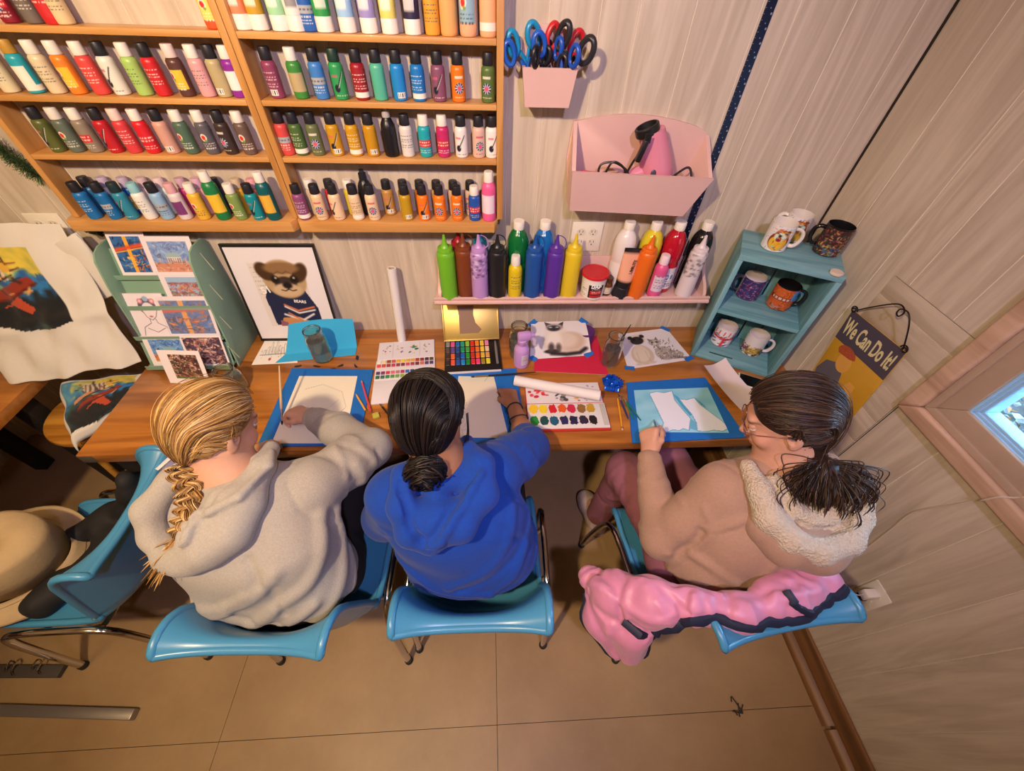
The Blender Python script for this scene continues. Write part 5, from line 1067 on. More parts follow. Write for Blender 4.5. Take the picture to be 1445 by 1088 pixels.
a = [(-.05, .03), (.03, .03), (.045, .045), (.02, .075), (.012, .11), (.015, .15), (-.055, .15), (-.05, .11)]; mb = MB(); mb.prism(a, .0004, M=Matrix(((1, 0, 0, 0), (0, 0, -1, -.0042), (0, 1, 0, 0), (0, 0, 0, 1)))); obj('lid_cutout', mb, mat('lid_brown', '8a6a50', .5), lid)
# ---------- lavender spray bottle
t = thing('spray_bottle', 'small lavender spray bottle beside the siamese cat photo', 'spray bottle', (0.1235, -0.2366, 0.7458), (0, 0, .15)); t.scale = (1.15, 1.15, 1.15); m_lav = mat('lavender_plastic', 'c196d6', .35)
obj('bottle_body', MB().lathe([(.023, 0), (.0265, .003), (.0268, .01), (.0268, .074), (.024, .085), (.015, .094), (.013, .098), (.013, .108)], 28), m_lav, t)
obj('collar', MB().lathe([(.0155, .1005), (.0165, .102), (.0165, .118), (.014, .12)], 24), m_lav, t)
mb = MB(); mb.box((-.017, -.013, .1195), (.03, .013, .148), bev=.007); mb.box((.024, -.008, .128), (.042, .008, .142), bev=.003); obj('spray_head', mb, m_lav, t)
obj('trigger', MB().tube([(.03, 0, .128), (.042, 0, .112), (.043, 0, .094), (.05, 0, .084)], [.005, .0055, .005, .004], 10, flat=1.4), mat('trigger_white', 'd8cce4', .35), t)
a = Art(20, 24, 'dcd2e0'); a.scribble(.1, .1, .9, .9, 5, '555060'); obj('label', a.wrap(.027, .02, .066, -PI/2-.2, -PI/2+.75), PRINT, t, color=True, smooth=80)
# ---------- pet photos
m_tape = mat('painters_tape', '1668bd', .6, noise=(40, .06))
def tape(parent, loc, a, w=.045, h=.022, name='tape_piece', wob=0):
    r = np.random.RandomState(int(abs(loc[0]*1e4))); pts = [(-w/2, -h/2)]+[(w/2+r.uniform(-.002, .002), y) for y in np.linspace(-h/2, h/2, 5)]+[(-w/2+r.uniform(-.002, .002), y) for y in np.linspace(h/2, -h/2, 5)[:-1]]
    return obj(name, MB().prism(pts, .0006), m_tape, parent, loc=loc, rot=(0, 0, a))
a = Art(110, 100, 'ddd8dc')                # siamese cat, seated, facing left
for x_, y_, rx, ry, c_ in ((.56, .36, .37, .3, 'cdbfb2'), (.44, .52, .2, .34, 'd8cdc4'), (.7, .38, .22, .24, 'bfa896'), (.6, .42, .2, .2, 'd2c4b8'), (.4, .44, .12, .24, 'e2dad4')): a.ell(x_, y_, rx, ry, c_, 0, .1, .9)
a.poly([(.24, .99), (.28, .78), (.46, .86)], '4a4048'); a.poly([(.6, .99), (.44, .86), (.56, .76)], '3a3038'); a.ell(.42, .8, .15, .12, 'b3a49e', 0, .05); a.ell(.41, .77, .115, .095, '3a3238', 0, .04); a.ell(.35, .8, .03, .02, 'a8c4d8'); a.ell(.47, .8, .03, .02, 'a8c4d8'); a.ell(.41, .73, .02, .014, '1c181c')
a.ell(.36, .15, .13, .05, '2c2628'); a.ell(.35, .24, .05, .11, '4a4040', 0, .05); a.ell(.47, .23, .045, .1, '5a4c48', 0, .05); a.line([(.36, .1), (.6, .06), (.82, .08), (.92, .17)], .08, '241f22')
c = [(.176, -.052, ZT+.075), (.414, -.048, ZT+.078), (.43, -.19, ZT+.004), (.163, -.212, ZT+.004)]
# purple jar lid and red paper that the photo leans on
mb = MB(); mb.lathe([(0, .0008), (.04, .0008), (.042, .003), (.042, .05), (.04, .054), (0, .054)], 30); o = obj('storage_tub', mb, mat('purple_tub', '5a2c72', .4), loc=(.415, -.085, ZT)); tag(o, 'purple tub mostly hidden behind the siamese cat photo', 'tub')
sheet('colour_paper', [(0.2058, -0.0481, 0.746), (0.4788, -0.0618, 0.746), (0.482, -0.3056, 0.746), (0.1735, -0.2791, 0.746)], Art(6, 6, 'c81e44')); tag(bpy.data.objects['colour_paper.001'], 'crimson sheet of paper under the siamese cat photo', 'paper')
t = thing('cat_photo', 'taped photo print of a seated siamese cat, propped up', 'photo print', np.mean(np.array(c), 0)); 
def bow(P, u, v): P[..., 2] += .012*np.sin(v*PI); return P
o = sheet('print', c, a, PAPER_ART, None, bow, loc=t.location); o.location = (0, 0, 0); o.parent = t
for k, (cu, cv, an) in enumerate(((.03, .97, .7), (.97, .97, -.7), (.04, .03, -.6), (.96, .03, .5))):
    p = quadpt(c, cu, cv); sl = math.atan2(.073, .15); e = tape(t, Vector(p)-t.location+Vector((0, -.0012, .0018)), 0, .04, .022); e.rotation_euler = Euler((sl, 0, 0)).to_matrix().to_4x4().to_euler() ; e.rotation_euler.rotate_axis('Z', an)
a = Art(120, 100, 'dad7e0')                # pug and kitten
a.ell(.3, .32, .18, .28, 'c4b4a6'); a.ell(.29, .36, .13, .23, 'd4c6ba'); a.ell(.31, .77, .16, .16, 'd4c8bc'); a.ell(.31, .74, .12, .12, '2a2426'); a.ell(.2, .84, .045, .05, '1c181c', .4); a.ell(.43, .85, .045, .05, '1c181c', -.4); a.ell(.26, .78, .025, .025, '0c0a0c'); a.ell(.38, .78, .025, .025, '0c0a0c'); a.ell(.2, .08, .06, .035, 'c8bcb0'); a.ell(.4, .08, .06, .035, 'c8bcb0'); a.line([(.22, .1), (.22, .4)], .012, 'b8aca0'); a.line([(.38, .1), (.37, .42)], .012, 'b8aca0')
a.ell(.66, .28, .15, .2, 'a8a09c'); a.ell(.78, .2, .16, .12, '9a928e'); a.ell(.6, .62, .11, .1, 'b0a8a4'); a.poly([(.5, .76), (.52, .64), (.58, .7)], '7a7270'); a.poly([(.68, .78), (.62, .7), (.69, .65)], '7a7270'); a.line([(.82, .1), (.95, .08)], .04, '6a6260'); a.strokes(110, ['3a3434', '5a5250', '6a6462', 'd8d0cc'], .05, .012, (.53, .08, .88, .68), .9); a.ell(.56, .63, .018, .02, '2a3028'); a.ell(.64, .63, .018, .02, '2a3028'); a.ell(.6, .57, .03, .025, 'd8d0cc')
c = [(0.5784, -0.0537, 0.7462), (0.8162, -0.0119, 0.7462), (0.8658, -0.2209, 0.7462), (0.5697, -0.2749, 0.7462)]; t = thing('pug_photo', 'taped photo print of a pug and a tabby kitten', 'photo print', np.mean(np.array(c), 0)); o = sheet('print', c, a, PAPER_ART, None, None, loc=t.location); o.location = (0, 0, 0); o.parent = t
for cu, cv, an in ((.97, .98, -.7), (.96, .03, .5), (.03, .02, -.15)): tape(t, Vector(quadpt(c, cu, cv))-t.location+Vector((0, 0, .0006)), an, .042, .022)
# ---------- painting boards edged with blue tape
def board(label, outer, paper, art, seam=.5, fn=None):
    o_ = [np.array(p) for p in outer]; ctr = np.mean(o_, 0); t = thing('painting_board', label, 'painting board', ctr)
    mb = MB(); mb.prism([tuple((p-ctr)[:2]) for p in (outer[3], outer[2], outer[1], outer[0])], .0045, M=Matrix.Translation((0, 0, .0006))); obj('board', mb, mat('board_brown', '9a7a58', .7), t)
    o4 = [Vector((p-ctr)) for p in o_]; i4 = [Vector(np.array(p)-ctr) for p in paper]
    for k in range(4):
        q = [o4[k]*1.004, o4[(k+1) % 4]*1.004, i4[(k+1) % 4], i4[k]]; mb = MB()
        # each strip overlaps a little into the paper and folds over the board's rim
        top = [Vector((p.x, p.y, .0056+.0003*(k % 2))) for p in q]; low = [Vector((p.x, p.y, .0008)) for p in q[:2]]
        mb.add(top+low, [(0, 1, 2, 3), (1, 0, 4, 5)]); mb.v = [tuple(v) for v in mb.v]; s_ = obj('tape_strip', mb, m_tape, t, smooth=0); sm = s_.modifiers.new('thick', 'SOLIDIFY'); sm.thickness = .0004; sm.offset = 1
    pp = [Vector(p)-Vector(ctr) for p in paper]
    pp = [Vector((v.x, v.y, .0053))*1 for v in pp]; o = sheet('paper', [tuple(v) for v in pp], art, PAPER_ART, t, fn, loc=(0, 0, 0), th=.0004)
    return t
a1 = Art(90, 90, 'e6dfcc'); a1.line([(.18, .78), (.45, .86), (.8, .74), (.92, .5), (.7, .3)], .006, 'a8a090'); a1.line([(.1, .3), (.3, .5), (.6, .45), (.78, .62)], .006, 'a8a090'); a1.ell(.55, .62, .25, .2, 'd8d4c4', 0, .1, .5); a1.line([(.06, .4), (.2, .5)], .012, '4a4650')
board('blue taped painting board with pale sketch before the blonde person', [(-0.8039, -0.2466, 0.745), (-0.4794, -0.2611, 0.745), (-0.4627, -0.6232, 0.745), (-0.8011, -0.6192, 0.745)], [(-0.7624, -0.2908, 0.745), (-0.5343, -0.2956, 0.745), (-0.5124, -0.6159, 0.745), (-0.7577, -0.6089, 0.745)], a1)
a2 = Art(90, 90, 'ddd3c0'); a2.line([(.0, .0), (.06, .3), (.12, .6)], .012, '6a6a60'); a2.line([(.02, .0), (.1, .4)], .006, '6a6a60'); a2.line([(.72, .92), (.82, .99)], .012, '7ab098'); a2.ell(.45, .95, .4, .03, 'b8d0c0', 0, .1, .5); a2.strokes(18, ['7a7a72'], .1, .004, (0, .02, .2, .5), 1.3)
board('blue taped painting board with blank cream paper before the dark bun', [(-0.163, -0.2835, 0.745), (0.1012, -0.2645, 0.745), (0.121, -0.6398, 0.745), (-0.1798, -0.6371, 0.745)], [(-0.1334, -0.3039, 0.745), (0.0096, -0.3108, 0.745), (0.0576, -0.6083, 0.745), (-0.1376, -0.6028, 0.745)], a2)
a3 = Art(150, 110, '8cc8de'); a3.r = np.random.RandomState(8)
for k in range(70): a3.ell(a3.r.uniform(0, 1), a3.r.uniform(0, 1), a3.r.uniform(.05, .14), a3.r.uniform(.05, .14), ['6ab8d8', 'a8dcec', '8ccce0', 'b8e4f0', '5aa8cc'][a3.r.randint(5)], 0, .12, .35)
cat = [(.26, .06), (.3, .2), (.26, .5), (.22, .78), (.2, .9), (.3, .94), (.38, .9), (.5, .94), (.5, .72), (.56, .5), (.62, .3), (.56, .05), (.5, .09), (.46, .05), (.38, .06), (.32, .02)]
kit = [(.66, .04), (.68, .2), (.66, .4), (.6, .62), (.56, .74), (.66, .72), (.76, .76), (.8, .6), (.9, .4), (.98, .24), (1.02, .1), (.94, .04), (.84, .06), (.76, .03)]
W3 = 'dfe2ee'
for pg in (cat, kit): a3.line(pg+[pg[0]], .022, '2f8ab8', .8); a3.poly(pg, W3)
a3.poly([(.5, .88), (.56, .6), (.63, .35), (.66, .4), (.6, .62), (.56, .8)], '4aa4cc'); a3.poly([(.62, .3), (.58, .08), (.66, .04), (.68, .2)], '6ab0d0'); a3.poly([(.77, .78), (.82, .6), (.88, .5), (.82, .66)], '2f7aa8')
board('blue taped painting of two white cat silhouettes on aqua', [(0.5447, -0.3534, 0.745), (0.8766, -0.3329, 0.745), (0.9161, -0.6291, 0.745), (0.4945, -0.6416, 0.745)], [(0.5629, -0.3957, 0.745), (0.8675, -0.3874, 0.745), (0.8611, -0.6089, 0.745), (0.5295, -0.5967, 0.745)], a3)
# ---------- red watercolour set with open lid, paper tube across it
t = thing('watercolor_set', 'red edged watercolour box with fourteen round colours', 'paint palette', (.281, -.52, ZT+.001), (0, 0, -.0)); m_rt = mat('red_tin', 'c23a34', .3); m_wt = mat('enamel_white', 'dcd8d6', .25)
obj('tray', MB().box((-.152, -.066, 0), (.149, .058, .012), bev=.003), m_rt, t); obj('inner_tray', MB().box((-.149, -.06, .0121), (.146, .055, .0145), bev=.002), m_wt, t)
for r_, cs in enumerate((['e8c02a', 'e8cc28', 'c8222e', 'd85a20', 'c42448', '8a6430', 'b8922a'], ['1f8a34', '1a4a4a', '1c5a78', '242a58', '222048', '2c2440', '1c1a1c'])):
    for k, c_ in enumerate(cs):
        x, y = -.127+k*.036, .03-r_*.055; mb = MB(); r = np.random.RandomState(k+r_*9); pg = [(x+(.0145+.0018*r.normal())*abs(math.cos(q_))**.6*np.sign(math.cos(q_)), y+(.019+.002*r.normal())*abs(math.sin(q_))**.6*np.sign(math.sin(q_))) for q_ in np.linspace(0, 2*PI, 25)[:-1]]
        mb.prism(pg, .0018, M=Matrix.Translation((0, 0, .0146))); obj('paint_cake', mb, mat('pan_'+c_, c_, .35), t)
mb = MB(); mb.box((.125, -.05, .0146), (.143, .05, .0155), bev=.0005); obj('brush_slot', mb, mat('slot_grey', 'b8b4ae', .4), t)
lidp = Matrix.Translation((0, .066, .003))
obj('open_lid', MB().box((-.152, .0615, 0), (.149, .172, .005), bev=.002), m_rt, t)
a = Art(140, 60, 'd8d2d4'); a.r = np.random.RandomState(6); a.spots(14, ['c8283a', 'd84a58', 'b01f34'], .06, (.02, .2, .3, .8)); a.spots(10, ['4a4648', '2c282c', '8a8688'], .06, (.4, .1, .55, .6)); a.spots(8, ['c8a07a', 'd8a860', '8a6a50'], .05, (.55, .1, .7, .6)); a.spots(10, ['c86a6a', 'e0b8b0', '8a8ac0'], .04, (.72, .1, .98, .9)); obj('mixing_lid', a.flat(.293, .104), PRINT, t, loc=(-.0015, .117, .0054), color=True)
p, q_ = Vector((.09, -.355, ZT+.03)), Vector((.41, -.447, ZT+.0355)); d = q_-p; t = thing('paper_roll', 'white rolled paper lying across the red paint box lid', 'paper roll', p, d.to_track_quat('Z', 'Y').to_euler())
L_ = d.length; obj('rolled_paper', MB().lathe([(.0195, 0), (.0205, .001), (.0205, L_-.001), (.0195, L_), (.0165, L_), (.016, L_-.01), (.016, .01), (.0165, 0), (.0195, 0)], 28), mat('roll_white'), t)
# ---------- blue foil rosette
p = (0.4776, -0.3674, 0.745); t = thing('foil_rosette', 'crumpled shiny blue foil rosette on the table', 'rosette', (p[0], p[1]-.006, ZT+.001)); t.scale = (1.45, 1.45, 1.3); r = np.random.RandomState(12); mb = MB()
for k in range(46):
    th, ph = r.uniform(0, 2*PI), r.uniform(.1, 1.5); dd = Vector((math.cos(th)*math.sin(ph), math.sin(th)*math.sin(ph), math.cos(ph)*.75)); c_ = dd*r.uniform(.016, .028)+Vector((0, 0, .016)); u = dd.orthogonal().normalized(); v = dd.cross(u); s_ = r.uniform(.009, .015); P = []
    for i in range(5): P.append([c_+(u*math.cos(x)*s_*(i/4)+v*math.sin(x)*s_*(i/4))+dd*(s_*.7*math.sin(3*x+k)*(i/4)**2*.5-.006*(1-i/4)) for x in np.linspace(0, 2*PI, 13)[:-1]])
    mb.grid(np.array(P).transpose(1, 0, 2), closed_u=True)
obj('foil_petals', mb, mat('blue_foil', '1a5fd0', .22, .35), t, smooth=25); obj('core', MB().ball((0, 0, .018), .017, 14), mat('blue_foil'), t)
# ---------- pencils and brushes
def pencil(label, a, b, c, group=None, eraser='d8a8a0'):
    a, b = Vector(a), Vector(b); d = (b-a); L_ = d.length; t = thing('pencil', label, 'pencil', a, d.to_track_quat('Z', 'Y').to_euler(), group)
    obj('shaft', MB().lathe([(.0036, .014), (.0036, L_-.016)], 6), mat('pencil_'+c, c, .35), t, smooth=10)
    if eraser: obj('ferrule', MB().lathe([(.0037, .007), (.0037, .0139)], 12), mat('ferrule_b8a88a', 'b8a88a', .3, .9), t); obj('eraser', MB().lathe([(.003, .0), (.0034, .001), (.0034, .0069)], 12), mat('eraser_'+eraser, eraser, .7), t)
    else: obj('end_cap', MB().lathe([(.003, .002), (.0036, .004), (.0036, .0139)], 12), mat('pencil_'+c), t)
    obj('sharpened_tip', MB().lathe([(.0036, L_-.0159), (.0012, L_-.004)], 12), mat('pencil_wood', 'd8b080', .7), t); obj('lead', MB().lathe([(.0012, L_-.0039), (0, L_)], 10), mat('pencil_lead_'+c, '2a2a2e' if eraser else c, .5), t); return t
def on(p, z=.0048): return (p[0], p[1], ZT+z)
pencil('red pencil lying beside the taped board near the grey sleeve', on((-0.4456, -0.4843), .0115), on((-0.512, -0.323), .0115), 'd8484e', None, None)
pencil('yellow pencil next to the red one near the grey sleeve', on((-0.465, -0.4772), .0115), on((-0.5191, -0.393), .0115), 'e8a82a', None, None)
pencil('yellow pencil with pink eraser below the blue rosette', on((0.4719, -0.5858)), on((0.4891, -0.4309)), 'e09a2a')
brush('b', 'teal handled paintbrush lying across the edge of the cat painting', on((0.5475, -0.5493), .012), on((0.5056, -0.4203), .006), '1f6a6a', 'c8b89a', '6a5a4a', .0042, 'brushes beside the blue rosette')
brush('b', 'green handled paintbrush second from the blue rosette', on((0.5225, -0.5421), .012), on((0.5115, -0.4314), .0055), '2a7a5a', 'b8a88a', '7a4a3a', .0038, 'brushes beside the blue rosette')
brush('b', 'dark blue paintbrush closest to the yellow pencil', on((0.5055, -0.5351), .005), on((0.4961, -0.4128), .005), '1f3a78', 'b8b0a8', '4a3a34', .0036, 'brushes beside the blue rosette')
brush('b', 'black paintbrush lying left of the dark haired person', on((-0.3567, -0.5256), .0045), on((-0.4294, -0.4304), .0045), '24201f', '8a8478', '3a3230', .0034)
mb = MB(); mb.box((-.012, -.012, .0008), (.012, .012, .012), bev=.003); o = obj('pencil_sharpener', mb, mat('sharpener_yellow', 'b8b04a', .4), loc=on((-0.4251, -0.498), 0), rot=(0, 0, .4)); tag(o, 'small yellow green sharpener beside the red pencil', 'sharpener')
# ---------- curled sheet and phone by the crate
a = Art(40, 60, 'ddd0d6'); a.ell(.5, .7, .4, .3, 'e0c8bc', 0, .4, .5)
def curlf(P, u, v):
    P[..., 2] += .05*(1-u)**2*0+.055*np.abs(u-.55)**1.6*(.4+.6*v)+.03*v**2; return P
c = [(0.8693, -0.3104, 0.747), (0.9772, -0.2626, 0.747), (1.039, -0.4233, 0.747), (0.9359, -0.5477, 0.747)]
c = [(.862, -.31, ZT+.003), (.975, -.262, ZT+.003), (1.045, -.43, ZT+.003), (.945, -.52, ZT+.009)]
o = sheet('curled_paper', c, a, PAPER_ART, None, curlf); tag(o, 'curled white sheet of paper lying between painting and crate', 'paper')
t = thing('phone', 'black phone in a white case near the foot of the crate', 'phone', (1.075, -.372, ZT+.001), (0, 0, -.47)); obj('case', MB().box((-.07, -.036, 0), (.07, .036, .009), bev=.004), mat('white_gloss'), t); obj('screen', MB().box((-.064, -.031, .0091), (.064, .031, .0096)), mat('screen_black', '141316', .12), t)
# paper tube poking out over the table's front edge
a_, b_ = Vector((-1.012, -0.63, 0.7665)), Vector((-1.054, -0.7214, 0.7665)); t = thing('paper_roll', 'loosely rolled white paper over the table edge beside the blonde braid', 'paper roll', a_, (b_-a_).to_track_quat('Z', 'Y').to_euler())
P = []; L_ = (b_-a_).length
for f in np.linspace(0, 1, 6): P.append([(.019*(1+.1*x/6)*math.cos(x+1.2), .019*(1+.1*x/6)*math.sin(x+1.2), f*L_) for x in np.linspace(0, 5.4, 30)])
mb = MB(); mb.grid(np.array(P)); o = obj('rolled_sheet', mb, mat('roll_white'), t, smooth=80); sm = o.modifiers.new('thick', 'SOLIDIFY'); sm.thickness = .0008
# ---------- stool with folded painted cloth, hanging shirt
t = thing('stool', 'round yellow wooden stool beside the table end', 'stool', (-1.6, -.325, 0)); m_st = wood('stool_wood', 'c8913a', '96601f', axis=0, scale=.8, rough=.4)
obj('seat', MB().lathe([(.0, .585), (.16, .585), (.172, .592), (.175, .602), (.172, .612), (.16, .617), (0, .617)], 40), m_st, t)
for k in range(4): a_ = PI/4+k*PI/2; obj('leg', MB().tube([(.12*math.cos(a_), .12*math.sin(a_), .584), (.165*math.cos(a_), .165*math.sin(a_), .001)], .013, 12), m_st, t)
obj('foot_ring', MB().tube([(.146*math.cos(x), .146*math.sin(x), .2) for x in np.linspace(0, 2*PI, 33)[:-1]], .008, 8, closed=True), m_st, t)
def boat_art(nu, nv):
    a = Art(nu, nv, 'd9d2c4'); a.r = np.random.RandomState(21); S = (.0, .0, 1, 1)
    a.rect(0, 0, 1, 1, '4a86a8'); a.strokes(110, ['3f86b8', '5a9ab0', '8ab07a', 'c8c060', '2f6a9a'], .2, .07, (0, .45, 1, 1)); a.strokes(80, ['d8c24a', 'e0d070', 'b8b04a'], .2, .07, (.45, .62, 1, 1)); a.strokes(90, ['1f2a30', '1c4a3a', '2a3a48', '2a5a8a'], .2, .08, (0, 0, 1, .42)); a.strokes(40, ['1f5a9a', '2a78b8'], .15, .06, (.6, .3, 1, .6)); a.strokes(120, ['17191c', '22201e', '14181c'], .16, .07, (.1, .0, 1, .24))
    a.poly([(.2, .32), (.28, .42), (.8, .62), (.86, .52), (.5, .34)], '8a2f1c'); a.line([(.2, .32), (.5, .35), (.86, .53)], .03, '5a1c14'); a.poly([(.3, .24), (.42, .28), (.62, .4), (.7, .2), (.62, .16), (.5, .28)], 'b8482a'); a.poly([(.15, .48), (.45, .56), (.46, .64), (.14, .56)], 'c88a6a')
    a.poly([(.3, .62), (.34, .88), (.62, .84), (.66, .6)], 'd8ccb8'); 
    for k in range(5): a.line([(.34+k*.06, .62+.0*k), (.36+k*.06, .84)], .02, '5a3024')
    a.line([(.28, .5), (.7, .66)], .02, '2a1c1c'); a.line([(.5, .6), (.44, .95)], .025, '3a2420'); a.rect(.62, .7, .72, .84, 'd8a83a'); a.strokes(26, ['3a2018', '8a3a20', 'd8a050'], .08, .02, (.25, .4, .75, .85)); return a
m_cloth = mat('white_cotton', attr=True, rough=.95, sheen=.2, bump=(55, .25))
bo = boat_art(90, 90)
def cloth_sheet(name, fn, nu, nv, art, box, base='d8d3cb', parent=None, thick=.003, loc=(0, 0, 0)):
    a = Art(nu, nv, base); x0, y0, x1, y1 = box
    iu = np.clip(((a.u-x0)/(x1-x0)*(art.c.shape[0]-1)).round().astype(int), 0, art.c.shape[0]-1); iv = np.clip(((a.v-y0)/(y1-y0)*(art.c.shape[1]-1)).round().astype(int), 0, art.c.shape[1]-1); mk = (a.u >= x0) & (a.u <= x1) & (a.v >= y0+.03*np.sin(a.u*9)) & (a.v <= y1); a.c[mk] = art.c[iu, iv][mk]
    P = fn(a.u, a.v)-np.array(loc); mb = MB(); mb.grid(P, a.c); o = obj(name, mb, m_cloth, parent, loc=loc if not parent else (0, 0, 0), color=True, smooth=80); s_ = o.modifiers.new('thick', 'SOLIDIFY'); s_.thickness = thick; s_.offset = -1; return o
SL = (-1.75, -.2, .76)
t = thing('t_shirt', 'white t-shirt with painted boat hanging by the wall at left', 't-shirt', SL)
def shirtf(u, v):
    # v: 1 shoulders, 0 hem ; u: 0 left, 1 right
    tl, tr, br, bl = np.array((-1.93, -.05, 1.285)), np.array((-1.435, -.05, 1.262)), np.array((-1.392, -.222, .772)), np.array((-1.82, -.315, .752))
    ux, vx = u[..., None], v[..., None]; P = tl*(1-ux)*vx+tr*ux*vx+br*ux*(1-vx)+bl*(1-ux)*(1-vx)
    P[..., 1] -= .03*np.sin(u*PI)**.8*(.4+.6*v)+.006*np.sin(u*17+v*9)*(1-v*.5)+.004*np.sin(u*31-v*13)+.008*np.exp(-((v-.32-.1*u)/.05)**2); P[..., 2] += .012*np.sin(u*11+1)*(1-v)*.6-.012*(1-np.sin(u*PI))*v; return P
cloth_sheet('shirt_body', shirtf, 120, 130, bo, (.12, .36, .74, .86), parent=t, loc=SL)
def sleeve(u, v):
    # a short tube from the shoulder down to the cuff
    a = u*2*PI; c0, c1 = np.array((-1.462, -.058, 1.2)), np.array((-1.418, -.085, 1.0)); ax = c1-c0
    C = c0+(1-v)[..., None]*ax; W = np.array((.88, -.05, .35)); W = W/np.linalg.norm(W); N = np.array((0, -1, 0.)); rw = .065+.012*(1-v)+.006*np.sin(v*9+u*12); rn = .018+.008*(1-v); 
    return C+np.cos(a)[..., None]*W*rw[..., None]+np.sin(a)[..., None]*N*rn[..., None]
cloth_sheet('sleeve', sleeve, 60, 40, bo, (2, 2, 3, 3), parent=t, loc=SL)
FL = (-1.56, -.33, .62)
t = thing('painted_cloth', 'folded white cloth with the painted boat lying on the stool', 'cloth', FL)
def foldf(u, v):
    tl, tr, br, bl = np.array((-1.745, -.262, .7)), np.array((-1.43, -.2, .69)), np.array((-1.404, -.33, .685)), np.array((-1.535, -.535, .672))
    ux, vx = u[..., None], v[..., None]; P = tl*(1-ux)*vx+tr*ux*vx+br*ux*(1-vx)+bl*(1-ux)*(1-vx); P[..., 2] += .022*np.sin(u*PI)*np.sin(v*PI)+.004*np.sin(u*14+v*5)-.03*np.clip((.1-u)/.1, 0, 1)**2-.03*np.clip((.06-v)/.06, 0, 1)**2; P[..., 0] += .006*np.sin(v*13); return P
cloth_sheet('top_layer', foldf, 80, 70, bo, (.07, .06, .9, .96), parent=t, loc=FL)
fd = Field((-1.78, -.56, .6), (-1.38, -.18, .71), .006); fd.chain([(-1.7, -.27, .645), (-1.55, -.45, .642)], [.022, .022], k=.03); fd.chain([(-1.62, -.26, .645), (-1.5, -.43, .645)], [.024, .024], k=.03); fd.chain([(-1.54, -.25, .645), (-1.45, -.36, .645)], [.024, .022], k=.03); fd.ripple(.002, 60, 4)
V, F = fd.surf(); V = fd.relax(V, F, 2)-np.array(FL); obj('under_layers', np_mesh('under_layers', V, F), mat('cotton_plain', 'd6cfc2', .95), t)

# ================================================================ blue plastic chairs with chrome frames
m_blue = mat('chair_blue', '4489b2', .3, noise=(5, .05)); m_chrome = mat('chrome', 'c8c4c0', .14, 1)
m_foot = mat('rubber_foot', '2a2826', .7)
def chair(label, loc, rot, group='blue plastic chairs'):
    t = thing('plastic_chair', label, 'chair', loc, (0, 0, rot), group)
    prof = spline([(.215, .400), (.205, .425), (.17, .436), (.05, .424), (-.08, .418), (-.16, .432), (-.2, .475), (-.218, .54), (-.238, .63), (-.256, .71), (-.268, .752), (-.28, .766), (-.294, .762)], 4)
    S = np.linspace(0, 1, len(prof)); n = 25; T = np.linspace(-1, 1, n); P = np.zeros((len(prof), n, 3)); st = np.array(prof)
    tan = np.gradient(st, axis=0); tan /= np.linalg.norm(tan, axis=1)[:, None]; nor = np.stack([tan[:, 1], -tan[:, 0]], 1)   # toward the sitter
    for i, s in enumerate(S):
        z = st[i, 1]; hw = np.interp(s, [0, .2, .45, .55, .72, .9, 1], [.195, .212, .216, .214, .205, .2, .196]); cu = np.interp(s, [0, .1, .3, .48, .6, .8, .93, 1], [.0, .012, .03, .075, .075, .062, .052, .046])
        cc = cu*np.abs(T)**2.6; w = hw*np.sign(T)*np.abs(T)**.96
        P[i, :, 0] = w*(1-.03*np.abs(T)**4); P[i, :, 1] = st[i, 0]+nor[i, 0]*cc*1.0; P[i, :, 2] = z+nor[i, 1]*cc
        if s > .8: P[i, :, 2] -= .012*np.abs(T)**6*(s-.8)/.2
    if nor[20][1] < 0: P[..., 1:] = P[..., 1:]
    du = np.gradient(P, axis=0); dv = np.gradient(P, axis=1); N = np.cross(dv, du); N /= np.linalg.norm(N, axis=2)[..., None]+1e-9
    th = .0055; A, B = P+N*th, P-N*th; nu, nv = P.shape[:2]; mb = MB(); mb.grid(A); mb.grid(B); mb.f = [f for f in mb.f]
    idx = [(i, 0) for i in range(nu)]+[(nu-1, j) for j in range(1, nv)]+[(i, nv-1) for i in range(nu-2, -1, -1)]+[(0, j) for j in range(nv-2, 0, -1)]
    # rounded rim bead along the whole edge
    mb.tube([tuple(P[i, j]) for i, j in idx], .0105, 10, closed=True)
    bm = bmesh.new(); me0 = mb.mesh('t'); bm.from_mesh(me0); bmesh.ops.recalc_face_normals(bm, faces=bm.faces); mb2 = MB(); mb2.bm(bm); bpy.data.meshes.remove(me0)
    obj('seat_shell', mb2, m_blue, t, smooth=50)
    for sx in (-1, 1):
        pts = spline([(sx*.25, -.222, .012), (sx*.246, -.205, .16), (sx*.24, -.178, .33), (sx*.237, -.15, .425), (sx*.236, -.1, .46), (sx*.236, .0, .47), (sx*.236, .09, .468), (sx*.238, .15, .445), (sx*.242, .185, .36), (sx*.248, .22, .16), (sx*.252, .24, .012)], 6)
        obj('side_frame', MB().tube(pts, .0125, 14, flat=.8), m_chrome, t)
        for x_, y in ((.25, -.222), (.252, .24)): obj('rubber_foot', MB().lathe([(.014, .0005), (.0155, .003), (.0145, .02), (.012, .024)], 14, M=Matrix.Translation((sx*x_, y, 0))), m_foot, t)
    for y in (-.09, .08): obj('cross_bar', MB().tube(spline([(-.234, y, .462), (-.222, y, .425), (-.19, y, .402), (0, y, .4), (.19, y, .402), (.222, y, .425), (.234, y, .462)], 5), .009, 10), m_chrome, t)
    return t
chair('blue plastic chair under the person in the grey hoodie', (-.587, -.918, 0), -.04)
chair('blue plastic chair under the person in the blue hoodie', (-.055, -.895, 0), -.015)
chair('blue plastic chair with the pink jacket over its back', (.698, -.93, 0), .13)
chair('blue plastic chair at far left turned to the side table', (-1.36, -.855, 0), PI/2+.02)
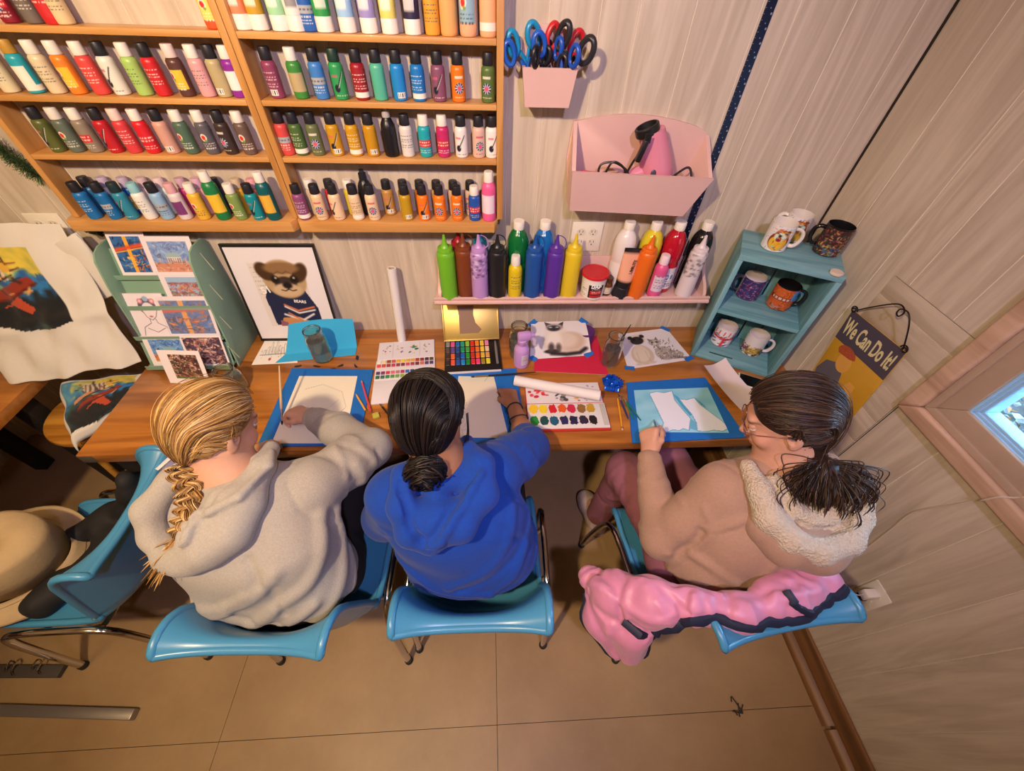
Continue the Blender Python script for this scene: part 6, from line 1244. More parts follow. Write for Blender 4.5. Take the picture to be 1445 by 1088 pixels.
# things on the left chair
m_blkcloth = mat('black_jacket', '1b1a1c', .75, noise=(18, .4), bump=(60, .3)); m_grey = mat('grey_scarf', '6a625c', .9, noise=(40, .5))
def soft(name, F, m, label=None, cat=None, parent=None, it=2, loc=None):
    V, f = F.surf(); V = F.relax(V, f, it); c = np.array(loc) if loc is not None else (np.array((V[:, 0].mean(), V[:, 1].mean(), V[:, 2].min())) if parent is None else np.array(parent.location)); me = np_mesh(name, V-c, f); me.materials.append(m)
    o = bpy.data.objects.new(name, me); COL.objects.link(o)
    if parent: o.parent = parent
    else: o.location = c
    return tag(o, label, cat)
F = Field((-1.75, -1.12, .44), (-1.1, -.6, .78), .006)
F.chain([(-1.62, -.98, .475), (-1.5, -.85, .48), (-1.38, -.72, .49)], [.036, .042, .04], k=.05).chain([(-1.6, -.78, .475), (-1.42, -.95, .472), (-1.29, -.98, .48)], [.034, .034, .03], k=.05).chain([(-1.32, -.72, .5), (-1.245, -.69, .62), (-1.222, -.7, .69)], [.05, .04, .028], k=.05).chain([(-1.36, -.8, .49), (-1.28, -.85, .5)], [.04, .03], k=.04)
F.chain([(-1.42, -1.0, .475), (-1.34, -.9, .48), (-1.33, -.82, .49)], [.036, .04, .04], k=.04).chain([(-1.56, -1.02, .475), (-1.43, -1.02, .475)], [.034, .036], k=.04)
F.ripple(.006, 45, 3); soft('jacket', F, m_blkcloth, 'crumpled black jacket on the seat of the far left chair', 'jacket')
F = Field((-1.32, -1.06, .45), (-1.12, -.9, .56), .004); F.chain([(-1.255, -1.02, .478), (-1.235, -.97, .49), (-1.245, -.93, .48)], [.018, .022, .016], k=.02).ripple(.005, 90, 2); o = soft('lace_scarf', F, m_grey, 'small dark lace scarf bunched at the corner of the far left chair', 'scarf')
# beige bucket hat on the left chair
t = thing('bucket_hat', 'beige fabric bucket hat resting on the black jacket at far left', 'hat', (-1.535, -.9, .55), basis((.93, .1, -.35), (-.12, .99, .0), (.35, .04, .935)))
crown = [(.0, .148), (.06, .146), (.088, .138), (.098, .125), (.106, .06), (.115, .0)]
def hatring(prof, n=64, amp=.004, seed=0):
    P = [];
    for i, (r, z) in enumerate(prof): P.append([((r+amp*math.sin(3*x+i*.3+seed)*min(1, r*12))*math.cos(x)*1.0, (r+amp*math.sin(3*x+i*.3+seed)*min(1, r*12))*math.sin(x)*1.12, z+amp*1.2*math.sin(2*x+i+seed)) for x in np.linspace(0, 2*PI, n+1)[:-1]])
    mb = MB(); mb.grid(np.array(P).transpose(1, 0, 2), closed_u=True); return mb
m_hat = mat('hat_canvas', 'b79f7a', .9, noise=(14, .1), bump=(120, .25))
o = obj('crown', hatring(crown), m_hat, t, smooth=60); sm = o.modifiers.new('thick', 'SOLIDIFY'); sm.thickness = .002
o = obj('brim', hatring([(.1155, .0), (.128, -.008), (.15, -.024), (.172, -.038), (.176, -.04)], amp=.007, seed=1), m_hat, t, smooth=60); sm = o.modifiers.new('thick', 'SOLIDIFY'); sm.thickness = .0025
for k, r_ in enumerate((.132, .145, .158, .17)): obj('stitching', MB().tube([((r_+.007*math.sin(3*x+1.4))*math.cos(x), (r_+.007*math.sin(3*x+1.4))*math.sin(x)*1.12, -.0085-(r_-.128)*.68+.008*math.sin(2*x+2.5)+.002) for x in np.linspace(0, 2*PI, 61)[:-1]], .0009, 5, closed=True), mat('stitch_tan', '9a8462', .9), t)
# steel leg base and clips on the floor at far left
m_flat = mat('flat_steel', '9a9490', .35, .7)
a, b = Vector((-1.8, -1.213, 0.03)), Vector((-1.31, -1.271, 0.02))
t = thing('steel_leg_base', 'flat steel leg base lying along the floor at lower left', 'table base', (a.x-.25, a.y, .0)); L = Vector(t.location); d = (b-a); d.z = 0; d.normalize()
obj('foot_bar', MB().bar(Vector((-.1, -.0, .02)), Vector((b.x, b.y, .016))-L, .034, .03, bev=.003), m_flat, t); obj('post', MB().box((-.13, -.03, .001), (-.09, .01, .68), bev=.003), m_flat, t)
a, b = Vector((-1.878, -1.089, 0.05)), Vector((-1.657, -1.132, 0.03))
t = thing('clip_board', 'dark strip with two wire clips lying on the floor at far left', 'clip strip', (b.x-.13, b.y+.01, .0)); L = Vector(t.location); obj('strip', MB().bar(Vector((-.3, .012, .012)), Vector((.13, -.006, .012)), .04, .02, bev=.002), mat('strip_dark', '4a443e', .5), t)
for x in (-.05, .045): obj('wire_clip', MB().tube(spline([(x-.02, .0, .024), (x-.012, .012, .04), (x, .03, .05), (x+.012, .022, .04), (x+.006, .0, .03), (x+.02, -.014, .026)], 6), .003, 8), m_chrome, t)

mb = MB(); r = np.random.RandomState(6)
for k in range(7): a_ = r.uniform(0, 6.28); mb.bar((r.normal()*.012, r.normal()*.012, .0035), (r.normal()*.012+.022*math.cos(a_), r.normal()*.012+.022*math.sin(a_), .004+r.uniform(0, .006)), .004, .002)
tag(obj('floor_scrap', mb, mat('scrap_dark', '3a3228', .8), loc=(0.9089, -1.359, 0.0005)), 'small dark scrap lying on the floor near the right baseboard', 'scrap')

# ================================================================ the three people at the table
def frame_of(fwd, up):
    f = Vector(fwd).normalized(); u = Vector(up); u = (u-f*u.dot(f)).normalized(); r = f.cross(u); return Matrix((r, f, u)).transposed()   # local x right, y forward, z up
class Head:
    def __init__(s, c, fwd, up, sc=1.0): s.c = Vector(c); s.R = frame_of(fwd, up); s.k = sc
    def p(s, *q): return tuple(s.c+s.R @ (Vector(q)*s.k))
    def loc(s, V): return (np.asarray(V)-np.array(s.c)) @ np.array(s.R)/s.k
def add_head(F, H, neck_base, nr=.052):
    k = H.k; R = H.R; E = lambda c, r, kk=.02, **w: F.ell(H.p(*c), tuple(x*k for x in r), R, kk, **w)
    E((0, -.014, .032), (.073, .091, .082), 0); E((0, .026, -.035), (.058, .064, .08), .03); F.cone(H.p(0, .066, -.098), H.p(0, .06, -.09), .02*k, .024*k, .03)
    for sx in (-1, 1): F.cone(H.p(sx*.046, .0, -.05), H.p(sx*.02, .06, -.095), .02*k, .016*k, .03); E((sx*.038, .062, -.035), (.024, .022, .024), .02)
    F.cone(H.p(-.03, .08, .02), H.p(.03, .08, .02), .009*k, k=.02)
    for sx in (-1, 1): E((sx*.031, .094, .0), (.017, .014, .011), .012, sub=True)
    F.cone(H.p(0, .088, .004), H.p(0, .107, -.032), .006*k, .0105*k, .012); 
    for sx in (-1, 1): E((sx*.011, .096, -.036), (.008, .009, .007), .006)
    E((0, .088, -.061), (.021, .011, .0055), .008); E((0, .086, -.071), (.019, .012, .0065), .008)
    for sx in (-1, 1):
        E((sx*.077, -.012, -.008), (.009, .019, .031), .008); E((sx*.083, -.006, -.004), (.006, .009, .017), .004, sub=True); E((sx*.075, -.006, -.034), (.008, .01, .011), .006)
    F.cone(H.p(0, -.03, -.045), neck_base, .05*k, nr, .03)
    F.cone(H.p(0, .01, -.07), tuple(Vector(neck_base)+Vector((0, .02, 0))), .04*k, nr*.9, .03)
def add_hand(F, wrist, d, n, thumb, curls, sc=1.0, spread=.13, th=(.55, .7, .4)):
    """d: along the hand, n: back of the hand, thumb=+1/-1 side (s = d x n)"""
    w = Vector(wrist); d = Vector(d).normalized(); n = Vector(n); n = (n-d*n.dot(d)).normalized(); s = d.cross(n)*thumb; tips = []
    F.cone(w-d*.02, w+d*.012*sc, .022*sc, .023*sc, .01)
    for i, (off, plen, L) in enumerate(((.028, .083, .068), (.0095, .086, .075), (-.0095, .082, .07), (-.0265, .074, .054))):
        b = w+d*plen*sc+s*off*sc; m = w+d*.02*sc+s*off*.55*sc; F.cone(m, b, .0125*sc, .0112*sc, .014)
        ang = 0; p = b; dirn = (d+s*off*spread*8).normalized(); r = .0092*sc*(1 if i < 3 else .88)
        for j, f in enumerate((.45, .32, .23)):
            ang += curls[i][j]; v = dirn*math.cos(ang)-n*math.sin(ang); q = p+v*L*f*sc; F.cone(p, q, r*(1-.1*j), r*(1-.1*(j+1)), .0035); p = q
        tips.append(p)
    tb = w+d*.022*sc+s*.02*sc-n*.006*sc; F.cone(w+d*.03*sc, tb, .015*sc, .0145*sc, .012); p = tb; a0 = th[0]; v = (d*math.cos(a0)+s*math.sin(a0)*.9-n*.35).normalized()
    q = p+v*.036*sc; F.cone(p, q, .0135*sc, .0105*sc, .01); p = q; v2 = (d*math.cos(th[1]-.5)-s*.15*th[2]*2-n*th[2]).normalized(); q = p+v2*.028*sc; F.cone(p, q, .0102*sc, .0092*sc, .005); q2 = q+(v2-s*.25).normalized()*.022*sc; F.cone(q, q2, .0092*sc, .0078*sc, .004); tips.append(q2)
    return tips
def skin_colors(base, lips, H, hands=()):
    b = hx(base); l = hx(lips)
    def f(V):
        c = np.ones((len(V), 3))*b; L = H.loc(V)
        w = np.exp(-(((L[:, 0])/.02)**2+((L[:, 1]-.095)/.012)**2+((L[:, 2]+.066)/.008)**2)); c = c*(1-w[:, None])+l*w[:, None]
        for sx in (-1, 1): w = .25*np.exp(-(((L[:, 0]-sx*.045)/.022)**2+((L[:, 2]+.03)/.022)**2+((L[:, 1]-.06)/.04)**2)); c = c*(1-w[:, None])+(b*np.array((1.02, .8, .78)))*w[:, None]
        for sx in (-1, 1): w = .85*np.exp(-((np.maximum(np.abs(L[:, 0]-sx*.031)-.014, 0)/.005)**2+((L[:, 2]-.021-.0*L[:, 0])/.0035)**2+((L[:, 1]-.088)/.03)**2)); c = c*(1-w[:, None])+hx('4a3424')*w[:, None]
        return c
    return f
def m_skin(name): return mat(name, attr=True, rough=.5, spec=.4, sss=.08, noise=(60, .05))
def eyes(H, parent, iris):
    for sx in (-1, 1):
        e = obj('eye', MB().ball((0, 0, 0), .0118*H.k, 14), mat('eye_white', 'e4ddd8', .2), parent, loc=Vector(H.p(sx*.031, .0785, .0))-Vector(parent.location))
        obj('iris', MB().ball(tuple(H.R @ Vector((0, .0075*H.k, -.001))), .0058*H.k, 12), mat('iris_'+iris, iris, .15), e)
        obj('eyelid', MB().ball(tuple(H.R @ Vector((0, -.0005, .0028*H.k))), .0122*H.k, 14), mat('eyelid', 'b98a72', .5), e)
def strands(paths, cols, r, seed, n=4, jitter=.0, taper=True):
    """many thin locks as one MB; paths = list of point lists"""
    R = np.random.RandomState(seed); VV = []; FF = []; CC = []; o = 0
    for P in paths:
        P = np.array(P); N = len(P); T = np.gradient(P, axis=0); T /= np.linalg.norm(T, axis=1)[:, None]+1e-9
        u = np.cross(T, R.normal(size=3)); u /= np.linalg.norm(u, axis=1)[:, None]+1e-9; w = np.cross(T, u); t = np.linspace(0, 1, N); rr = r*R.uniform(.7, 1.3)*(np.minimum(1, 8*(1-t)+.15) if taper else np.ones(N))
        for k in range(n): pass
        A = 2*PI*np.arange(n)/n; ring = P[:, None]+rr[:, None, None]*(u[:, None]*np.cos(A)[None, :, None]+w[:, None]*np.sin(A)[None, :, None])
        VV.append(ring.reshape(-1, 3)); c = hx(cols[R.randint(len(cols))])*R.uniform(.88, 1.12); CC.append(np.tile(np.clip(c, 0, 1), (N*n, 1)))
        i, k = np.meshgrid(np.arange(N-1), np.arange(n), indexing='ij'); a = o+i*n+k; b = o+i*n+(k+1) % n; FF.append(np.stack([a, b, b+n, a+n], -1).reshape(-1, 4)); o += N*n
    return np.concatenate(VV), np.concatenate(FF), np.concatenate(CC)
def hair_obj(name, parts, parent, label=None):
    """parts = [(V,F,C)...] world coords"""
    o = 0; Vs, Fs, Cs = [], [], []
    for V, F, C in parts: Vs.append(V); Fs.append(F+o); Cs.append(C); o += len(V)
    V = np.concatenate(Vs)-np.array(parent.matrix_world.translation if parent.parent is None else parent.parent.location); me = np_mesh(name, V, np.concatenate(Fs), np.concatenate(Cs)); me.materials.append(mat('hair', attr=True, rough=.42, spec=.35)); ob = bpy.data.objects.new(name, me); COL.objects.link(ob); ob.parent = parent
    if label: ob['label'] = label
    return ob
def over(st):
    f = max(0, 1-abs(st[0])/.088); return ([(st[0]*1.2, -.005-.03*(1-f), .03+.1*max(.05, f)), (st[0]*1.05, -.12, .045*f+.005)] if st[2] > -.005 else [(st[0]*.8, -.1, (st[2]-.02)*.8)])
def scalp_paths(H, starts, tie, rad, cen, seed, n=22, lift=.006, via=over, wave=.0):
    """hair from start points over the scalp to the tie; cen/rad: ellipsoid in head space"""
    R = np.random.RandomState(seed); out = []; cen = np.array(cen); rad = np.array(rad)
    rz = lambda q: rad*np.array((1, 1, 1.3 if q[2] < 0 else 1))
    un = lambda p: (lambda q: q/np.linalg.norm(q))((np.array(p, float)-cen)/rz(np.array(p, float)-cen))
    tl = np.linalg.norm((np.array(tie)-cen)/rz(np.array(tie)-cen))
    for st in starts:
        l = R.uniform(.0, .06)*lift/.006; ph = R.uniform(0, 6.28); vs = via(st) if via else []
        ctl = [un(st)]+[un(np.array(v)+R.normal(size=3)*.004) for v in vs]+[un(tie)]
        if len(ctl) > 2: Q = np.array(spline(ctl, 10))
        else: Q = np.array([ctl[0]*(1-t)+ctl[1]*t for t in np.linspace(0, 1, 14)])
        Q /= np.linalg.norm(Q, axis=1)[:, None]; N = len(Q); pts = []
        for i, q in enumerate(Q):
            t = i/(N-1); e = max(0, (t-.86)/.14); p = cen+q*rz(q)*((1+l+.02*math.sin(PI*t))*(1-e)+tl*e)+R.normal(size=3)*.003*e
            if wave: p = p+np.array((math.sin(ph+t*9), 0, math.cos(ph+t*7)))*wave*t
            pts.append(H.p(*p))
        out.append(pts)
    return out
def behind_ears(n, seed):
    R = np.random.RandomState(seed); return [(sx*R.uniform(.074, .08), R.uniform(-.045, .004), R.uniform(-.045, .04)) for i in range(n) for sx in (-1, 1)]
back_via = lambda st: [(st[0]*.98, -.09, st[2]*.4-.012)]
def hairline(n, seed, front=.078, side=.05):
    """random starting points along the front and side hairline (local head coords)"""
    R = np.random.RandomState(seed); out = []
    for i in range(n):
        a = R.uniform(-1.32, 1.32); x = math.sin(a*1.75); y = math.cos(a*1.75)
        z = .09-.085*abs(a)**2.1; out.append((x*.08, y*.085-.004+R.normal()*.003, z+R.normal()*.006))
    return out
def cloth(name, F, m, parent, it=2, label=None, cfn=None):
    V, f = F.surf(); V = F.relax(V, f, it); me = np_mesh(name, V-np.array(parent.location if parent.parent is None else parent.parent.location), f, cfn(V) if cfn else None); me.materials.append(m); o = bpy.data.objects.new(name, me); COL.objects.link(o); o.parent = parent
    if label: o['label'] = label
    return o
def sleeve_folds(F, pts, r, n, amp, w, seed):
    """rings of slack cloth around a bent sleeve"""
    R = np.random.RandomState(seed)
    for i in range(n):
        t = R.uniform(.05, .95)*(len(pts)-1); k = int(t); a, b = Vector(pts[k]), Vector(pts[k+1]); c = a.lerp(b, t-k); d = (b-a).normalized(); u = d.orthogonal().normalized(); v = d.cross(u); ph = R.uniform(0, 6.28); sp = R.uniform(.9, 2.2); sl = R.uniform(-.5, .5); rr = r*1.0
        F.fold([tuple(c+(u*math.cos(ph+x)+v*math.sin(ph+x))*rr+d*(sl*rr*(x-sp/2))) for x in np.linspace(0, sp, 6)], w*R.uniform(.7, 1.3), amp*1.3*R.choice((1, 1, -.9)))
def body(name, label, lo, hi, H, neck, joints, hand, skin, lips, h=.0034):
    """one continuous skin: head, neck, trunk, arms, hands, legs, feet"""
    F = Field(lo, hi, h); J = joints; add_head(F, H, neck)
    F.chain([J['pelvis'], J['waist'], J['chest'], lerp(J['shoL'], J['shoR'], .5)], [.115, .1, .105, .075], k=.06)
    F.cone(J['shoL'], J['shoR'], .05, k=.05); F.cone(neck, lerp(J['shoL'], J['shoR'], .5), .055, .08, .05)
    for sd in 'LR':
        F.chain([J['sho'+sd], J['elb'+sd], J['wri'+sd]], [.046, .036, .024], k=.02); F.cone(J['elb'+sd], lerp(J['elb'+sd], J['wri'+sd], .35), .036, .038, .02)
        F.chain([J['hip'+sd], J['kne'+sd], J['ank'+sd]], [.078, .055, .036], k=.03); F.cone(J['ank'+sd], tuple(Vector(J['toe'+sd])), .034, .026, .03)
    tips = {sd: add_hand(F, J['wri'+sd], *hand[sd]) for sd in 'LR'}
    V, f = F.surf(); V = F.relax(V, f, 1); o_ = np.array((J['pelvis'][0], J['pelvis'][1], 0)); me = np_mesh(name, V-o_, f, skin_colors(skin, lips, H)(V)); me.materials.append(m_skin('skin')); o = bpy.data.objects.new(name, me); COL.objects.link(o); o.location = o_; bpy.context.view_layer.update()
    tag(o, label, 'person', None); return o, tips
def trousers(J, m, parent, r=(.09, .068, .052), lo=None, hi=None):
    pts = np.array([J[k+s] for k in ('hip', 'kne', 'ank') for s in 'LR']+[J['pelvis']]); F = Field(pts.min(0)-.16, pts.max(0)+.16, .006)
    F.cone(J['hipL'], J['hipR'], .115, k=.05); F.cone(J['pelvis'], lerp(J['pelvis'], J['waist'], .4), .13, .12, .05)
    for s in 'LR': F.chain([J['hip'+s], J['kne'+s], J['ank'+s]], list(r), k=.04); sleeve_folds(F, [J['hip'+s], J['kne'+s], J['ank'+s]], r[1], 14, .004, .012, 3)
    F.ripple(.0015, 45, 2); return cloth('trousers', F, m, parent)
def shoes(J, m, parent, sole):
    for s in 'LR':
        a, b = Vector(J['ank'+s]), Vector(J['toe'+s]); F = Field(np.minimum(a, b)-.08, np.maximum(a, b)+.08, .005); a2 = Vector((a.x, a.y, .06)); F.chain([tuple(a), tuple(a2), tuple(b.lerp(a2, .3)), (b.x, b.y, .035)], [.046, .046, .044, .034], k=.03); he = a2+(a2-b).normalized()*.03; F.cone((he.x, he.y, .035), (b.x, b.y, .03), .036, .036, .03); F.cut((0, 0, .012), (0, 0, -1)); sh = cloth('shoe', F, m, parent)
        G = Field(np.minimum(a, b)-.09, np.maximum(a, b)+.09, .005); G.cone((he.x, he.y, .016), (b.x, b.y, .016), .041, .04, .02); G.cut((0, 0, .002), (0, 0, -1)); G.cut((0, 0, .018), (0, 0, 1)); cloth('sole', G, sole, sh)

# ------------------------------------------------ person in the grey hoodie
J = dict(pelvis=(-.625, -1.0, .57), waist=(-.64, -.985, .66), chest=(-.655, -.93, .82), shoL=(-.805, -.885, .9), shoR=(-.505, -.85, .885), elbL=(-.9, -.80, .7), elbR=(-.395, -.68, .817), wriL=(-.795, -.715, .775), wriR=(-.63, -.53, .794),
    hipL=(-.72, -.97, .56), hipR=(-.535, -.97, .56), kneL=(-.73, -.6, .53), kneR=(-.53, -.58, .53), ankL=(-.74, -.56, .1), ankR=(-.52, -.52, .1), toeL=(-.74, -.42, .04), toeR=(-.51, -.38, .04))
H1 = Head((-.68, -.795, 1.102), (.36, .72, -.58), (.2, .5, .82), .95)
hd = dict(R=((-.92, .38, -.04), (.05, .35, .93), -1, ((.9, 1.0, .5), (1.05, 1.1, .6), (1.15, 1.2, .6), (1.2, 1.2, .6)), .95), L=((.35, .9, .12), (-.4, .1, .9), 1, ((.5, .8, .5),)*4, .92))
p1, tip1 = body('person', 'person with braided blonde hair in grey hoodie painting with a brush', (-1.02, -1.18, .0), (-.3, -.3, 1.26), H1, (-.668, -.868, .985), J, hd, 'cc9b80', 'b8655c'); J1 = J
eyes(H1, p1, '5a7a8a')
m_hoodg = mat('grey_fleece_jersey', 'a29c93', .95, sheen=.12, noise=(220, .12), bump=(320, .35))
F = Field((-1.04, -1.26, .46), (-.28, -.48, 1.06), .0052)
for dx, rr in ((-.085, .112), (.085, .112)):
    F.chain([(-.63+dx*1.1, -1.02, .56), (-.635+dx*1.05, -1.005, .66), (-.648+dx, -.955, .80), (-.655+dx*.9, -.905, .88)], [.118, .115, .115, .092], k=.06)
F.cone((-.63, -1.035, .56), (-.65, -.995, .8), .1, .1, .06); F.cone(J['shoL'], J['shoR'], .074, .074, .05)
F.cone((-.668, -.868, .94), (-.67, -.86, .985), .088, .07, .04)
slR = [J['shoR'], lerp(J['shoR'], J['elbR'], .6), J['elbR'], lerp(J['elbR'], J['wriR'], .55), lerp(J['elbR'], J['wriR'], .86)]; F.chain(slR, [.078, .07, .062, .054, .044], k=.03)
slL = [J['shoL'], J['elbL'], lerp(J['elbL'], J['wriL'], .8)]; F.chain(slL, [.076, .062, .045], k=.03)
F.cone(lerp(J['elbR'], J['wriR'], .8), lerp(J['elbR'], J['wriR'], .93), .04, .038, .008)
# hood lying on the back, opened to the left
HF = Field((-.98, -1.2, .72), (-.46, -.72, 1.08), .0045)
on = lambda p, o=.0: F.on(p, o)
bag = [on(p, o) for p, o in (((-0.6361, -0.863, 0.99), .012), ((-0.615, -0.9209, 0.96), .02), ((-0.6258, -0.9809, 0.93), .024), ((-0.6803, -1.015, 0.91), .024), ((-0.7347, -1.035, 0.9), .018))]
HF.chain(bag, [.03, .042, .046, .044, .036], k=.03)
HF.chain([on((-0.6587, -0.8954, 0.97), .016), on((-0.7026, -0.9602, 0.93), .02), on((-0.7354, -1.004, 0.91), .016)], [.036, .042, .034], k=.03)
lft = [on(p, o) for p, o in (((-0.7396, -0.8654, 1), .016), ((-0.7931, -0.8845, 0.98), .022), ((-0.8193, -0.9281, 0.95), .024), ((-0.8124, -0.9827, 0.92), .022), ((-0.7709, -1.028, 0.9), .018), ((-0.7155, -1.04, 0.9), .018))]
HF.chain(lft, [.024, .027, .029, .03, .03, .03], k=.02)
HF.chain([(-.735, -.835, 1.0), (-.715, -.895, 1.0), (-.67, -.922, .995), (-.615, -.9, 1.0), (-.592, -.845, 1.0), (-.6, -.79, .985)], [.02, .024, .026, .027, .027, .022], k=.02)
HF.ell(on((-0.7568, -0.9721, 0.95), .03), (.034, .05, .03), None, .015, sub=True)
rim = [HF.on(on(p, .06), .003) for p in spline([(-0.6309, -0.8421, 1), (-0.6621, -0.9005, 0.98), (-0.6883, -0.9574, 0.96), (-0.704, -1.012, 0.94)], 3)]; HF.chain(rim, [.0105]*len(rim), k=.006); HF.fold([tuple(np.array(p)+np.array((-.016, -.002, 0))) for p in rim[::3]], .007, -.012)
for q in (([(-0.6014, -0.8921, 0.96), (-0.5982, -0.9638, 0.93), (-0.6542, -1.009, 0.9)], .009, .008), ([(-0.6333, -0.8817, 0.98), (-0.6448, -0.9526, 0.95), (-0.6826, -1.005, 0.93)], .008, -.007), ([(-0.6052, -0.9448, 0.95), (-0.6271, -0.9985, 0.93), (-0.7026, -1.033, 0.9)], .007, -.006), ([(-0.8066, -0.9099, 0.97), (-0.7889, -0.9792, 0.94)], .006, -.005), ([(-0.8238, -0.9602, 0.94), (-0.7786, -1.006, 0.92), (-0.7103, -1.022, 0.91)], .007, -.005)): HF.fold(*q)
for q in (([(-0.6715, -0.9143, 0.97), (-0.6615, -0.9611, 0.95), (-0.6826, -1.005, 0.93)], .007, .006), ([(-0.6419, -0.9153, 0.97), (-0.618, -0.9674, 0.94)], .006, -.006), ([(-0.6613, -1.028, 0.92), (-0.6179, -1.012, 0.92), (-0.5947, -0.964, 0.93)], .008, .006), ([(-0.7039, -0.8991, 0.98), (-0.7222, -0.95, 0.95)], .005, -.005)): HF.fold(*q)
HF.ripple(.0018, 55, 4)
# drape of the back: long soft folds from the right shoulder toward the left hem
for a_, b_, c_, w, am in (((-.47, -.93, .88), (-.52, -1.05, .76), (-.66, -1.14, .66), .02, .012), ((-.44, -.9, .84), (-.47, -1.02, .7), (-.56, -1.15, .58), .018, .011), ((-.55, -1.03, .84), (-.65, -1.09, .76), (-.78, -1.08, .7), .018, .01), ((-.62, -1.07, .8), (-.72, -1.11, .72), (-.82, -1.06, .66), .014, .009), ((-.5, -1.08, .7), (-.62, -1.15, .62), (-.76, -1.13, .57), .016, .01), ((-.43, -.96, .72), (-.45, -1.05, .62), (-.5, -1.12, .54), .014, .01), ((-.6, -1.02, .86), (-.57, -1.06, .8), (-.56, -1.1, .7), .012, -.008), ((-.7, -1.1, .7), (-.6, -1.13, .66), (-.5, -1.08, .62), .012, -.007), ((-.8, -1.02, .74), (-.72, -1.1, .66), (-.6, -1.15, .56), .012, -.006)): F.fold([a_, lerp(a_, b_, .5), b_, lerp(b_, c_, .5), c_], w*.85, am*1.5)
F.fold([(-.5, -.78, .93), (-.535, -.85, .95), (-.53, -.92, .9), (-.5, -.95, .83), (-.465, -.93, .79)], .005, -.005)
sleeve_folds(F, slR, .064, 16, .0055, .011, 5); sleeve_folds(F, slL, .062, 12, .005, .012, 6)
F.ripple(.0018, 38, 8); F.cut((0, 0, .5), (0, -.12, -1), .02)
F.fold([(-.80, -1.06, .545), (-.72, -1.13, .535), (-.63, -1.165, .535), (-.53, -1.13, .535), (-.46, -1.04, .54)], .008, -.006)
hd1 = cloth('hoodie', F, m_hoodg, p1); cloth('hood', HF, m_hoodg, hd1); G = Field((-.7, -.68, .72), (-.48, -.46, .86), .0035); G.chain([lerp(J['elbR'], J['wriR'], .8), lerp(J['elbR'], J['wriR'], .96)], [.041, .037], k=.0).ripple(.0012, 160, 3); cloth('cuff', G, m_hoodg, hd1)
trousers(J, mat('black_trousers', '1c1b1f', .85), p1); shoes(J, mat('dark_shoe', '2a2826', .6), p1, mat('shoe_sole', 'b8b0a4', .7))
BL = ['a9824c', 'b88e56', '98713c', 'c8a56c', '866034', 'a07a46', '76522c', 'd4b684']
hairc = lambda col: (lambda V: np.ones((len(V), 3))*hx(col)*(1+.06*np.sin(V[:, :1]*700)))
def hair_base(H, col, tie, ext=()):
    F = Field(np.array(H.c)-.17, np.array(H.c)+.17, .0045); k = H.k; F.ell(H.p(0, -.017, .034), (.0785*k, .0955*k, .0865*k), H.R, 0); F.ell(H.p(0, -.04, -.02), (.06*k, .052*k, .06*k), H.R, .015); F.cone(H.p(0, -.06, -.01), H.p(*tie), .04*k, .018*k, .02)
    for e in ext: F.ell(H.p(*e[0]), tuple(x*k for x in e[1]), H.R, .02)
    F.ell(H.p(0, .118, -.045), (.074*k, .075*k, .122*k), H.R, .008, sub=True); 
    for sx in (-1, 1): F.ell(H.p(sx*.085, .008, -.05), (.028*k, .05*k, .052*k), H.R, .01, sub=True)
    V, f = F.surf(); V = F.relax(V, f, 2); return V, f, np.ones((len(V), 3))*hx(col)
tie1 = tuple(H1.loc([(-.738, -.872, 1.05)])[0])
sp = scalp_paths(H1, hairline(1150, 3), tie1, (.0815, .0995, .09), (0, -.017, .034), 4)
nape = scalp_paths(H1, [(x, -.03, -.09+abs(x)*.4) for x in np.random.RandomState(2).uniform(-.07, .07, 120)], tie1, (.074, .09, .085), (0, -.02, .02), 5, 10, via=None)
VS = strands(sp, BL, .0014, 1); VN = strands(nape, BL, .0016, 2)
fly = strands(scalp_paths(H1, hairline(40, 9), tie1, (.084, .102, .094), (0, -.017, .034), 6, 12, lift=.012), BL, .0007, 8)
ears_ = strands(scalp_paths(H1, behind_ears(130, 41), tie1, (.082, .1, .091), (0, -.017, .034), 41, via=back_via), BL, .0014, 41)
hr = hair_obj('hair', [ears_, hair_base(H1, '94703e', tie1), VS, VN, fly], p1, 'blonde hair pulled back into a braid')
# braid: three bundles plaited down the back
tw = Vector(H1.p(*tie1)); bp_ = [tuple(tw), (-.733, -.897, 1.035), (-.72, -.93, 1.008), (-.72, -.968, .987), (-.731, -1.006, .96)]
cp = np.array(spline(bp_, 14)); N = len(cp); T = np.gradient(cp, axis=0); T /= np.linalg.norm(T, axis=1)[:, None]; S1 = np.cross(T, np.array((0, .3, 1.))); S1 /= np.linalg.norm(S1, axis=1)[:, None]; S2 = np.cross(S1, T); paths = []; R = np.random.RandomState(5)
for b in range(3):
    for k in range(80):
        r_, a_ = math.sqrt(R.uniform())*.0165, R.uniform(0, 6.28); t = np.linspace(0, 1, N); ph = t*2*PI*2.6+b*2*PI/3; w = .021*(1-.25*t); sz = (1-.25*t)
        paths.append(cp+S1*(np.sin(ph)*w+r_*math.cos(a_)*sz)[:, None]+S2*(np.sin(2*ph)*w*.55+.012+r_*math.sin(a_)*sz)[:, None])
e0 = cp[-1]; tail = []
for k in range(150):
    d = np.array((-.062, -.052, -.045))+R.normal(size=3)*np.array((.016, .012, .012)); s_ = R.uniform(.55, 1.2); o_ = R.normal(size=3)*.005; sag = R.uniform(0, .02); tail.append([e0+o_*(1+.5*t)+d*t*s_+np.array((0, 0, -sag*t*t))+R.normal(size=3)*.0 for t in np.linspace(0, 1, 8)])
hair_obj('braid', [strands(paths, BL, .0013, 6), strands(tail, BL, .0014, 7)], hr, 'blonde three-strand braid')
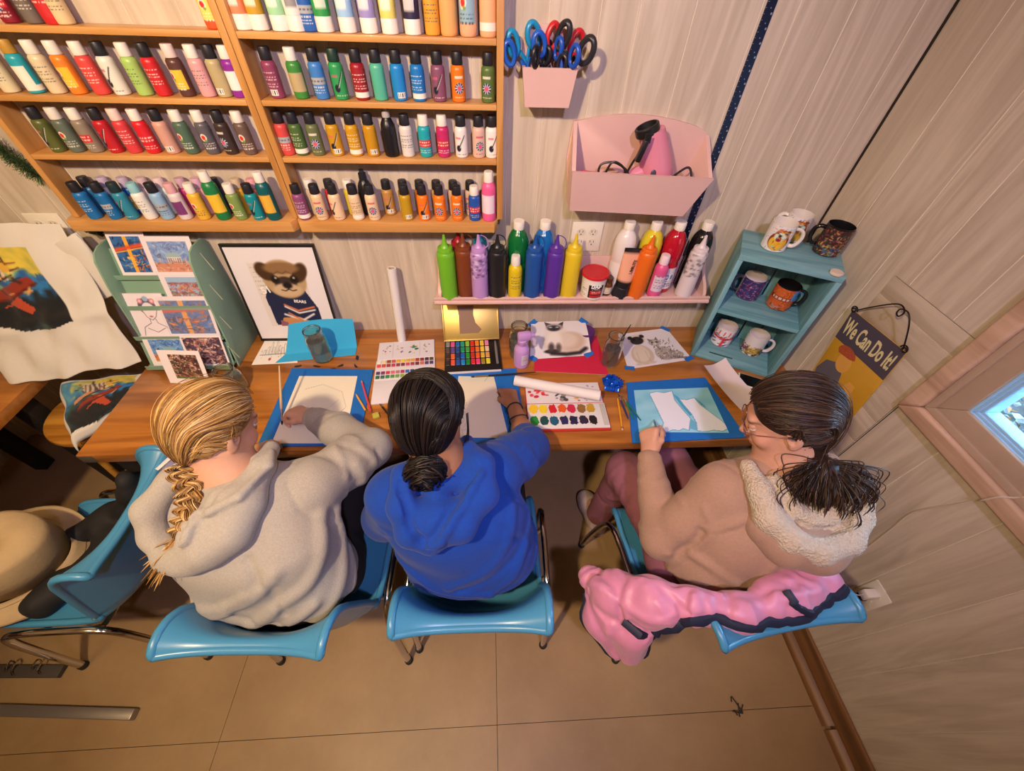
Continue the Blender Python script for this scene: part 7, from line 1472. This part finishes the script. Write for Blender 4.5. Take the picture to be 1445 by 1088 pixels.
def tie_ring(c, ax, r, th, parent, name='hair_tie', color='1b191c'):
    ax = Vector(ax).normalized(); u = ax.orthogonal().normalized(); v = ax.cross(u); base = Vector(parent.location if parent.parent is None else parent.parent.location); c = Vector(c)-base
    return obj(name, MB().tube([tuple(c+(u*math.cos(x)+v*math.sin(x))*r) for x in np.linspace(0, 2*PI, 21)[:-1]], th, 8, closed=True), mat('elastic_'+color, color, .8), parent)
tie_ring(tw+Vector((0, -.004, -.004)), Vector(cp[6])-tw, .026, .008, p1); tie_ring(e0, T[-1], .019, .006, p1)
A_, B_ = Vector((-0.7476, -0.5325, 0.7512)), Vector((-0.7452, -0.387, 0.905)); brush('b', 'pale wooden paintbrush held by the person in the grey hoodie', B_, A_, 'c8a878', 'a8a098', '2a2624', .0042)

# ------------------------------------------------ person in the blue hoodie
J = dict(pelvis=(-.06, -.93, .57), waist=(-.075, -.93, .66), chest=(-.115, -.885, .82), shoL=(-.265, -.895, .9), shoR=(-.0, -.825, .905), elbL=(-.335, -.865, .71), elbR=(.118, -.697, .82), wriL=(-.2, -.69, .64), wriR=(.077, -.49, .79),
    hipL=(-.15, -.9, .56), hipR=(.03, -.9, .56), kneL=(-.17, -.56, .54), kneR=(.05, -.55, .54), ankL=(-.18, -.52, .1), ankR=(.06, -.5, .1), toeL=(-.19, -.38, .04), toeR=(.07, -.36, .04))
H2 = Head((-.158, -.79, 1.105), (.22, .72, -.66), (.1, .62, .78), 1.0)
hd = dict(R=((-.2, .97, -.12), (.1, .15, .98), -1, ((.5, .7, .4), (.65, .8, .5), (.9, 1.0, .6), (1.0, 1.1, .6)), .92), L=((.4, .8, -.3), (0, .3, .95), 1, ((.3, .4, .3),)*4, .92))
p2, tip2 = body('person', 'person with a dark hair bun in royal blue hoodie painting', (-.46, -1.12, .0), (.26, -.22, 1.26), H2, (-.128, -.855, .99), J, hd, '9c6a4c', '7a443c'); J2 = J
eyes(H2, p2, '2a1c14')
m_hoodb = mat('royal_blue_fleece', '0c3c98', .95, sheen=.08, noise=(160, .1), bump=(300, .3))
F = Field((-.48, -1.2, .46), (.26, -.55, 1.06), .0052)
for dx in (-.08, .08):
    F.chain([(-.065+dx*1.15, -.945, .56), (-.078+dx*1.1, -.94, .66), (-.11+dx, -.905, .80), (-.13+dx*.8, -.875, .88)], [.11, .108, .108, .088], k=.06)
F.cone((-.07, -.985, .56), (-.11, -.95, .8), .1, .095, .06); F.cone(J['shoL'], J['shoR'], .072, .072, .05); F.cone((-.128, -.87, .94), (-.128, -.86, .985), .082, .062, .04)
slR = [J['shoR'], lerp(J['shoR'], J['elbR'], .6), J['elbR'], lerp(J['elbR'], J['wriR'], .22)]; F.chain(slR, [.076, .07, .064, .05], k=.03)
slL = [J['shoL'], J['elbL'], lerp(J['elbL'], J['wriL'], .9)]; F.chain(slL, [.076, .068, .046], k=.03)
# hood: two rolled edges meeting in a point on the back
HF = Field((-.42, -1.14, .72), (.14, -.72, 1.08), .0045)
HF.chain([on(p, o) for p, o in (((-0.0928, -0.8435, 1), .02), ((-0.0596, -0.8669, 0.98), .034), ((-0.0526, -0.9129, 0.95), .038), ((-0.0896, -0.9642, 0.92), .036), ((-0.1556, -1.002, 0.89), .026))], [.024, .032, .038, .04, .034], k=.025)
HF.chain([on(p, o) for p, o in (((-0.1933, -0.8742, 1), .02), ((-0.2265, -0.8947, 0.98), .032), ((-0.2336, -0.9346, 0.95), .036), ((-0.2078, -0.9788, 0.92), .034), ((-0.1627, -1.003, 0.89), .026))], [.02, .028, .034, .037, .034], k=.02)
HF.ell(on((-0.1384, -0.9171, 0.94), .02), (.07, .06, .045), None, .03); HF.chain([(-.2, -.82, .99), (-.19, -.885, 1.0), (-.14, -.918, .995), (-.085, -.895, 1.0), (-.062, -.84, 1.0), (-.07, -.78, .985)], [.02, .024, .026, .027, .026, .02], k=.02); rim = [HF.on(on(p, .06), .002) for p in spline([(-0.0913, -0.8774, 1), (-0.09, -0.9385, 0.98), (-0.1282, -0.9942, 0.95), (-0.1613, -1.017, 0.92)], 3)]; HF.chain(rim, [.012]*len(rim), k=.009); HF.fold([tuple(np.array(p)+np.array((-.02, -.0, .004))) for p in rim[::3]], .009, -.012)
for q in (([(-0.2386, -0.9119, 0.96), (-0.218, -0.9572, 0.94), (-0.1882, -0.9942, 0.92), (-0.1713, -1.012, 0.9)], .007, -.02), ([(-0.2503, -0.9184, 0.95), (-0.2331, -0.9636, 0.93), (-0.1972, -1.004, 0.9)], .007, .007), ([(-0.0812, -0.8719, 0.99), (-0.0883, -0.9287, 0.96), (-0.1358, -0.9814, 0.92)], .008, -.008), ([(-0.0522, -0.8866, 0.97), (-0.0598, -0.9435, 0.94), (-0.1226, -0.9922, 0.9)], .008, .006), ([(-0.1392, -0.9123, 0.97), (-0.1355, -0.9707, 0.93)], .006, -.005), ([(-0.0229, -0.9058, 0.95), (-0.0384, -0.9544, 0.92), (-0.1057, -0.9997, 0.88)], .007, -.006)): HF.fold(*q)
HF.chain([HF.on(on(p, .05)) for p in spline([(-0.231, -0.9145, 0.98), (-0.2184, -0.955, 0.96), (-0.1926, -0.9914, 0.94), (-0.1723, -1.011, 0.92)], 3)], [.011]*10, k=.008, sub=True)
HF.ripple(.0016, 55, 6)
for a_, b_, c_, w, am in (((.02, -.92, .86), (-.02, -.99, .76), (-.13, -1.04, .68), .016, .009), ((.05, -.9, .8), (.03, -.99, .68), (-.04, -1.06, .6), .015, .01), ((.08, -.89, .7), (.02, -1.0, .62), (-.1, -1.07, .56), .013, .009), ((-.24, -.96, .72), (-.16, -1.04, .66), (-.02, -1.05, .62), .014, .009), ((-.22, -1.0, .64), (-.1, -1.07, .6), (.03, -1.04, .57), .012, .009), ((-.25, -.97, .62), (-.15, -1.05, .56), (-.02, -1.07, .53), .012, -.007), ((.06, -.93, .76), (.0, -1.01, .7), (-.1, -1.05, .66), .011, -.007), ((.0, -.95, .84), (.04, -.95, .76), (.07, -.94, .64), .011, -.007)): F.fold([a_, lerp(a_, b_, .5), b_, lerp(b_, c_, .5), c_], w*.85, am*1.5)
F.fold([(-.015, -.78, .965), (.02, -.86, .96), (.03, -.91, .88), (.04, -.9, .8)], .005, -.005)
sleeve_folds(F, slR, .066, 14, .005, .011, 7); sleeve_folds(F, slL, .064, 14, .005, .012, 8); F.ripple(.0018, 38, 5); F.cut((0, 0, .49), (0, -.1, -1), .02)
h2 = cloth('hoodie', F, m_hoodb, p2); cloth('hood', HF, m_hoodb, h2)
trousers(J, mat('black_trousers'), p2); shoes(J, mat('dark_shoe'), p2, mat('shoe_sole'))
DK = ['120e0e', '181312', '0c0a0a', '1e1715', '100c0c', '2a201c']
tie2 = tuple(H2.loc([(-.165, -.872, 1.052)])[0]); R = np.random.RandomState(3)
part = [(.012+R.normal()*.002, .085-.15*t, .07+.06*math.sin(PI*(.25+t*.6))) for t in R.uniform(0, 1, 900)]
def via2(st): sx = 1 if (int(round(abs(st[1])*1e6)) % 2) else -1; return [(sx*.07, st[1]*.7-.02, .085+st[1]*.15), (sx*(.105-abs(st[1])*.3), -.06+st[1]*.3, .01+.2*min(0, st[1]))]
sp = scalp_paths(H2, part, tie2, (.0845, .102, .0925), (0, -.017, .034), 14, via=via2)
back = scalp_paths(H2, hairline(420, 13), tie2, (.0825, .1, .0905), (0, -.017, .034), 15); nape = scalp_paths(H2, [(x, -.03, -.09+abs(x)*.4) for x in R.uniform(-.07, .07, 120)], tie2, (.074, .09, .085), (0, -.02, .02), 16, 10, via=None)
wisps = [[H2.p(.083, .05+o, .02), H2.p(.09, .05+o, -.03), H2.p(.088+o, .055, -.08), H2.p(.085+o*2, .06, -.13)] for o in R.normal(size=10)*.008]
ears_ = strands(scalp_paths(H2, behind_ears(130, 42), tie2, (.082, .1, .091), (0, -.017, .034), 42, via=back_via), DK, .0014, 42)
hr = hair_obj('hair', [ears_, hair_base(H2, '171110', tie2), strands(sp, DK, .0014, 11), strands(back, DK, .0014, 12), strands(nape, DK, .0016, 13), strands([spline(w, 4) for w in wisps], DK, .0006, 14)], p2, 'straight black hair with a centre part')
bc = Vector((-.166, -.905, 1.048)); ax = (bc-Vector(H2.p(*tie2))).normalized(); u = ax.orthogonal().normalized(); v = ax.cross(u); bun = []
for k in range(170):
    a0, tilt, rad = R.uniform(0, 6.28), R.normal()*.5, R.uniform(.016, .052); ln = R.uniform(2.5, 6.5); z0 = R.uniform(-.028, .028); pts = []
    for t in np.linspace(0, 1, 22):
        a = a0+ln*t; q = u*math.cos(a)*rad*1.05+v*math.sin(a)*rad*.95+ax*(z0*math.sqrt(max(0, 1-(rad/.05)**2))*1.4+.012*math.sin(a*1.5+tilt*4)); pts.append(tuple(bc+q))
    bun.append(pts)
FB = Field(np.array(bc)-.075, np.array(bc)+.075, .0045); FB.ell(tuple(bc), (.046, .046, .036), Matrix((u, v, ax)).transposed(), 0); FB.cone(H2.p(*tie2), tuple(bc), .028, .03, .02); V, f = FB.surf()
hair_obj('bun', [(V, f, np.ones((len(V), 3))*hx('171110')), strands(bun, DK, .003, 15, taper=False), strands([[tuple(bc+u*.02*o-ax*0), tuple(bc+u*.045*o+v*.03+ax*.02), tuple(bc+u*.06*o+v*.02*o-Vector((0, .0, .05)))] for o in R.normal(size=16)], DK, .0007, 16)], hr, 'messy twisted low bun')
for t_ in (.55, .3):
    c = Vector(lerp(J['elbR'], J['wriR'], .62 if t_ > .5 else .88)); dd = Vector(J['wriR'])-Vector(J['elbR']); b_ = tie_ring(c, dd+Vector((0, 0, .06 if t_ > .5 else -.04)), .0345 if t_ > .5 else .029, .0022, p2, 'bracelet', '1d1b1e')
brush('b', 'dark paintbrush held by the person in the blue hoodie', (0.1735, -0.3353, 0.8), (-0.0844, -0.3107, 0.7512), '2a2422', 'b89a60', '2a2624', .0036)

# ------------------------------------------------ person in the beige hoodie
J = dict(pelvis=(.725, -1.0, .57), waist=(.745, -.995, .66), chest=(.785, -.945, .82), shoL=(.652, -.905, .895), shoR=(.94, -.875, .9), elbL=(.515, -.962, .7), elbR=(1.06, -.86, .69), wriL=(.517, -.722, .80), wriR=(.96, -.74, .63),
    hipL=(.62, -.985, .56), hipR=(.81, -.96, .56), kneL=(.52, -.64, .55), kneR=(.71, -.58, .54), ankL=(.5, -.62, .12), ankR=(.7, -.5, .1), toeL=(.47, -.5, .04), toeR=(.68, -.36, .04))
H3 = Head((.772, -.812, 1.105), (-.78, .36, -.5), (-.3, .3, .9), .98)
hd = dict(L=((.12, .8, .35), (-.75, -.35, .5), 1, ((1.0, 1.0, .5), (1.1, 1.15, .6), (1.2, 1.2, .6), (1.25, 1.2, .6)), .95), R=((-.35, .9, -.1), (.1, .2, .95), -1, ((.3, .4, .3),)*4, .92))
p3, tip3 = body('person', 'person with brown ponytail and glasses in fleece lined beige hoodie', (.38, -1.16, .0), (1.12, -.28, 1.26), H3, (.806, -.875, .985), J, hd, 'c8967f', 'b86a62'); J3 = J
eyes(H3, p3, '4a3424')
m_hoodt = mat('beige_jersey', 'a58470', .95, sheen=.12, noise=(160, .08), bump=(260, .3))
m_sherpa = mat('sherpa_fleece', 'c2b29d', .98, sheen=.15, noise=(150, .12), bump=(190, .9, 1))
F = Field((.4, -1.24, .46), (1.13, -.58, 1.06), .0052)
for dx in (-.082, .082):
    F.chain([(.735+dx*1.15, -1.015, .56), (.752+dx*1.1, -1.005, .66), (.788+dx, -.965, .80), (.8+dx*.85, -.905, .88)], [.112, .11, .11, .09], k=.06)
F.cone((.745, -1.035, .57), (.79, -.995, .8), .098, .098, .06); F.cone(J['shoL'], J['shoR'], .074, .074, .05); F.cone((.806, -.88, .93), (.806, -.875, .97), .08, .066, .04)
slL = [J['shoL'], lerp(J['shoL'], J['elbL'], .6), J['elbL'], lerp(J['elbL'], J['wriL'], .5), lerp(J['elbL'], J['wriL'], .84)]; F.chain(slL, [.075, .064, .057, .048, .042], k=.028)
slR = [J['shoR'], J['elbR'], lerp(J['elbR'], J['wriR'], .85)]; F.chain(slR, [.074, .06, .044], k=.03)
for a_, b_, c_, w, am in (((.69, -.97, .86), (.62, -1.0, .76), (.6, -1.02, .64), .014, .008), ((.66, -.99, .72), (.7, -1.09, .62), (.8, -1.13, .58), .014, .009), ((.62, -1.0, .62), (.68, -1.08, .56), (.78, -1.12, .53), .012, .009), ((.63, -.98, .66), (.66, -1.05, .62), (.72, -1.1, .6), .01, -.006), ((.6, -.95, .82), (.585, -.965, .76), (.6, -.985, .7), .012, -.01), ((.74, -1.06, .84), (.72, -1.09, .74), (.7, -1.1, .64), .014, .006)): F.fold([a_, lerp(a_, b_, .5), b_, lerp(b_, c_, .5), c_], w*.85, am*1.5)
F.fold([(.63, -.84, .955), (.665, -.9, .975), (.695, -.95, .93), (.68, -.98, .86), (.64, -.985, .8)], .005, -.005)
sleeve_folds(F, slL, .056, 14, .0045, .01, 12); F.ripple(.0016, 38, 9); F.cut((0, 0, .5), (0, -.12, -1), .02)
# outside of the hood
HF = Field((.6, -1.2, .7), (1.12, -.74, 1.06), .005); HF.chain([on(p, o) for p, o in (((0.7057, -1.028, 0.93), -.0), ((0.7641, -1.057, 0.9), .0), ((0.8398, -1.064, 0.88), .0), ((0.9064, -1.025, 0.88), .0))], [.05, .056, .056, .05], k=.04); HF.ripple(.0015, 50, 3)
h3 = cloth('hoodie', F, m_hoodt, p3); cloth('hood', HF, m_hoodt, h3); G = Field((.42, -.86, .68), (.62, -.66, .9), .0035); G.chain([lerp(J['elbL'], J['wriL'], .72), lerp(J['elbL'], J['wriL'], .93)], [.043, .039], k=0).ripple(.0012, 160, 3); cloth('cuff', G, m_hoodt, h3)
G = Field((.62, -1.16, .76), (1.08, -.76, 1.06), .0045)
R_ = [on(p, o) for p, o in (((0.6825, -0.8863, 1), .016), ((0.6866, -0.9483, 0.98), .026), ((0.6993, -1.008, 0.95), .034), ((0.739, -1.047, 0.92), .036), ((0.8069, -1.066, 0.9), .04), ((0.8793, -1.041, 0.9), .042), ((0.9167, -0.9911, 0.92), .042), ((0.9272, -0.9399, 0.94), .038), ((0.9123, -0.9031, 0.96), .03))]
G.chain(R_, [.02, .03, .036, .038, .038, .038, .037, .034, .028], k=.012)
R2_ = [on(p, o) for p, o in (((0.7365, -0.9254, 0.98), .02), ((0.7588, -0.9817, 0.95), .034), ((0.7898, -1.013, 0.94), .036), ((0.8531, -0.9901, 0.94), .038), ((0.8826, -0.9497, 0.95), .036))]
G.chain(R2_, [.022, .028, .03, .03, .028], k=.01); G.ell(on((0.8211, -0.9745, 0.93), .005), (.075, .06, .035), None, .025)
for q in (([(0.7054, -0.946, 0.99), (0.7206, -1.004, 0.96), (0.7743, -1.047, 0.94), (0.8304, -1.035, 0.94), (0.8728, -0.9855, 0.95)], .009, -.024), ([(0.7667, -0.9417, 0.97), (0.8043, -0.9832, 0.95), (0.8648, -0.9794, 0.95)], .009, -.018), ([(0.7168, -1.051, 0.94), (0.8092, -1.084, 0.91)], .01, -.005)): G.fold(*q)
rs = np.random.RandomState(2)
for i in range(4): G.ripple(.0007, 420+i*60, 20+i)
cloth('hood_lining', G, m_sherpa, h3, it=1, label='cream sherpa fleece hood lining')
trousers(J, mat('mauve_trousers', '8a5562', .9, noise=(30, .08)), p3, (.09, .068, .056)); shoes(J, mat('pale_shoe', 'b8a49c', .6), p3, mat('shoe_sole'))
BR = ['33241d', '2a1d18', '3e2d24', '241814', '4a362b', '1f1513', '55402f']
tie3 = tuple(H3.loc([(.835, -.895, 1.05)])[0])
sp = scalp_paths(H3, hairline(1150, 23), tie3, (.083, .101, .092), (0, -.017, .034), 24); nape = scalp_paths(H3, [(x, -.03, -.09+abs(x)*.4) for x in np.random.RandomState(22).uniform(-.07, .07, 130)], tie3, (.075, .09, .085), (0, -.02, .02), 25, 10, via=None)
fly = strands(scalp_paths(H3, hairline(50, 29), tie3, (.086, .105, .096), (0, -.017, .034), 26, 12, lift=.012, wave=.004), BR, .0007, 28)
ears_ = strands(scalp_paths(H3, behind_ears(130, 43), tie3, (.082, .1, .091), (0, -.017, .034), 43, via=back_via), BR, .0014, 43)
hr = hair_obj('hair', [ears_, hair_base(H3, '2a1d18', tie3), strands(sp, BR, .0014, 21), strands(nape, BR, .0016, 22), fly], p3, 'dark brown hair gathered in a low ponytail')
tw = Vector(H3.p(*tie3)); R = np.random.RandomState(31); pony = []
for k in range(1100):
    side = R.normal(size=3)*np.array((.04, .022, .016))+np.array((0, 0, .006)); L_ = R.uniform(.85, 1.1); sw = R.uniform(-.02, .02)
    pts = [tuple(tw+Vector(R.normal(size=3)*.008))]
    for t in (.25, .5, .75, 1.0):
        bul = min(1, t*1.35)**1.2*(1-.25*max(0, t-.75)*4*.4); ctr_ = np.array(tw)+np.array((.012*t, -.012-.075*t, .012*math.sin(PI*t)-.058*t*L_)); pts.append(tuple(ctr_+side*1.15*bul+np.array((.35*sw*math.sin(t*3), 0, .012*math.sin(PI*t)))))
    pony.append(spline(pts, 4))
wild = [spline([tuple(tw), tuple(np.array(tw)+R.normal(size=3)*.03+np.array((.02, -.03, -.03))), tuple(np.array(tw)+R.normal(size=3)*.035+np.array((.02, -.06, -.02))), tuple(np.array(tw)+R.normal(size=3)*.04+np.array((.02, -.09, -.05)))], 5) for k in range(12)]
FP = Field(np.array(tw)-.2, np.array(tw)+.16, .005); b1_ = np.array(tw); FP.chain([tuple(b1_), tuple(b1_+(.004, -.035, -.01)), tuple(b1_+(.01, -.062, -.03)), tuple(b1_+(.012, -.08, -.05))], [.016, .036, .036, .016], k=.02); FP.cone(tuple(b1_+(-.035, -.045, -.02)), tuple(b1_+(.05, -.045, -.018)), .022, .022, .02); V, f = FP.surf()
hair_obj('ponytail', [(V, f, np.ones((len(V), 3))*hx('2a1d18')), strands(pony, BR, .0013, 32), strands(wild, BR, .0007, 33)], hr, 'loose low brown ponytail')
tie_ring(tw+Vector((.004, -.01, -.008)), (.3, -.6, -.6), .023, .006, p3)
# glasses
t_ = p3; base = Vector(p3.location); m_gl = mat('glasses_frame', '8a5a58', .25, .3)
gpar = obj('glasses', MB().tube([tuple(Vector(H3.p(x, .1055-.0*x, .004))-base) for x in (-.009, -.004, .004, .009)], .0013, 8), m_gl, p3)
for sx in (-1, 1):
    ring = [tuple(Vector(H3.p(sx*(.033+.0245*abs(math.cos(a))**.7*np.sign(math.cos(a))), .104-.006*abs(math.cos(a)+.4), .0+.021*abs(math.sin(a))**.75*np.sign(math.sin(a))))-base) for a in np.linspace(0, 2*PI, 29)[:-1]]; obj('rim', MB().tube(ring, .0015, 8, closed=True), m_gl, gpar)
    mb = MB(); mb.add(ring, [tuple(range(len(ring)))]); obj('lens', mb, mat('lens_clear', 'ffffff', .02, alpha=.08), gpar)
    obj('temple_arm', MB().tube([tuple(Vector(H3.p(*q))-base) for q in ((sx*.058, .098, .006), (sx*.074, .07, .006), (sx*.082, .01, .004), (sx*.083, -.012, -.006))], .0013, 8), m_gl, gpar)
brush('b', 'small paintbrush held by the person in the beige hoodie', (.545, -.655, .855), (.6, -.545, .7512), '3a2a24', 'b8a88a', '3a6a7a', .0036)
# phone-dark pink jacket over the chair back
m_pinkj = mat('pink_nylon', 'cd84a4', .42, sheen=.2, noise=(20, .08), bump=(70, .2)); m_navy = mat('navy_trim', '1b2138', .6)

F = Field((.16, -1.45, .34), (1.06, -.8, .92), .005)
top = [(0.8867, -1.13, 0.8), (0.752, -1.169, 0.8), (0.6121, -1.186, 0.8), (0.5036, -1.164, 0.79), (0.4192, -1.143, 0.75), (0.3405, -1.108, 0.69), (0.2868, -1.048, 0.64)]
F.chain(top, [.034, .038, .036, .036, .046, .05, .034], k=.04); F.chain([top[4], (0.3796, -1.182, 0.64), (0.3931, -1.22, 0.55)], [.05, .05, .038], k=.04); F.chain([top[5], (0.3039, -1.145, 0.6), (0.3578, -1.202, 0.52)], [.05, .042, .034], k=.04); F.chain([top[2], (top[2][0]-.01, top[2][1]+.05, .66)], [.034, .03], k=.03); F.chain([(0.8591, -1.116, 0.8), (0.7137, -1.15, 0.8)], [.04, .038], k=.03)
R = np.random.RandomState(8)
for a_, b_ in zip(top[:-1], top[1:]):
    for k in range(2):
        c = Vector(lerp(a_, b_, R.uniform(0, 1))); d = Vector((R.normal()*.3, -1, -.6)).normalized()*R.uniform(.03, .06); F.fold([tuple(c-d*.6+Vector((0, 0, .04))), tuple(c+Vector((R.normal()*.01, 0, .04))), tuple(c+d)], R.uniform(.007, .012), R.choice((.008, .007, -.009)))
for q in (([(0.2847, -1.036, 0.7), (0.3567, -1.133, 0.7), (0.3992, -1.205, 0.62)], .012, -.012), ([(0.3462, -1.051, 0.74), (0.431, -1.137, 0.78), (0.5758, -1.163, 0.82)], .01, .009), ([(0.3132, -1.131, 0.62), (0.3758, -1.177, 0.66), (0.419, -1.231, 0.56)], .01, .009), ([(0.2624, -1.082, 0.66), (0.3059, -1.167, 0.62), (0.3743, -1.241, 0.52)], .01, -.009), ([(0.4569, -1.175, 0.78), (0.5899, -1.205, 0.79), (0.7418, -1.198, 0.79)], .009, -.008), ([(0.48, -1.141, 0.8), (0.6094, -1.171, 0.82), (0.7726, -1.144, 0.82)], .008, -.009), ([(0.2872, -1.079, 0.7), (0.3902, -1.168, 0.76), (0.5223, -1.189, 0.79), (0.6594, -1.203, 0.8)], .012, .011), ([(0.3611, -1.074, 0.74), (0.4591, -1.158, 0.79), (0.5575, -1.183, 0.8)], .009, -.01), ([(0.716, -1.169, 0.83), (0.8164, -1.157, 0.83)], .009, .008), ([(0.798, -1.122, 0.83), (0.8609, -1.141, 0.82)], .008, -.007), ([(0.3123, -1.126, 0.68), (0.3811, -1.155, 0.7), (0.4559, -1.202, 0.7)], .01, -.009)): F.fold(*q)
for k in range(46):
    i = R.randint(len(top)-1); c = Vector(lerp(top[i], top[i+1], R.uniform(0, 1)))+Vector((0, R.uniform(-.05, .03), R.uniform(-.03, .05)))
    if i > 2 and R.uniform() < .6: c += Vector((0, -.04, -R.uniform(.02, .14)))
    d = Vector((R.normal(), R.normal()*.8, R.normal()*.5)).normalized()*R.uniform(.02, .05); F.fold([tuple(c-d), tuple(c+Vector((0, 0, .006))), tuple(c+d)], R.uniform(.005, .008), R.choice((.005, -.006)))
F.ripple(.002, 30, 6, stretch=(.4, 1, 1)); F.ripple(.0012, 70, 7)
jk = soft('jacket', F, m_pinkj, 'pink nylon jacket with dark navy trim draped over the right chair back', 'jacket', it=1)
base = Vector(jk.location)
def edge(pts, r, name='trim'):
    P = [Vector(F.on(p, .002))-base for p in spline(pts, 6)]; r_ = np.random.RandomState(3); return obj(name, MB().tube([tuple(p) for p in P], [r*r_.uniform(.8, 1.2) for _ in P], 8, flat=.7), m_navy, jk)
edge([(0.8974, -1.14, 0.81), (0.8229, -1.174, 0.81), (0.7301, -1.199, 0.81), (0.6142, -1.211, 0.81), (0.5177, -1.191, 0.8), (0.4607, -1.202, 0.77), (0.4244, -1.21, 0.7)], .013)
edge([(0.7296, -1.161, 0.84), (0.7391, -1.181, 0.83), (0.7717, -1.193, 0.82)], .011); edge([(0.385, -1.168, 0.68), (0.4113, -1.206, 0.62), (0.4443, -1.243, 0.54)], .012); edge([(0.2513, -1.089, 0.63), (0.2733, -1.158, 0.58), (0.3429, -1.23, 0.5), (0.4003, -1.253, 0.49)], .006)

# ================================================================ light
def lamp(name, kind, loc, target, energy, color, size=.1, **kw):
    l = bpy.data.lights.new(name, kind); l.energy = energy; l.color = lin(color)
    if kind == 'AREA': l.shape = kw.get('shape', 'DISK'); l.size = size
    if kind == 'AREA' and 'sy' in kw: l.shape = 'RECTANGLE'; l.size_y = kw['sy']
    if kind == 'SPOT': l.spot_size = kw.get('cone', 2.2); l.spot_blend = .85; l.shadow_soft_size = size
    if kind == 'POINT': l.shadow_soft_size = size
    o = bpy.data.objects.new(name, l); COL.objects.link(o); o.location = loc
    o.rotation_euler = (Vector(target)-Vector(loc)).to_track_quat('-Z', 'Y').to_euler(); return o
lamp('ceiling_lamp', 'SPOT', (-.75, -1.75, 2.62), (-.45, -.3, 1.0), 182, 'ffdfb0', .05, cone=1.95)
lamp('ceiling_lamp', 'SPOT', (.25, -1.9, 2.62), (.15, -.3, 1.0), 85, 'e4d2ff', .05, cone=1.8)
lamp('ceiling_lamp', 'POINT', (-1.5, -1.5, 2.5), (0, 0, 0), 16, 'ffd9a0', .12)
lamp('window_daylight', 'AREA', (XR+.7, -1.03, 1.75), (XR-.5, -1.02, 1.1), 30, '9cd2ff', .7)
w = bpy.data.worlds.new('world'); bpy.context.scene.world = w; w.use_nodes = True
bgn = w.node_tree.nodes['Background']; bgn.inputs['Color'].default_value = (.75, .85, 1, 1); bgn.inputs['Strength'].default_value = 3.5
sc = bpy.context.scene; sc.view_settings.view_transform = 'Standard'; sc.view_settings.look = 'None'; sc.view_settings.exposure = 0; sc.view_settings.gamma = 1
